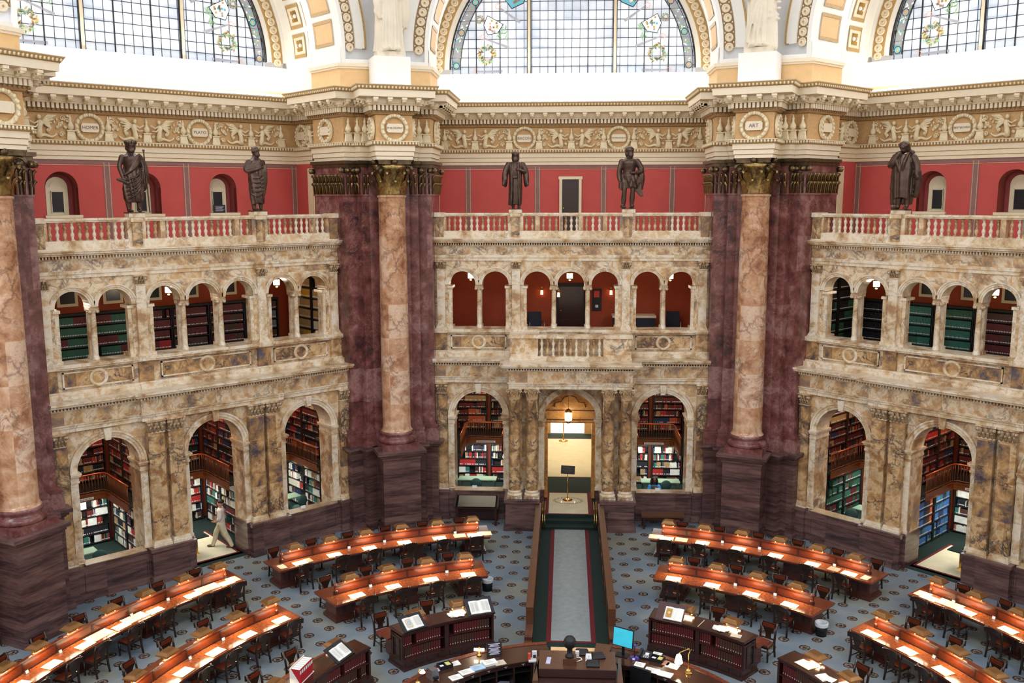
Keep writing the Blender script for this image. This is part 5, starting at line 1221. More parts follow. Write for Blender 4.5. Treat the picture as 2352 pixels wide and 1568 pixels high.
def card_holder():
    t = thing('seat_card', '', 'card holder'); b = MB(); b.add([(-.045, -.025, 0), (.045, -.025, 0), (.045, .0, .075), (-.045, .0, .075), (-.045, .025, 0), (.045, .025, 0)], [(0, 1, 2, 3), (3, 2, 5, 4), (0, 3, 4), (1, 5, 2)], 'steel'); b.build('holder', t)
    b = MB(); b.add([(-.038, -.0245, .008), (.038, -.0245, .008), (.038, -.003, .068), (-.038, -.003, .068)], [(0, 1, 2, 3)], 'label_white'); b.build('card', t); return t
PR_ = {}
def put(kind, maker, loc, rz, label, group):
    if kind not in PR_:
        t = maker(); t.location = loc; t.rotation_euler = (0, 0, rz); t['label'] = label; t['group'] = group; PR_[kind] = t; return t
    return dup(PR_[kind], loc, rz, label, group)
OUT_C = [14.4, 19.6, 24.85, 30.1, 35.3, 40.4]; MID_C = [18.4, 25.2, 32.1, 38.8]
OUT_S = [50.9, 55.8, 61.1, 65.9, 71.0, 75.6, 80.1]; MID_S = [52.8, 59.15, 65.4, 71.8, 78.2]
DESKS = []
for sg, sd_ in ((1, 'left'), (-1, 'right')):
    DESKS += [('outer desk %s of the aisle' % sd_, 11.45, 12.46, 12.02, sg*12.0, sg*43.9, [sg*a for a in OUT_C]), ('inner desk %s of the aisle' % sd_, 8.54, 9.68, 9.16, sg*15.0, sg*43.5, [sg*a for a in MID_C]),
              ('outer desk at the far %s' % sd_, 11.55, 12.56, 12.12, sg*48.6, sg*83, [sg*a for a in OUT_S]), ('inner desk at the far %s' % sd_, 8.6, 9.72, 9.2, sg*49.9, sg*81.5, [sg*a for a in MID_S])]
rnd = random.Random(12)
def vis(a, r):   # leave out what lies wholly outside the frame
    x, y, z = polar(r, a, .6); d = Vector((x, y, z))-cam.location; dep = d.dot(_fw)
    px = 1176+2149.9*d.dot(_r2)/dep; py = 784-2149.9*d.dot(_u2)/dep
    return -70 < px < 2430 and py < 1640
for nm, r0, r1, rp, a0, a1, lps in DESKS:
    lo, hi = min(a0, a1), max(a0, a1)
    long_desk('long curved mahogany reading desk, %s' % nm, 'curved reading desks', r0, r1, rp, lo, hi, sorted(lps))
    for i, a in enumerate(lps):
        rd = radians(a)
        if not vis(a, rp): continue
        cnt = '%s from the %s' % (ORD[i+1], 'aisle' if 'of the aisle' in nm else 'doorway')
        lm = put('lamp', reading_lamp, polar(rp, a, .885), rd, 'bronze reading lamp, %s, %s' % (nm, cnt), 'hooded reading lamps')
        l = lamp('reading_glow', 'AREA', polar(rp-.12, a, .965), 17, (1, .78, .46), .32, .1); l.rotation_euler = Euler((radians(-18), 0, rd), 'XYZ')
        put('sheet', patch_panel, polar(r0+.20, a, .626), rd, 'brass framed bright patch panel, %s, %s' % (nm, cnt), 'bright patch panels under the lamps')
        put('chair', reading_chair, polar(r0-.1, a+rnd.uniform(-.25, .25)-.25*(1 if a > 0 else -1)*0, 0), rd+rnd.uniform(-.05, .05), 'near side chair, %s, %s' % (nm, cnt), 'chairs at the desks')
        if vis(a, r1+.4):
            put('chair', reading_chair, polar(r1+.08, a+(1.35 if a > 0 else -1.35)*11.5/r0*1.0, 0), rd+pi+rnd.uniform(-.05, .05), 'far side chair, %s, %s' % (nm, cnt), 'chairs at the desks')
        if i and (i*7+len(nm)) % 3 != 0:
            am = (a+lps[i-1])/2; put('card', card_holder, polar(rp-.12, am, .626), radians(am), 'small white seat card on the %s, left of seat %s' % (nm, ORD[i+1]) if 0 else 'small seat card, %s, by lamp %s' % (nm, cnt), 'seat cards')
# glass joints and blotters lying beside the bright patch panels
def blotter(nm, a, r, w_, h_, mat_, lb, rz=0):
    b = MB(); b.box(-w_/2, w_/2, -h_/2, h_/2, 0, .004, mat_); o = b.build('desk_blotter', loc=polar(r, a, .627), rz=radians(a)+rz); tag(o, lb, 'blotter', 'desk blotters')
blotter('', 12.75, 11.72, .42, .34, 'blotter', 'cream blotter at the aisle end of the left outer desk')
blotter('', 16.5, 11.7, .36, .30, 'blotter', 'cream blotter on the left outer desk, left of its first lamp')
blotter('', -12.75, 11.72, .42, .34, 'blotter', 'cream blotter at the aisle end of the right outer desk')
blotter('', -16.5, 11.7, .36, .30, 'blotter', 'cream blotter on the right outer desk, right of its first lamp')
blotter('', 42.9, 11.72, .2, .3, 'blotter', 'narrow cream blotter at the doorway end of the left outer desk')
blotter('', 39.1, 11.7, .2, .28, 'pink_blotter', 'pinkish blotter on the left outer desk beside its last patch panel')
blotter('', -38.2, 11.7, .3, .28, 'pink_blotter', 'pinkish blotter on the right outer desk, left of its last lamp')
blotter('', -42.5, 11.72, .2, .3, 'blotter', 'narrow cream blotter at the doorway end of the right outer desk')
blotter('', 49.7, 11.85, .3, .34, 'blotter', 'cream blotter at the doorway end of the far left outer desk')
blotter('', 53.3, 11.85, .62, .36, 'blotter', 'wide cream blotter between the first two lamps, far left outer desk')
blotter('', 63.6, 11.85, .6, .36, 'blotter', 'wide cream blotter between third and fourth lamps, far left outer desk')
blotter('', 68.6, 11.85, .62, .36, 'blotter', 'wide cream blotter between fourth and fifth lamps, far left outer desk')
blotter('', -49.8, 11.85, .36, .34, 'blotter', 'cream blotter at the doorway end of the far right outer desk')
blotter('', -53.3, 11.85, .62, .36, 'blotter', 'wide cream blotter between the first two lamps, far right outer desk')
# ================================================================ curved bookcases with desk behind
def ring_case(label, a0, a1, lps, key, volpal, split):
    t = thing('curved_bookcase', label, 'bookcase', (0, 0, 0), 0, 'curved bookcases')
    sgn = 1; b = MB(); b.arc(5.72, 6.3, a0, a1, .835, .87, 'mahogany_dark'); b.arc(5.75, 6.25, a0+.2, a1-.2, .8, .835, 'mahogany_dark'); b.build('top', t)
    b = MB(); b.arc(5.73, 6.24, a0+.3, a1-.3, .87, .876, 'dark_glass'); b.build('glass_cover', t)
    b = MB(); b.arc(5.62, 6.3, a0-.3, a1+.3, 0, .07, 'mahogany_dark'); b.arc(5.66, 6.3, a0, a1, .07, .2, 'mahogany_dark')
    n = 8
    for i in range(n): q0 = a0+(a1-a0)*(i+.12)/n; q1 = a0+(a1-a0)*(i+.88)/n; b.arc(5.645, 5.66, q0, q1, .09, .18, 'shelf_brown')
    b.build('plinth', t)
    for a in (a0, (a0+a1)/2, a1):
        b = MB(); b.arc(5.74, 6.2, a-.5 if a > a0 else a, a+.5 if a < a1 else a, .2, .8, 'mahogany_dark', seg=2); b.build('upright', t)
    b = MB(); b.arc(6.0, 6.22, a0, a1, .2, .8, 'mahogany_dark'); b.build('back_panel', t)
    for z in (.2, .49, .785): b = MB(); b.arc(5.75, 6.0, a0, a1, z, z+.015, 'mahogany_dark'); b.build('shelf', t)
    b = MB(); b.arc(6.2, 6.72, a0-.5, a1+.9, .585, .62, 'mahogany'); b.arc(6.25, 6.6, a0+.8, a1-.8, .07, .585, 'desk_front'); b.build('desk_leaf', t)
    b = MB()
    for s, a in ((-1, a0), (1, a1)):
        T = Matrix.Rotation(radians(a), 4, 'Z') @ Matrix.Translation((0, 5.98, 0)); q = .012 if s > 0 else -.012
        x0, x1 = sorted((0, -s*.015)); b.box(x0, x1, -.16, .16, .7, .74, 'shelf_brown', T); b.box(x0, x1, -.16, .16, .22, .26, 'shelf_brown', T); b.box(x0, x1, -.16, -.12, .26, .7, 'shelf_brown', T); b.box(x0, x1, .12, .16, .26, .7, 'shelf_brown', T)
    b.build('end_panel', t)
    rn = random.Random(int(a0*7)+77)
    for z, row in ((.215, 'lower'), (.505, 'upper')):
        a = a0+.9; n = 0; col = volpal[0]; seg_left = 0
        while a < a1-1.0:
            if abs(a-(a0+a1)/2) < .75: a += 1.5; continue
            if seg_left == 0: seg_left = rn.choice((4, 6, 9)); wd = rn.choice((.048, .056, .064)); col = rn.choice(volpal if row == 'upper' or len(volpal) < 3 else volpal)
            da = degrees_(wd/5.8)
            T = Matrix.Rotation(radians(a+da/2), 4, 'Z') @ Matrix.Translation((0, 5.79, z))
            T = Matrix.Translation(polar(5.79, a+da/2, z)) @ Matrix.Rotation(radians(a+da/2), 4, 'Z')
            if not vis(a+da/2, 5.8): a += da; continue
            side = 'left' if a > (a0+a1)/2 else 'right'
            one_book(T, -wd*.46, wd*.92, .25 if wd < .06 else .235, col, '%s bound volume, %s shelf, %s half, %s' % (col, row, side, key), 'volumes in the %s' % key, .15, .22)
            a += da; seg_left -= 1; n += 1
            if rn.random() < .03: a += 1.2
    return t
def degrees_(x): return x*180/pi
M['dark_glass'] = wood('glassed_dark_wood', '2a120b', '4c2c1d', .12, 4, .5)
CA = [26.0, 36.2]
ring_case('curved dark bookcase of red volumes left of the aisle, near the counter', 18.8, 42.4, CA, 'left middle bookcase', ['maroon', 'maroon', 'brown'], 0)
ring_case('curved dark bookcase of brown volumes right of the aisle, near the counter', -42.6, -18.8, [-a for a in CA], 'right middle bookcase', ['maroon', 'brown'], 0)
ring_case('curved bookcase at the bottom left with a red book box on top', 51, 83, [56.4, 65.5, 74.2], 'bottom left bookcase', ['brown', 'brown', 'green', 'maroon'], 0)
ring_case('curved bookcase cut by the bottom right of the photo', -83, -51.2, [-56.5, -65.4], 'bottom right bookcase', ['maroon', 'brown'], 0)
for a, nm in ((25.9, 'left middle bookcase, near the aisle'), (36.0, 'left middle bookcase, away from the aisle'), (-26.1, 'right middle bookcase, near the aisle'), (-36.6, 'right middle bookcase, away from the aisle'),
              (56.4, 'bottom left bookcase, beside the open book'), (65.5, 'bottom left bookcase, above the red box'), (74.2, 'bottom left bookcase, at the bottom edge'), (-56.6, 'bottom right bookcase, topmost'), (-65.4, 'bottom right bookcase, second one')):
    rd = radians(a); t = put('lamp', reading_lamp, polar(6.28, a, .88), rd, 'bronze hooded reading lamp on the %s' % nm, 'hooded reading lamps')
    l = lamp('reading_glow', 'AREA', polar(6.24, a, .95), 6, (1, .78, .48), .34, .2); l.rotation_euler = (0, 0, rd)
    put('chair', reading_chair, polar(6.95, a+(4.2 if a > 0 else -4.2), 0), rd+pi, 'russet leather chair behind the %s' % nm, 'chairs at the desks')
for a, lb, r in ((-24.9, 'brass framed bright patch panel on the right middle bookcase beside the folio stand', 5.99), (-56.6, 'brass framed bright patch panel on the bottom right bookcase', 5.98)):
    put('sheet', patch_panel, polar(r, a, .878), radians(a), lb, 'bright patch panels under the lamps')
# open books on stands
def book_stand(label, a, r, pic=None, tilt=32, s=1.0, back=None, col='black'):
    t = thing('book_stand', label, 'book stand', polar(r, a, .876), radians(a)+(back or 0))
    b = MB(); b.lathe([(0, 0), (.1, 0), (.11, .02), (.07, .05), (.06, .09), (.0, .1)], 'shelf' if col == 'black' else 'rail_wood', 16); b.build('base', t)
    T = Matrix.Translation((0, -.02, .1)) @ Matrix.Rotation(radians(tilt), 4, 'X')
    b = MB(); b.box(-.3*s, .3*s, -.2*s, .24*s, 0, .02, col, T); b.box(-.3*s, .3*s, -.215*s, -.2*s, 0, .05, col, T); b.build('tray', t)
    return t, T
def open_book(label, t, T, pic, s=1.0, dx=0):
    W = Matrix.Translation(t.location) @ Matrix.Rotation(t.rotation_euler[2], 4, 'Z') @ T
    o = thing('open_book', label, 'book', W.to_translation()); o.rotation_euler = W.to_euler()
    for sx in (-1, 1):
        b = MB(); P = []; n = 8
        for i in range(n+1):
            f = i/n; z = .022+.045*sin(min(1, f*1.6)*pi*.5)*(1-f*.55); P += [(dx+sx*f*.22*s, -.17*s, z), (dx+sx*f*.22*s, .15*s, z)]
        b.add(P, [(i*2, i*2+2, i*2+3, i*2+1) for i in range(n)], 'paper', True); b.box(min(dx, dx+sx*.22*s), max(dx, dx+sx*.22*s), -.17*s, .15*s, .02, .035, 'paper')
        if pic and sx < 0: b.box(dx-.18*s, dx-.04*s, -.12*s, .1*s, .0655, .0665, pic); b.ball((dx-.11*s, -.01, .0665), (.045, .045, .003), 'tan' if pic == 'gold_print' else 'skyblue', 12, 4)
        elif pic == 'gold_print' and sx > 0: pass
        else:
            for c in (0, 1):
                for k in range(14): x0 = dx+sx*(.035+.088*c)*s; b.box(min(x0, x0+sx*.075*s), max(x0, x0+sx*.075*s), (.1-.017*k)*s, (.103-.017*k)*s, .068-.012*c, .0685-.012*c, 'ink')
        b.build('page', o)
    return o
M['gold_print'] = plain('gold_print', 'b98c3c', .6, var=.3, scale=20)
t, T = book_stand('black stand holding an open book at the left end of the left bookcase', 38.6, 5.92); open_book('open book with a tan emblem page on the black stand', t, T, 'blotter')
t, T = book_stand('black stand holding a large open book near the aisle end of the left bookcase', 21.7, 5.98, s=1.12); open_book('large open book with plain text pages on the black stand', t, T, None, 1.12)
t, T = book_stand('reddish wooden folio stand near the aisle on the right bookcase', -23.6, 5.93, s=1.1, col='desk_front', tilt=40); open_book('open book with a golden picture page on the wooden folio stand', t, T, 'gold_print', 1.0, .08)
t, T = book_stand('black stand holding an open book on the bottom left bookcase', 58.2, 5.95, back=.15); open_book('open book with double columns of text on the bottom left stand', t, T, None)
# loose papers
def papers(label, a, r, z, n, seed, mat_='paper', w_=.26, h_=.2, rz=0):
    rn = random.Random(seed); t = thing('paper_pile', label, 'papers', polar(r, a, z), radians(a)+rz)
    for i in range(n): b = MB(); T = Matrix.Translation((rn.uniform(-.07, .07)*(n > 1), rn.uniform(-.05, .05)*(n > 1), .004*i)) @ Matrix.Rotation(rn.uniform(-.5, .5)*(n > 1), 4, 'Z'); b.box(-w_/2, w_/2, -h_/2, h_/2, 0, .003, mat_, T); b.build('sheet', t)
    return t
papers('fanned white papers under the lamp on the left bookcase', 27.3, 5.97, .878, 7, 1)
papers('fanned white papers on the right bookcase under its second lamp', -35.2, 5.97, .878, 7, 2)
papers('flat pinkish booklet at the far end of the right bookcase', -39.4, 5.9, .878, 1, 3, 'blotter', .24, .17, .3)
papers('overlapping white sheets on the bottom right bookcase', -62.5, 5.93, .878, 4, 4)
b = MB(); b.box(-.2, .2, -.008, .008, 0, .004, 'blotter'); tag(b.build('paper_strip', loc=polar(5.98, -30.6, .878), rz=radians(-30.6+90)), 'thin pale strip lying across the right bookcase top', 'strip')
# red boxed set
t = thing('book_box', 'white slipcase holding a row of red volumes, bottom left', 'box', polar(6.02, 68.5, .876), radians(68.5)+.15)
b = MB(); b.box(-.3, .3, .1, .115, 0, .34, 'white'); b.box(-.3, .3, -.12, .115, 0, .012, 'white'); b.add([(-.3, -.12, .012), (-.3, .1, .012), (-.3, .1, .34), (-.29, -.12, .012), (-.29, .1, .012), (-.29, .1, .34)], [(0, 1, 2), (3, 5, 4), (0, 2, 5, 3)], 'white'); b.build('slipcase', t)
for i in range(7):
    o = thing('book', 'red volume with white spine lines in the white slipcase', 'book', tuple(Matrix.Translation(t.location) @ Matrix.Rotation(t.rotation_euler[2], 4, 'Z') @ Vector((-.245+.078*i, 0, .013))), t.rotation_euler[2], 'red boxed volumes')
    b = MB(); b.box(-.037, .037, -.11, .095, 0, .31, 'orange_case'); b.build('cover', o); b = MB(); b.box(-.034, .034, -.105, .09, .31, .313, 'paper'); b.build('page_block', o); b = MB(); b.box(-.025, .025, -.112, -.11, .2, .27, 'label_white'); b.build('spine_label', o)
# ================================================================ central counter
def counter(label, a0, a1, cub):
    t = thing('service_counter', label, 'counter', (0, 0, 0), 0, 'service counters')
    b = MB(); b.arc(3.22, 3.98, a0, a1, .86, .9, 'mahogany_dark'); b.arc(3.9, 4.02, a0, a1, .86, .915, 'mahogany'); b.build('top', t)
    b = MB(); b.arc(3.24, 3.97, a0+.1, a1-.1, .9, .904, 'dark_glass'); b.build('glass_cover', t)
    b = MB(); b.arc(3.84, 3.92, a0, a1, 0, .86, 'mahogany_dark'); b.build('outer_panel', t)
    b = MB(); b.arc(3.26, 3.3, a0, a1, .78, .86, 'shelf_brown'); ap = b.build('apron', t)
    for z in (0.3, .62): b = MB(); b.arc(3.3, 3.84, a0, a1, z, z+.02, 'shelf'); b.build('shelf', t)
    n = int((a1-a0)/6.5)
    for i in range(n+1):
        a = a0+(a1-a0)*i/n; b = MB(); b.arc(3.27, 3.84, a-.3, a+.3, 0, .86, 'shelf_brown', seg=1); b.build('divider', t)
        if i < n:
            c = a+(a1-a0)/n/2; b = MB(); b.ball(polar(3.24, c, .82), .016, 'steel', 8, 5); T = Matrix.Translation(polar(3.25, c, .0)) @ Matrix.Rotation(radians(c), 4, 'Z'); b.box(-.035, .035, -.006, 0, .835, .855, 'label_white', T); b.build('drawer_knob', ap)
            if cub and i % 2 == 0: papers('white papers in cubbyhole %d of the %s counter' % (i//2+1, cub) if 0 else 'white papers in a cubbyhole of the %s counter, %s along' % (cub, ORD[i+1]), c, 3.45, .321, 2, i, 'tape_white', .22, .2)
    return t
counter('curved dark wood service counter left of the centre desk', 8.0, 64, 'left'); counter('curved dark wood service counter right of the centre desk', -60, -13.5, 'right')
b = MB(); b.arc(3.5, 3.98, -13.2, -8, .0, .9, 'mahogany_dark'); b.arc(3.45, 4.0, -13.2, -8, .9, .92, 'rail_wood'); tag(b.build('counter_block'), 'brown topped counter end block right of the gate', 'counter')
b = MB(); b.box(-.45, .62, 0, .28, .84, .87, 'tan'); b.box(-.45, .62, .1, .14, 0, .84, 'rail_wood'); tag(b.build('swing_gate', loc=(0, 3.55, 0)), 'light brown wooden gate closing the aisle behind the centre desk', 'gate')
t = thing('centre_desk', 'raised brown librarian desk in the centre of the ring', 'desk', (.12, 2.72, 0))
b = MB(); b.box(-.80, .80, -.38, .4, 1.08, 1.15, 'rail_wood'); b.build('desktop', t)
b = MB(); b.box(-.92, .84, -.7, .2, 0, .96, 'mahogany_dark'); b.build('body', t); b = MB(); b.box(-.80, .80, -.41, -.38, .98, 1.15, 'mahogany_dark'); b.build('front_lip', t)
for s in (-1, 1): b = MB(); x0, x1 = sorted((s*.80, s*.92)); b.prism([(x0, -.7), (x1, -.7), (x1 if s > 0 else x0+.05, .3), (x1-.05 if s > 0 else x1, .3)], .96, 1.05, 'rail_wood'); b.build('side_wing', t)
# things on the desk
def D0(x, y, z=1.15): return (x, y, z)
t = thing('desk_lamp', 'black spotlight on a brown block on the centre desk', 'lamp', D0(-.04, 2.6)); b = MB(); b.box(-.14, .14, -.12, .12, 0, .14, 'rail_wood'); b.build('block', t)
b = MB(); b.lathe([(0, .14), (.09, .14), (.095, .17), (.06, .19), (.055, .32), (.075, .36), (.0, .37)], 'black', 16); b.build('base', t); b = MB(); b.ball((0, 0, .47), (.13, .13, .13), 'black', 16, 10); b.lathe([(.08, .34), (.125, .38), (.14, .47), (.1, .55)], 'black', 16); b.build('lamp_head', t)
t = thing('remote_control', 'pale blue slim remote lying on the centre desk', 'remote', D0(-.48, 2.66), -.1); b = MB(); b.box(-.045, .045, -.14, .12, 0, .02, 'tape_white'); b.build('body', t); b = MB(); b.box(-.03, .03, .09, .12, .02, .025, 'skyblue'); b.build('button', t)
def disc_case(label, x, y, rz, s=1):
    b = MB(); b.frust(-.13*s, .13*s, -.1*s, .1*s, 0, .03, -.01, 'black'); b.frust(-.14*s, .14*s, -.11*s, .11*s, .03, .085, .03, 'black'); o = b.build('headset_case', loc=D0(x, y), rz=rz); tag(o, label, 'case', 'black cases on the centre desk')
disc_case('rounded black case nearest the front of the centre desk', .44, 2.52, 0, 1); disc_case('flat black case at the right back of the centre desk', .56, 2.86, .2); disc_case('flat black case behind the white box on the centre desk', .22, 3.0, 0)
t = thing('white_charger', 'white rounded box between the black cases', 'box', D0(.36, 2.8)); b = MB(); b.frust(-.07, .07, -.12, .12, 0, .06, .015, 'white'); b.build('body', t); b = MB(); b.box(-.02, .02, -.09, .02, .06, .063, 'tape_white'); b.build('panel', t)
b = MB(); b.tube([(.12+.1*cos(k*.5)*(1-k*.01), 2.72+.08*sin(k*.5), 1.16+.01*(k % 3)) for k in range(22)], .009, 'white', 6); tag(b.build('white_cable'), 'white cable coiled beside the black spotlight', 'cable')
b = MB(); b.box(-.04, .04, -.03, .03, 0, .11, 'white'); tag(b.build('plug_adapter', loc=D0(.12, 2.9)), 'white plug adapter behind the coiled cable', 'adapter')
# monitor, microphone, phone, lamp on the right counter
t = thing('monitor', 'flat monitor with a bright cyan screen beside the centre desk', 'monitor', (1.12, 3.45, .904), -.35)
b = MB(); b.box(-.16, .12, -.1, .1, 0, .015, 'black'); b.build('foot', t); b = MB(); b.box(-.03, .03, .0, .03, .015, .3, 'black'); b.build('stand', t); T = Matrix.Translation((0, -.02, .42)) @ Matrix.Rotation(radians(-10), 4, 'X') @ Matrix.Rotation(-.25, 4, 'Z')
b = MB(); b.box(-.25, .25, 0, .03, -.2, .2, 'black', T); b.build('housing', t); b = MB(); b.box(-.235, .235, -.004, 0, -.185, .185, 'screen', T); b.build('screen', t)
t = thing('desk_chair', 'black office chair behind the right counter', 'chair', (1.32, 2.55, 0), 2.6); b = MB(); b.box(-.24, .24, -.22, .22, .4, .48, 'black'); b.build('seat', t); b = MB(); b.box(-.23, .23, -.28, -.22, .45, .98, 'black'); b.build('backrest', t); b = MB(); b.tube([(0, 0, .08), (0, 0, .4)], .03, 'black', 8)
for k in range(5): a = k*1.256; b.tube([(0, 0, .08), (.24*cos(a), .24*sin(a), .04)], .018, 'black', 6)
b.build('base', t)
t = thing('microphone', 'small desk microphone on a violet base, right counter', 'microphone', (1.36, 3.3, .904)); b = MB(); b.box(-.09, .09, -.06, .06, 0, .05, 'purple'); b.box(-.05, .0, -.065, -.06, .01, .05, 'label_white'); b.build('base', t); b = MB(); b.tube([(0, 0, .05), (0, .01, .3)], .012, 'black', 6); b.build('stem', t); b = MB(); b.ball((0, -.01, .32), .04, 'purple', 10, 6); b.build('head', t)
t = thing('telephone', 'black desk telephone with white keys on the right counter', 'telephone', (1.62, 3.42, .904), -.4); b = MB(); T = Matrix.Rotation(radians(14), 4, 'X'); b.box(-.1, .12, -.12, .12, .02, .06, 'black', T); b.build('body', t); b = MB(); b.box(-.16, -.1, -.13, .13, .04, .1, 'black', T); b.build('handset', t); b = MB(); b.box(-.02, .06, -.02, .06, .06, .065, 'label_white', T)
for i in range(3):
    for j in range(2): b.box(-.04+.045*i, -.01+.045*i, -.1+.04*j, -.07+.04*j, .06, .066, 'steel', T)
b.build('keypad', t)
t = thing('brass_lamp', 'brass swan neck lamp with a lit white shade, right counter', 'lamp', (2.44, 2.76, .904)); b = MB(); b.lathe([(0, 0), (.075, 0), (.08, .02), (.05, .035), (.06, .06), (.03, .09), (.0, .1)], 'brass', 20); b.build('base', t)
b = MB(); b.tube([(0, 0, .08), (0, 0, .42), (.03, 0, .5), (0, 0, .54), (-.1, -.01, .5), (-.18, -.02, .47), (-.21, -.02, .44)], .011, 'brass', 8); b.build('stem', t); b = MB(); b.lathe([(.025, .42), (.05, .4), (.065, .33), (.085, .24), (.08, .24), (.0, .3)], 'lamp_white', 18, cx=-.21, cy=-.02); b.build('lamp_shade', t)
lamp('brass_lamp_glow', 'POINT', (2.23, 2.73, 1.1), 5, (1, .72, .42), .05)
t = thing('brass_lamp', 'brass lamp with two lit white shades, left counter', 'lamp', (-2.0, 3.28, .904)); b = MB(); b.lathe([(0, 0), (.06, 0), (.05, .03), (.015, .05), (.015, .16), (0, .17)], 'brass', 16); b.build('base', t)
b = MB(); b.tube([(-.09, 0, .14), (0, 0, .19), (.09, 0, .14)], .01, 'brass', 6); b.build('arm', t); b = MB(); b.box(-.11, -.02, -.03, .03, .12, .16, 'lamp_white'); b.box(.02, .11, -.03, .03, .12, .16, 'lamp_white'); b.build('lamp_shade', t)
t = thing('brass_lamp', 'brass gooseneck lamp at the bottom end of the left counter', 'lamp', (-3.15, 2.05, .904)); b = MB(); b.lathe([(0, 0), (.07, 0), (.05, .03), (.0, .05)], 'brass', 16); b.build('base', t); b = MB(); b.tube([(0, 0, .02), (.0, 0, .2), (.04, 0, .32), (.1, 0, .3)], .012, 'brass', 6); b.build('stem', t); b = MB(); b.lathe([(.02, .3), (.06, .24), (0, .26)], 'lamp_white', 12, cx=.1); b.build('lamp_shade', t)
def sheet(label, x, y, rz, w_=.26, h_=.2, m='paper', z=.904, hh=.012):
    b = MB(); b.box(-w_/2, w_/2, -h_/2, h_/2, 0, hh, m)
    for k in range(5): b.box(-w_*.35, w_*(.1+.04*k), h_*(.3-.13*k), h_*(.32-.13*k), hh, hh+.001, 'ink')
    tag(b.build('paper_stack', loc=(x, y, z), rz=rz), label, 'papers', 'papers on the counters')
for i, (x, y, rz, w_, m) in enumerate(((1.45, 3.05, -.35, .22, 'paper'), (1.69, 2.82, -.4, .3, 'paper'), (1.95, 2.67, -.45, .3, 'paper'), (2.14, 3.03, -.5, .28, 'paper'), (1.86, 3.52, -.4, .2, 'paper'))):
    sheet('white paper on the right counter, %s' % ('nearest the centre desk', 'front row middle', 'front row right', 'large one by the brass lamp', 'beside the telephone')[i], x, y, rz, w_, .2, m)
for i, (x, y, rz, w_, m, hh) in enumerate(((-2.40, 2.32, .6, .26, 'paper', .01), (-2.2, 2.56, .6, .3, 'paper', .01), (-1.98, 2.74, .55, .28, 'skyblue', .02), (-1.74, 2.93, .5, .3, 'paper', .05), (-1.53, 2.98, .45, .24, 'blotter', .01), (-2.5, 2.9, .5, .24, 'paper', .01), (-2.87, 2.62, .6, .2, 'tape_white', .01))):
    sheet('paper on the left counter, %s' % ('white, lowest in the row', 'white, second in the row', 'pale blue', 'thick white stack', 'cream, below the black notice', 'white, behind the black tray', 'pink and white, left of the tray')[i], x, y, rz, w_, .2, m, hh=hh)
def tray(label, x, y, rz):
    t = thing('desk_tray', label, 'tray', (x, y, .904), rz); b = MB(); b.box(-.15, .15, -.1, .1, 0, .02, 'black')
    for q in ((-.15, -.135, -.1, .1), (.135, .15, -.1, .1), (-.15, .15, -.1, -.085), (-.15, .15, .085, .1), (-.01, .0, -.1, .1)): b.box(*q, 0.02, .08, 'black')
    b.build('tray', t); b = MB(); b.box(.02, .12, -.07, .07, .02, .07, 'yellow'); b.build('note_pad', t); b = MB(); b.box(-.12, -.03, -.06, .04, .02, .05, 'label_white'); b.build('slips', t)
tray('black slip tray with a yellow pad on the left counter', -2.68, 2.74, .55); tray('black slip tray with a yellow pad on the right counter', 1.84, 3.26, -.45)
sheet('small pink and white card beside the right tray', 2.02, 3.14, -.5, .14, .18, 'pink_blotter')
t = thing('stamp_machine', 'grey metal time stamp machine on the left counter', 'machine', (-2.88, 2.3, .904), .7); b = MB(); b.frust(-.09, .09, -.12, .12, 0, .2, .02, 'steel'); b.build('body', t); b = MB(); b.box(-.05, .05, -.16, -.1, .02, .08, 'black'); b.build('slot', t)
t = thing('notice_sign', 'black notice with white lettering on the left counter', 'sign', (-1.66, 3.26, .904), .28); T = Matrix.Rotation(radians(-14), 4, 'X'); b = MB(); b.box(-.17, .17, 0, .015, 0, .3, 'sign_dark', T); b.build('panel', t); b = MB()
for k in range(9): q = .13-.02*(k*5 % 3); b.box(-q, q, -.004, 0, .26-.026*k-(.01 if k > 2 else 0), .274-.026*k-(.01 if k > 2 else 0), 'tape_white', T)
b.build('lettering', t)
t = thing('telephone', 'small white and red phone stand beside the centre desk', 'telephone', (-.84, 3.12, .904), .1); b = MB(); b.box(-.08, .1, -.08, .08, 0, .03, 'label_white'); b.box(.0, .1, .02, .06, .03, .2, 'label_white'); b.build('body', t); b = MB(); b.box(-.09, -.03, -.02, .05, .03, .16, 'coral'); b.build('card', t); b = MB(); b.box(.02, .08, .015, .02, .05, .12, 'black'); b.build('display', t)
# ================================================================ waste bins
def bin_(label, x, y):
    t = thing('waste_bin', label, 'bin', (x, y, 0)); b = MB(); b.lathe([(0, .01), (.13, .0), (.155, .33), (.145, .33), (.125, .03)], 'black', 24); b.build('body', t); b = MB(); b.lathe([(.16, .25), (.165, .33), (.16, .345), (.14, .34), (.12, .2), (0, .15)], 'bag', 24); b.build('bin_liner', t)
bin_('black waste bin with a clear liner beside the left inner desk', -2.28, 8.75); bin_('black waste bin with a clear liner beside the right inner desk', 6.2, 6.5)
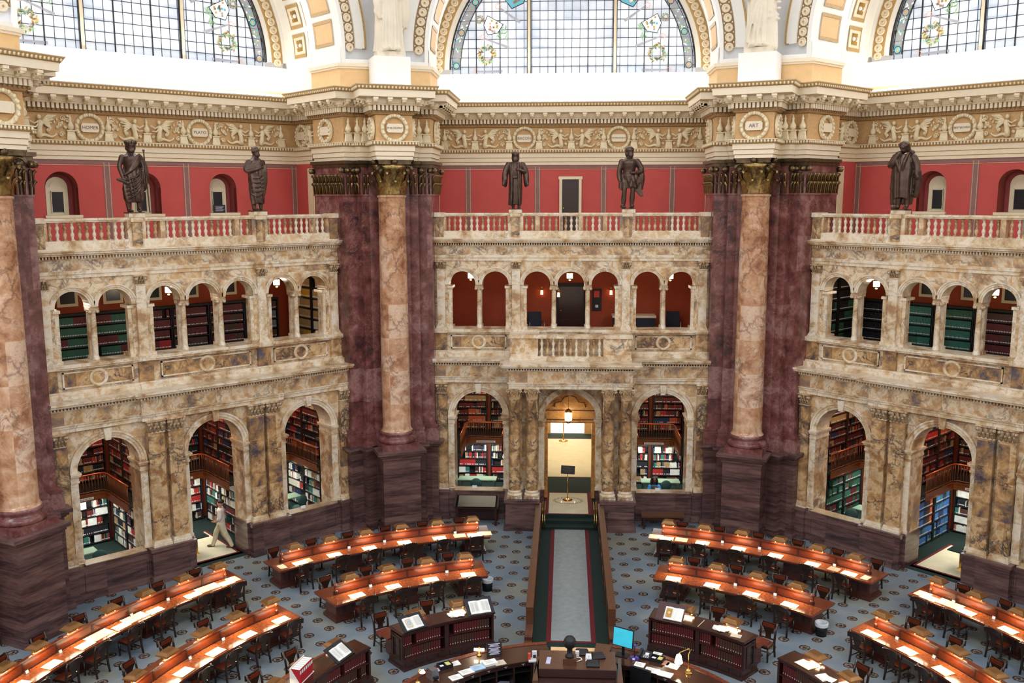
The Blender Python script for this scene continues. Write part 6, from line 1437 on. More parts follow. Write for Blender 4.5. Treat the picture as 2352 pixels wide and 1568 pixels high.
# ================================================================ aisle rails, stanchions
for s, nm in ((-1, 'left'), (1, 'right')):
    x = s*1.0; t = thing('aisle_screen', 'low brown panelled wooden screen along the %s side of the aisle' % nm, 'screen', (x, 0, 0))
    b = MB(); b.box(-.06, .06, 5.8, 13.5, .0, .84, 'rail_wood'); b.build('panel', t); b = MB(); b.box(-.09, .09, 5.75, 13.6, .84, .9, 'rail_wood'); b.build('cap_rail', t)
    n = 7
    for i in range(n+1):
        y = 5.8+7.7*i/n; b = MB(); b.box(-.085, .085, y-.06, y+.06, 0, .84, 'rail_wood'); b.build('post', t)
        if i < n: b = MB(); b.box(-.075, .075, y+.2, y+.9, .2, .26, 'mahogany_dark'); b.box(-.075, .075, y+.2, y+.9, .62, .68, 'mahogany_dark'); b.build('moulding', t)
    b = MB(); b.box(-.07, .07, 3.98, 5.75, 0, .42, 'rail_wood'); b.box(-.09, .09, 3.98, 5.75, .42, .47, 'rail_wood'); b.build('low_section', t); b = MB(); b.box(-.09, .09, 4.9, 5.02, 0, .55, 'desk_front'); b.build('low_post', t)
    t = thing('brass_step_rail', 'pair of short brass rails beside the steps, %s side' % nm, 'rail', (s*.88, 13.9, 0))
    for k in (0, 1): b = MB(); b.tube([(-s*.07*k, -.35, .0), (-s*.07*k, -.35, .42), (-s*.07*k, .35, .72), (-s*.07*k, .35, .2)], .018, 'brass', 6); b.build('rail', t)
t = thing('sign_stand', 'brass stand with a dark rectangular sign on the landing rug', 'sign', (-.06, 15.72, .309))
b = MB(); b.lathe([(0, 0), (.17, 0), (.17, .015), (.04, .035), (.0, .04)], 'brass', 28); b.build('base', t); b = MB(); b.tube([(0, 0, .03), (0, 0, .95)], .014, 'brass', 8); b.build('pole', t)
b = MB(); T = Matrix.Translation((0, -.02, .93)) @ Matrix.Rotation(.05, 4, 'Y') @ Matrix.Rotation(radians(-12), 4, 'X'); b.box(-.24, .24, 0, .02, 0, .29, 'sign_dark', T); b.build('panel', t); b = MB()
for k in range(6): q = .18-.04*(k % 3); b.box(-q, q, -.003, 0, .24-.034*k, .25-.034*k, 'ink', T)
b.build('lettering', t)
t = thing('queue_post', 'brass queue post with a disc base deep inside the portal', 'post', (-.23, 23.65, .309)); b = MB(); b.lathe([(0, 0), (.2, 0), (.2, .02), (.03, .05), (.0, .05)], 'brass', 24); b.build('base', t); b = MB(); b.tube([(0, 0, .04), (0, 0, 1.0)], .022, 'brass', 8); b.ball((0, 0, 1.03), .05, 'brass', 10, 6); b.build('pole', t)
# ================================================================ furniture in the alcoves and by the wall
def small_table(label, loc, rz, w_, d_, h=.62, top='green_table', ped=True):
    t = thing('green_table', label, 'table', loc, rz); b = MB(); b.box(-w_/2, w_/2, -d_/2, d_/2, h-.03, h, top); b.build('tabletop', t); b = MB()
    if ped: b.box(-.035, .035, -.035, .035, .03, h-.03, 'brass'); b.frust(-.12, .12, -.12, .12, 0, .06, .05, 'brass')
    else:
        for sx in (-1, 1): b.box(sx*(w_/2-.08)-.03, sx*(w_/2-.08)+.03, -.25, .25, 0, h-.03, 'steel')
    b.build('base', t); return t
def office_chair(label, loc, rz, grp='green swivel chairs'):
    def mk():
        t = thing('swivel_chair', '', 'chair'); b = MB(); b.ball((0, 0, .42), (.22, .21, .05), 'green_chair', 14, 6); b.build('seat', t); b = MB(); b.ball((0, -.2, .68), (.2, .045, .2), 'green_chair', 14, 8); b.build('backrest', t)
        b = MB(); b.tube([(0, 0, .06), (0, 0, .4)], .025, 'black', 8)
        for k in range(5): a = k*1.256; b.tube([(0, 0, .07), (.22*cos(a), .22*sin(a), .03)], .016, 'black', 6)
        b.build('base', t); return t
    return put('gchair', mk, loc, rz, label, grp)
small_table('green topped table in the alcove left of the portal', (-3.33, 17.1, 0), 0, 1.38, .5, ped=False); small_table('green topped table in the alcove right of the portal', (3.27, 17.1, 0), 0, 1.38, .5, ped=False)
office_chair('green swivel chair at the table left of the portal', (-3.3, 16.45, 0), 0); office_chair('green swivel chair at the table right of the portal', (3.35, 16.5, 0), .2)
def LB(bn, u, d, z=0): return bp(bn, u, d, z)
small_table('pale green table behind the left arch of the left bay', LB('left', -3.45, 1.6), pi/4, 1.0, .5); office_chair('green swivel chair beyond the table, left arch of the left bay', LB('left', -3.75, 2.1), pi/4+2.6); office_chair('green swivel chair near the sill, left arch of the left bay', LB('left', -3.05, .95), pi/4-.3)
small_table('dark green table with brass pedestal in the left doorway', LB('left', -.35, .65), pi/4, .62, .5, top='green'); small_table('green table behind the right arch of the left bay', LB('left', 3.5, 2.2), pi/4, .9, .5)
office_chair('green swivel chair behind the right arch of the left bay', LB('left', 3.0, 1.4), pi/4-.4); office_chair('second green swivel chair behind that arch, nearer the column', LB('left', 3.6, 1.5), pi/4+.2)
small_table('dark green table with brass pedestal in the right doorway', LB('right', .35, .65), -pi/4, .62, .5, top='green'); small_table('green table behind the left arch of the right bay', LB('right', -3.2, 2.0), -pi/4, .9, .5)
office_chair('green swivel chair behind the left arch of the right bay', LB('right', -3.3, 1.2), -pi/4+.2)
t = thing('display_desk', 'dark slanted glass topped display desk against the wall, left of the portal', 'desk', (-3.07, 14.1, 0))
b = MB(); T = Matrix.Identity(4); b.add([(-.68, -.28, .62), (.68, -.28, .62), (.68, .3, .86), (-.68, .3, .86), (-.68, -.28, .58), (.68, -.28, .58), (.68, .3, .58), (-.68, .3, .58)], [(4, 5, 1, 0), (5, 6, 2, 1), (6, 7, 3, 2), (7, 4, 0, 3), (7, 6, 5, 4)], 'mahogany_dark'); b.build('case', t)
b = MB(); b.add([(-.62, -.25, .64), (.62, -.25, .64), (.62, .27, .855), (-.62, .27, .855)], [(0, 1, 2, 3)], 'dark_pane_glass' if 0 else 'glass_top'); b.build('glass_top', t)
b = MB(); b.box(-.66, .66, .2, .26, .05, .58, 'mahogany_dark'); b.build('back_panel', t)
for sx in (-1, 1):
    b = MB(); b.add([(sx*.74, -.34, .60), (sx*.74, .3, .86), (sx*.74, .3, .93), (sx*.74, -.34, .67), (sx*.68, -.34, .60), (sx*.68, .3, .86), (sx*.68, .3, .93), (sx*.68, -.34, .67)], [(0, 1, 2, 3), (4, 7, 6, 5), (3, 2, 6, 7), (0, 3, 7, 4)], 'shelf'); b.build('side_rail', t)
    for y in (-.24, .24): b = MB(); b.box(sx*.64-.035, sx*.64+.035, y-.035, y+.035, 0, .6, 'mahogany_dark'); b.build('leg', t)
t = thing('wall_bench', 'long brown wooden bench against the wall, right of the portal', 'bench', (3.05, 14.0, 0))
b = MB(); b.box(-.7, .7, -.26, .26, .40, .45, 'rail_wood'); b.build('seat', t); b = MB(); b.box(-.66, .66, -.22, .22, .34, .40, 'mahogany_dark'); b.build('apron', t)
for sx in (-1, 1):
    for y in (-.2, .2): b = MB(); b.box(sx*.62-.03, sx*.62+.03, y-.03, y+.03, 0, .34, 'mahogany_dark'); b.build('leg', t)
# small cards on the sills
for i, (u, bn, lb) in enumerate(((-3.2, 'center', 'white card on the sill left of the portal'), (2.93, 'center', 'white card on the sill right of the portal'), (2.75, 'left', 'white card on the sill of the right arch, left bay'))):
    b = MB(); b.box(-.08, .08, -.006, .006, 0, .09, 'label_white'); tag(b.build('sill_card', loc=bp(bn, u, -.35, 1.03), rz=dict(BAYS)[bn]), lb, 'card', 'cards on the sills')
t = thing('hanging_sign', 'white hanging sign with black letters in the right doorway', 'sign', bp('right', .18, 2.2, 1.86), -pi/4)
b = MB(); b.box(-.3, .3, -.01, .01, -.32, .06, 'paper'); b.build('panel', t)
for k, wd in enumerate(('MAIN', 'CARD')): text(wd, .15, 'black', t, (0.0, -.013, -.05-.16*k), (pi/2, 0, 0))
# ================================================================ statues and people
def robe(b, secs, m, k=9, amp=.06, tw=0, seg=64, cap=True, ph=0, diag=0):
    """secs: (z, cx, cy, rx, ry, fold) stacked cross sections, folds running down (diag slants them)"""
    vs_ = []; fs = []; n = len(secs)
    for (z, cx, cy, rx, ry, f) in secs:
        for j in range(seg):
            a = 2*pi*j/seg; q = 1+f*amp*1.7*(sin(k*a+tw*z*6+ph+diag*cos(a)*3)+.5*sin((2*k+1)*a+tw*z*9+1.3)); vs_.append((cx+rx*q*cos(a), cy+ry*q*sin(a), z+f*.02*sin(3*a)))
    for i in range(n-1):
        for j in range(seg): c = (j+1) % seg; fs.append((i*seg+j, i*seg+c, (i+1)*seg+c, (i+1)*seg+j))
    fs.append(tuple(range(seg))[::-1]); fs.append(tuple((n-1)*seg+j for j in range(seg)))
    b.add(vs_, fs, m, True)
def fuse(o, vox=.016, sm=3):
    r = o.modifiers.new('fuse', 'REMESH'); r.mode = 'VOXEL'; r.voxel_size = vox; r.use_smooth_shade = True
    s = o.modifiers.new('smooth', 'SMOOTH'); s.iterations = sm; s.factor = .4
def head(b, x, y, z, r, m, beard=0, hair=.0, turn=0, cap=False, crown=False, tilt=0):
    """z: centre of the head; face towards local -y turned by turn"""
    T = Matrix.Translation((x, y, z)) @ Matrix.Rotation(turn, 4, 'Z') @ Matrix.Rotation(tilt, 4, 'X')
    b.ball((0, .01, .012), (r*.78, r*.92, r*1.08), m, 18, 12, T=T); b.ball((0, -r*.25, -r*.5), (r*.55, r*.6, r*.55), m, 14, 8, T=T)
    b.add([(-.14*r, -r*.86, -.25*r), (.14*r, -r*.86, -.25*r), (0, -r*1.12, -.2*r), (0, -r*.85, .2*r), (0, -r*.7, -.32*r)], [(0, 2, 3), (2, 1, 3), (0, 4, 2), (2, 4, 1), (0, 3, 1, 4)], m, T=T)
    b.stube([(-.35*r, -r*.8, .22*r), (0, -r*.9, .26*r), (.35*r, -r*.8, .22*r)], r*.09, m, 6, T=T)
    for s in (-1, 1): b.ball((s*.3*r, -r*.78, .08*r), r*.1, m, 6, 4, T=T); b.ball((s*.8*r, .02*r, -.02*r), (r*.1, r*.16, r*.24), m, 6, 5, T=T)
    b.stube([(-.2*r, -r*.84, -.47*r), (.2*r, -r*.84, -.47*r)], r*.07, m, 6, T=T)
    if beard: b.ball((0, -r*.55, -r*(.75+.3*beard)), (r*.6, r*.42, r*(.35+.65*beard)), m, 12, 8, T=T)
    if hair:
        b.ball((0, r*.15, r*.3), (r*.95, r*1.0, r*.95), m, 14, 8, T=T)
        for s in (-1, 1): b.ball((s*.6*r, r*.25, -r*(.2+.4*hair)), (r*.36, r*.5, r*(.6+.6*hair)), m, 12, 8, T=T)
    if cap: b.lathe([(r*1.02, 0), (r*1.05, r*.3), (r*.9, r*.85), (0, r*1.2)], m, 16, T=T)
    if crown:
        for i in range(12):
            a = 2*pi*i/12; b.ball((r*1.0*cos(a), r*1.0*sin(a), r*(.75+.12*(i % 2))), (r*.2, r*.2, r*.4), m, 6, 5, T=T)
def hand(b, p, dr, r, m, curl=.6, side=1):
    """palm and five separate curled fingers at p, pointing along dr"""
    p = Vector(p); d = Vector(dr).normalized(); a = d.cross(Vector((0, 1, .2))).normalized(); c = a.cross(d)
    b.ball(tuple(p+d*r*.6), (r*.62, r*.42, r*.7), m, 10, 7)
    for i in range(4):
        o = a*(i-1.5)*r*.34; L = r*(1.0, 1.2, 1.12, .85)[i]; q0 = p+d*r*1.0+o; q1 = q0+(d*cos(curl*.5)+c*sin(curl*.5))*L*.55; q2 = q1+(d*cos(curl*1.6)+c*sin(curl*1.6))*L*.5
        b.stube([q0-d*r*.3, q0, q1, q2], [r*.17, r*.17, r*.15, r*.11], m, 6)
    q = p+d*r*.4+a*side*r*.55; b.stube([q, q+a*side*r*.35+d*r*.3, q+a*side*r*.35+d*r*.75+c*r*.2], [r*.2, r*.18, r*.13], m, 6)
def foot(b, x, y, ang, m, s=1):
    T = Matrix.Translation((x, y, 0)) @ Matrix.Rotation(ang, 4, 'Z'); b.ball((0, -.055*s, .035*s), (.045*s, .115*s, .035*s), m, 12, 7, T=T); b.ball((0, .01*s, .06*s), (.042*s, .05*s, .06*s), m, 10, 6, T=T)
def leg(b, x, y, kx, ky, hx, hy, m, s=1, hz=.95):
    b.stube([(x, y, .06*s), (x+(kx-x)*.35, y+.015+(ky-y)*.4, .26*s), (kx, ky, .52*s), (kx*.6+hx*.4, ky*.6+hy*.4, .68*s), (hx, hy, hz*s)], [.042*s, .068*s, .062*s, .085*s, .11*s], m, 12)
def statue(label, bn, u, build, H=1.0, z=10.22):
    t = thing('bronze_statue', label, 'statue', bp(bn, u, -.02, z), dict(BAYS)[bn]+PT)
    b = MB(); b.box(-.21, .21, -.2, .17, 0, .11, 'siena_light'); b.build('stone_block', t)
    b = MB(); b.box(-.22, .22, -.2, .18, .11, .14, 'statue_bronze'); b.build('bronze_base', t)
    b = MB(); build(b); o = b.build('figure', t); o.location = (0, 0, .135); o.scale = (H*1.14, H*1.14, H); fuse(o, .011, 4)
    return t
PT = 0; SB = 'statue_bronze'
def poet(b):           # bare shouldered figure with laurel crown and staff
    foot(b, -.12, -.02, .2, SB, 1.1); foot(b, .13, -.03, -.45, SB, 1.1); leg(b, -.12, 0, -.12, -.05, -.1, 0, SB); leg(b, .13, 0, .12, -.04, .1, 0, SB)
    robe(b, [(.27, .02, 0, .19, .13, 1), (.36, .02, 0, .21, .15, 1), (.6, .02, 0, .225, .165, 1), (.85, .02, 0, .225, .165, .9), (1.05, .0, 0, .205, .15, .7), (1.18, .01, .0, .185, .13, .5)], SB, 7, .075, .9, ph=1, diag=.8)
    b.lathe([(0, 1.05), (.15, 1.08), (.17, 1.2), (.2, 1.36), (.2, 1.45), (.1, 1.53), (.078, 1.56), (.07, 1.62), (0, 1.66)], SB, 20)     # torso
    for k in range(5): b.stube([(-.2+.02*k, -.1, .98+.03*k), (0, -.19, 1.15+.04*k), (.14, -.14, 1.35+.04*k), (.19, .02, 1.48)], .028, SB, 6)     # diagonal cloth
    for k in range(6): b.stube([(-.19+.01*k, -.1, .86-.1*k), (-.03, -.185, .9-.09*k), (.12, -.165, 1.02-.08*k), (.2, -.06, 1.16-.06*k)], .017, SB, 6)
    b.stube([(.2, 0, 1.46), (.27, .0, 1.25), (.29, -.03, 1.0), (.28, -.02, .75), (.26, 0, .6)], [.07, .09, .09, .075, .05], SB, 10)
    b.stube([(-.2, 0, 1.45), (-.265, .01, 1.22), (-.27, -.02, 1.13), (-.235, -.06, .92)], [.065, .055, .052, .038], SB, 10); hand(b, (-.225, -.07, .92), (.15, -.2, -1), .06, SB)
    b.stube([(-.34, -.08, .86), (-.13, -.1, .76)], .045, SB, 8)
    b.stube([(.32, -.12, 0), (.25, -.14, 1.62)], .018, SB, 6); b.ball((.25, -.14, 1.62), .032, SB)
    head(b, 0, -.03, 1.725, .125, SB, beard=.4, hair=.2, turn=-.1, crown=True)
def thinker(b):        # draped philosopher with the arm folded in his cloak
    foot(b, -.1, -.02, .3, SB, 1.05); foot(b, .09, .0, -.4, SB, 1.05); leg(b, -.1, 0, -.1, -.04, -.08, 0, SB); leg(b, .09, 0, .09, -.04, .08, 0, SB)
    robe(b, [(.2, 0, 0, .17, .12, 1), (.35, 0, 0, .18, .13, 1), (.6, 0, 0, .185, .14, 1), (.85, .01, 0, .195, .145, .9), (1.05, .0, 0, .2, .15, .7), (1.25, .0, 0, .22, .15, .5), (1.4, .01, 0, .2, .13, .4), (1.48, .01, 0, .12, .09, .2)], SB, 6, .07, 1.1, diag=.6)
    b.lathe([(.2, 1.3), (.19, 1.42), (.1, 1.5), (.075, 1.54), (.068, 1.6), (0, 1.64)], SB, 18)
    b.stube([(-.19, 0, 1.4), (-.27, .0, 1.2), (-.24, -.06, 1.12), (-.1, -.16, 1.17), (.03, -.19, 1.22)], [.07, .07, .06, .05, .04], SB, 10); hand(b, (.02, -.18, 1.22), (1, -.1, .15), .05, SB)
    for k in range(4): b.stube([(-.24, -.05, 1.2+.035*k), (-.05, -.18, 1.24+.03*k), (.12, -.15, 1.32+.02*k)], .022, SB, 6)
    for k in range(5): b.stube([(-.17, -.07, .95-.12*k), (-.04, -.15, .93-.13*k), (.08, -.15, 1.0-.12*k), (.15, -.08, 1.1-.12*k)], .015, SB, 6)
    b.stube([(.19, 0, 1.4), (.24, .01, 1.15), (.245, -.02, .92)], [.065, .055, .04], SB, 10); hand(b, (.245, -.02, .92), (0, -.1, -1), .055, SB)
    for k in range(4): b.stube([(.12+.03*k, -.12, 1.3), (.13+.03*k, -.13, 1.1), (.14+.03*k, -.11, .8+.02*k), (.17, -.08, .45)], .024, SB, 6)
    head(b, .0, -.03, 1.69, .12, SB, beard=.35, hair=.0, turn=.25); b.lathe([(.118, -.005), (.125, .03), (.118, .055)], SB, 18, T=Matrix.Translation((0, -.02, 1.74)))
def navigator(b):      # hooded bearded man in a long open coat
    foot(b, -.07, -.04, .15, SB); foot(b, .1, -.05, -.2, SB); leg(b, -.07, -.02, -.08, -.05, -.08, 0, SB); leg(b, .1, -.02, .1, -.05, .08, 0, SB)
    robe(b, [(.12, -.02, .02, .18, .12, 1), (.3, -.01, .02, .18, .13, 1), (.6, 0, .02, .18, .135, .9), (.9, 0, .01, .175, .13, .7), (1.15, 0, .0, .18, .13, .5), (1.38, 0, 0, .2, .13, .3), (1.47, 0, 0, .13, .1, .1)], SB, 10, .05, .1)
    for s in (-1, 1):
        b.stube([(s*.08, -.14, 1.4), (s*.09, -.165, 1.1), (s*.1, -.16, .7), (s*.11, -.15, .3), (s*.12, -.12, .12)], .03, SB, 8)
        b.stube([(s*.2, 0, 1.4), (s*.28, .0, 1.15), (s*.3, 0, .85), (s*.29, .02, .72)], [.075, .085, .08, .05], SB, 10); b.stube([(s*.27, -.05, 1.1), (s*.33, -.04, .75)], [.04, .05], SB, 8)
    b.stube([(.27, -.03, 1.15), (.24, -.12, 1.16), (.13, -.18, 1.22)], [.055, .045, .04], SB, 8); hand(b, (.12, -.18, 1.22), (-1, -.1, .1), .052, SB)
    b.stube([(-.27, -.03, 1.08), (-.27, -.06, .92)], .042, SB, 8); hand(b, (-.27, -.06, .92), (0, -.1, -1), .05, SB)
    b.box(-.12, .12, -.155, .1, .96, 1.0, SB)
    for x in (-.07, -.03, .01, .05): b.stube([(x, -.13, 1.0), (x, -.15, 1.2), (x, -.12, 1.42)], .016, SB, 5)
    head(b, 0, -.03, 1.66, .115, SB, beard=.9, hair=.9); b.ball((0, .02, 1.73), (.115, .12, .07), SB, 14, 8)
def soldier(b):        # man in a breastplate with cloak, bare shins
    foot(b, -.17, -.03, .5, SB, 1.1); foot(b, .1, -.02, -.5, SB, 1.1); leg(b, -.14, 0, -.12, -.05, -.08, 0, SB, 1.04); leg(b, .08, 0, .1, -.04, .08, 0, SB, 1.04)
    b.lathe([(0, .85), (.17, .88), (.18, .98), (.155, 1.08), (.165, 1.16), (.185, 1.25), (.2, 1.35), (.195, 1.41), (.16, 1.47), (.1, 1.51), (.078, 1.54), (.07, 1.6), (0, 1.64)], SB, 22)
    robe(b, [(.62, .06, -.01, .2, .14, 1), (.8, .04, -.01, .22, .16, 1), (1.0, .02, -.01, .205, .15, .8), (1.08, .01, 0, .18, .13, .5)], SB, 6, .08, 1.5, diag=1)
    b.xz([(.02, .95), (.26, .95), (.38, .36), (.3, .36), (.12, .6)], -.06, .03, SB); b.xz([(-.26, 1.42), (-.2, 1.45), (-.14, .6), (-.27, .6)], .04, .1, SB)
    b.stube([(-.2, 0, 1.42), (-.26, .0, 1.15), (-.27, 0, .98), (-.24, -.03, .8)], [.075, .065, .06, .04], SB, 10); hand(b, (-.235, -.04, .8), (.1, -.1, -1), .06, SB)
    b.stube([(.2, 0, 1.42), (.31, .0, 1.2), (.29, -.06, 1.1), (.12, -.19, 1.07)], [.085, .085, .07, .042], SB, 10); hand(b, (.11, -.19, 1.07), (-1, -.15, .05), .055, SB)
    b.stube([(.3, 0, 1.25), (.33, .0, .9), (.32, .02, .6)], [.08, .09, .06], SB, 8); b.box(-.25, -.2, -.1, .03, .55, .75, SB)
    head(b, .01, -.03, 1.71, .125, SB, beard=.55, hair=.6, turn=.45)
def composer(b):       # heavy coated man, hand to his chin
    foot(b, -.08, -.04, -.55, SB, 1.15); foot(b, .14, -.04, .1, SB, 1.15); leg(b, -.07, -.02, -.07, -.05, -.07, 0, SB); leg(b, .14, -.02, .13, -.05, .09, 0, SB)
    robe(b, [(.3, 0, 0, .2, .14, 1), (.5, 0, 0, .21, .15, 1), (.8, 0, 0, .22, .16, .8), (1.1, 0, 0, .24, .16, .5), (1.35, -.01, 0, .23, .15, .4), (1.46, 0, 0, .14, .11, .2)], SB, 8, .05, .1)
    robe(b, [(.13, -.05, .09, .24, .08, 1), (.4, -.04, .09, .28, .09, 1), (.8, -.02, .08, .3, .1, .8), (1.2, -.02, .06, .28, .1, .5), (1.42, 0, .04, .2, .1, .2)], SB, 11, .07, .1)
    b.stube([(-.2, 0, 1.4), (-.29, -.03, 1.18), (-.2, -.14, 1.2), (-.09, -.17, 1.42)], [.09, .09, .075, .045], SB, 10); hand(b, (-.08, -.17, 1.44), (.3, 0, 1), .055, SB)
    b.stube([(.22, 0, 1.38), (.32, .0, 1.15), (.35, -.06, .98), (.36, -.08, .9)], [.085, .075, .055, .045], SB, 10); hand(b, (.36, -.09, .9), (.2, -.2, -1), .055, SB)
    b.stube([(.34, -.02, 1.0), (.36, .02, .7), (.3, .05, .35)], [.09, .08, .05], SB, 10)
    for s in (-1, 1): b.stube([(s*.03, -.13, 1.0), (s*.09, -.17, 1.25), (s*.14, -.1, 1.48)], .035, SB, 8)
    b.stube([(-.16, .04, 1.46), (0, .09, 1.56), (.18, .03, 1.5)], .055, SB, 8)
    head(b, .01, -.05, 1.64, .13, SB, hair=.35, turn=-.15, tilt=.35)
statue('bronze statue with laurel crown and staff on the left balustrade, nearest the photo edge', 'left', -1.81, poet, 1.02)
statue('bronze statue of a draped bearded man on the left balustrade, nearer the pier', 'left', 1.81, thinker, 1.02)
statue('bronze statue in a long open coat on the central balustrade, left', 'center', -1.81, navigator, 1.02)
statue('bronze statue in breastplate and cloak on the central balustrade, right', 'center', 1.84, soldier, 1.06)
statue('bronze statue with one hand at his chin on the right balustrade', 'right', -1.74, composer, 1.06)
# ---- plaster figures above the piers
def allegory(b, v):
    P = 'statue_plaster'; foot(b, -.1, -.16, .1, P, 1.2); foot(b, .14, -.12, -.2, P, 1.2)
    robe(b, [(0.0, 0, 0, .28, .22, 1), (.2, 0, 0, .255, .2, 1), (.6, 0, 0, .24, .19, 1), (1.0, 0, 0, .235, .18, .9), (1.2, 0, 0, .22, .16, .7), (1.36, 0, 0, .17, .13, .4), (1.5, 0, 0, .2, .13, .3), (1.6, 0, 0, .12, .09, .1)], P, 11, .06, .06, ph=v)
    b.lathe([(.1, 1.56), (.06, 1.62), (.055, 1.7), (0, 1.72)], P, 16); head(b, 0, -.02, 1.83, .12, P, hair=.5)
    b.stube([(-.19, 0, 1.54), (-.28, -.02, 1.3), (-.27, -.08, 1.12), (-.21, -.15, .95)], [.06, .055, .05, .035], P, 10); hand(b, (-.2, -.15, .95), (.1, -.3, -1), .06, P)
    b.stube([(.19, 0, 1.54), (.27, -.02, 1.3), (.26, -.1, 1.12), (.2, -.18, 1.0)], [.06, .055, .05, .035], P, 10); hand(b, (.2, -.18, 1.0), (-.5, -.4, .4), .06, P)
    if v == 0:
        robe(b, [(.45, .3, .02, .05, .05, 1), (.65, .31, .02, .09, .09, 1), (1.0, .29, .02, .1, .1, 1), (1.4, .25, .02, .08, .08, .5)], P, 5, .12)
        b.stube([(-.27, -.05, 1.15), (-.24, -.16, .85), (-.2, -.16, .6)], [.05, .08, .04], P, 8); b.ball((-.23, -.14, .72), (.08, .06, .11), P)
        for k in range(5): b.stube([(-.16+.06*k, -.2, .05), (-.14+.055*k, -.2, .6), (-.1+.04*k, -.16, 1.15)], .02, P, 6)
    else:
        b.stube([(.26, -.06, .0), (.25, -.06, .5), (.2, -.08, .8)], [.07, .05, .035], P, 8)
        for k in range(22): b.ball((.24+.09*sin(k*2.3), -.08+.05*cos(k*1.7), .45+.035*k), (.05, .035, .03), P, 6, 5)
        for k in range(4): b.stube([(-.2+.09*k, -.19, .1), (-.1+.06*k, -.2, .6), (.06+.02*k, -.17, 1.1)], .024, P, 6)
        b.stube([(-.24, -.08, 1.15), (-.22, -.1, .9)], .06, P, 8)
for i, (nm, dg) in enumerate((('left', 22.5), ('right', -22.5))):
    a = radians(dg); n = 14.42
    t = thing('plaster_statue', 'cream plaster statue of a robed woman on a white plinth, %s pier' % nm, 'statue', (-n*sin(a), n*cos(a), 14.0), a)
    b = MB(); b.box(-.55, .55, -.36, .5, .0, .9, 'white'); b.build('plinth', t); b = MB(); b.prism([(-.42, -.25), (.42, -.3), (.44, .35), (-.42, .35)], .9, 1.06, 'statue_plaster'); b.build('figure_base', t)
    b = MB(); allegory(b, i); o = b.build('figure', t); o.location = (0, .02, 1.05); o.scale = (1.62,)*3; fuse(o, .014, 2)
# ---- people
def walker():
    t = thing('person', 'person in pale striped shirt and khaki trousers walking through the left doorway', 'person', bp('left', .52, .75, .012), pi/4+pi+1.0)
    b = MB(); head(b, 0, 0, 1.42, .095, 'skin'); b.stube([(0, .0, 1.2), (0, -.01, 1.36)], .045, 'skin', 10)
    b.stube([(-.17, 0, 1.22), (-.2, .03, 1.0), (-.19, -.08, .82), (-.16, -.14, .77)], [.045, .038, .034, .025], 'skin', 10); b.stube([(.17, 0, 1.22), (.21, .0, 1.02), (.2, -.12, .9), (.17, -.2, .88)], [.045, .038, .034, .025], 'skin', 10)
    hand(b, (-.155, -.15, .765), (.1, -.6, -.8), .042, 'skin'); hand(b, (.165, -.21, .88), (-.2, -1, .1), .042, 'skin', .8)
    b.lathe([(0, .75), (.12, .78), (.13, 1.0), (.15, 1.2), (.05, 1.26), (0, 1.26)], 'skin', 16)
    leg(b, -.09, -.3, -.08, -.17, -.07, 0, 'skin', .84); leg(b, .09, .3, .08, .05, .07, 0, 'skin', .84)
    o = b.build('body', t); fuse(o, .012, 2)
    b = MB(); robe(b, [(.72, 0, 0, .16, .12, 1), (.85, 0, 0, .155, .12, .8), (1.05, 0, 0, .17, .125, .6), (1.2, 0, 0, .185, .12, .3), (1.27, 0, 0, .1, .08, .1)], 'shirt', 7, .03)
    b.stube([(-.16, 0, 1.22), (-.205, .03, 1.0), (-.2, -.02, .92)], [.065, .06, .05], 'shirt', 10); b.stube([(.16, 0, 1.22), (.215, .0, 1.02), (.21, -.06, .96)], [.065, .06, .05], 'shirt', 10); o = b.build('shirt', t); fuse(o, .012, 2)
    b = MB()
    for s, fy in ((-1, -.3), (1, .3)): b.stube([(s*.09, fy, .07), (s*.085, fy*.75, .25), (s*.08, fy*.5-.03, .45), (s*.075, 0, .78)], [.062, .072, .085, .11], 'khaki', 14)
    b.lathe([(.15, .66), (.155, .78), (0, .79)], 'khaki', 16); o = b.build('trousers', t); fuse(o, .012, 2)
    b = MB(); b.ball((0, .02, 1.47), (.092, .1, .075), 'hair', 14, 8); b.build('hair', t)
    b = MB()
    for s, fy in ((-1, -.3), (1, .3)): foot(b, s*.09, fy, 0, 'rail_wood', 1.1)
    b.build('shoes', t)
walker()
t = thing('person', 'seated person with dark hair and bright blue top reading right of the portal', 'person', (2.95, 15.95, .0), 0)
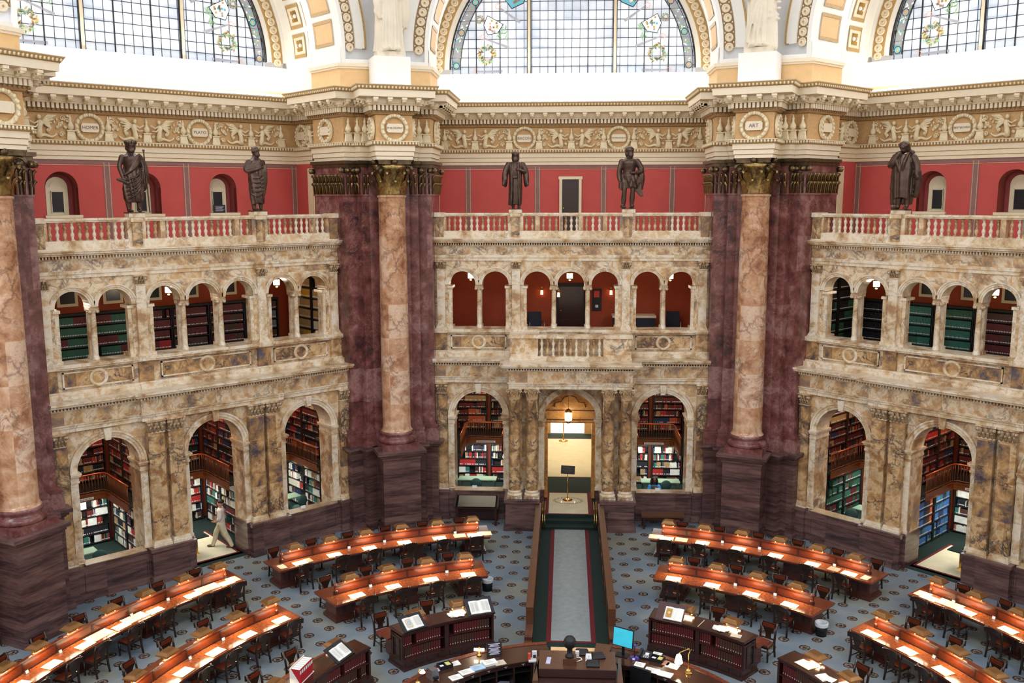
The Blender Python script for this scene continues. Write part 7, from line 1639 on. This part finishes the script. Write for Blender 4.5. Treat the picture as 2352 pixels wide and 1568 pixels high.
b = MB(); head(b, 0, -.06, .98, .09, 'skin_dark', tilt=.5); b.stube([(0, 0, .8), (0, -.04, .93)], .042, 'skin_dark', 10); b.lathe([(0, .38), (.14, .42), (.13, .6), (.15, .76), (.05, .83), (0, .83)], 'skin_dark', 16)
for s in (-1, 1):
    b.stube([(s*.16, 0, .77), (s*.21, -.06, .6), (s*.12, -.24, .58)], [.045, .04, .03], 'skin_dark', 10); hand(b, (s*.11, -.25, .58), (-s*.5, -.8, 0), .042, 'skin_dark')
    b.stube([(s*.08, 0, .42), (s*.1, -.35, .42), (s*.1, -.36, .06)], [.08, .065, .04], 'skin_dark', 10)
fuse(b.build('body', t), .012, 2)
b = MB(); robe(b, [(.38, 0, 0, .15, .12, 1), (.6, 0, 0, .15, .12, .6), (.74, 0, 0, .17, .12, .3), (.83, 0, 0, .09, .07, .1)], 'blue_cloth', 7, .03)
for s in (-1, 1): b.stube([(s*.15, 0, .77), (s*.215, -.06, .6), (s*.17, -.16, .585)], [.065, .058, .05], 'blue_cloth', 10)
fuse(b.build('top', t), .012, 2)
b = MB(); b.ball((0, .0, 1.03), (.115, .12, .1), 'hair', 14, 8)
for s in (-1, 1): b.ball((s*.09, .0, .93), (.05, .08, .12), 'hair', 10, 6)
b.build('hair', t)
b = MB(); b.box(-.16, .16, -.2, .18, .34, .38, 'black'); b.box(-.03, .03, -.03, .03, .04, .34, 'black'); b.box(-.18, .18, -.03, .03, 0, .04, 'black'); b.box(-.03, .03, -.18, .18, 0, .04, 'black')
tag(b.build('stool', loc=(2.95, 15.95, 0)), 'dark low chair under the seated person in blue', 'chair')
tag(STUFF.build('library_books'), 'rows of coloured books filling the bookcases behind the arches', 'books', kind='stuff')
# ================================================================ real size
bpy.context.view_layer.update()
for o in list(COL.objects):
    if o.parent is None:
        o.location = Vector(o.location)*SC
        if o.type != 'LIGHT' and o.type != 'CAMERA': o.scale = Vector(o.scale)*SC
cy = scene.cycles
cy.max_bounces = 6; cy.diffuse_bounces = 3; cy.glossy_bounces = 3; cy.transmission_bounces = 2
cy.use_adaptive_sampling = True; cy.adaptive_threshold = .03; cy.caustics_reflective = False; cy.caustics_refractive = False; cy.sample_clamp_indirect = 6
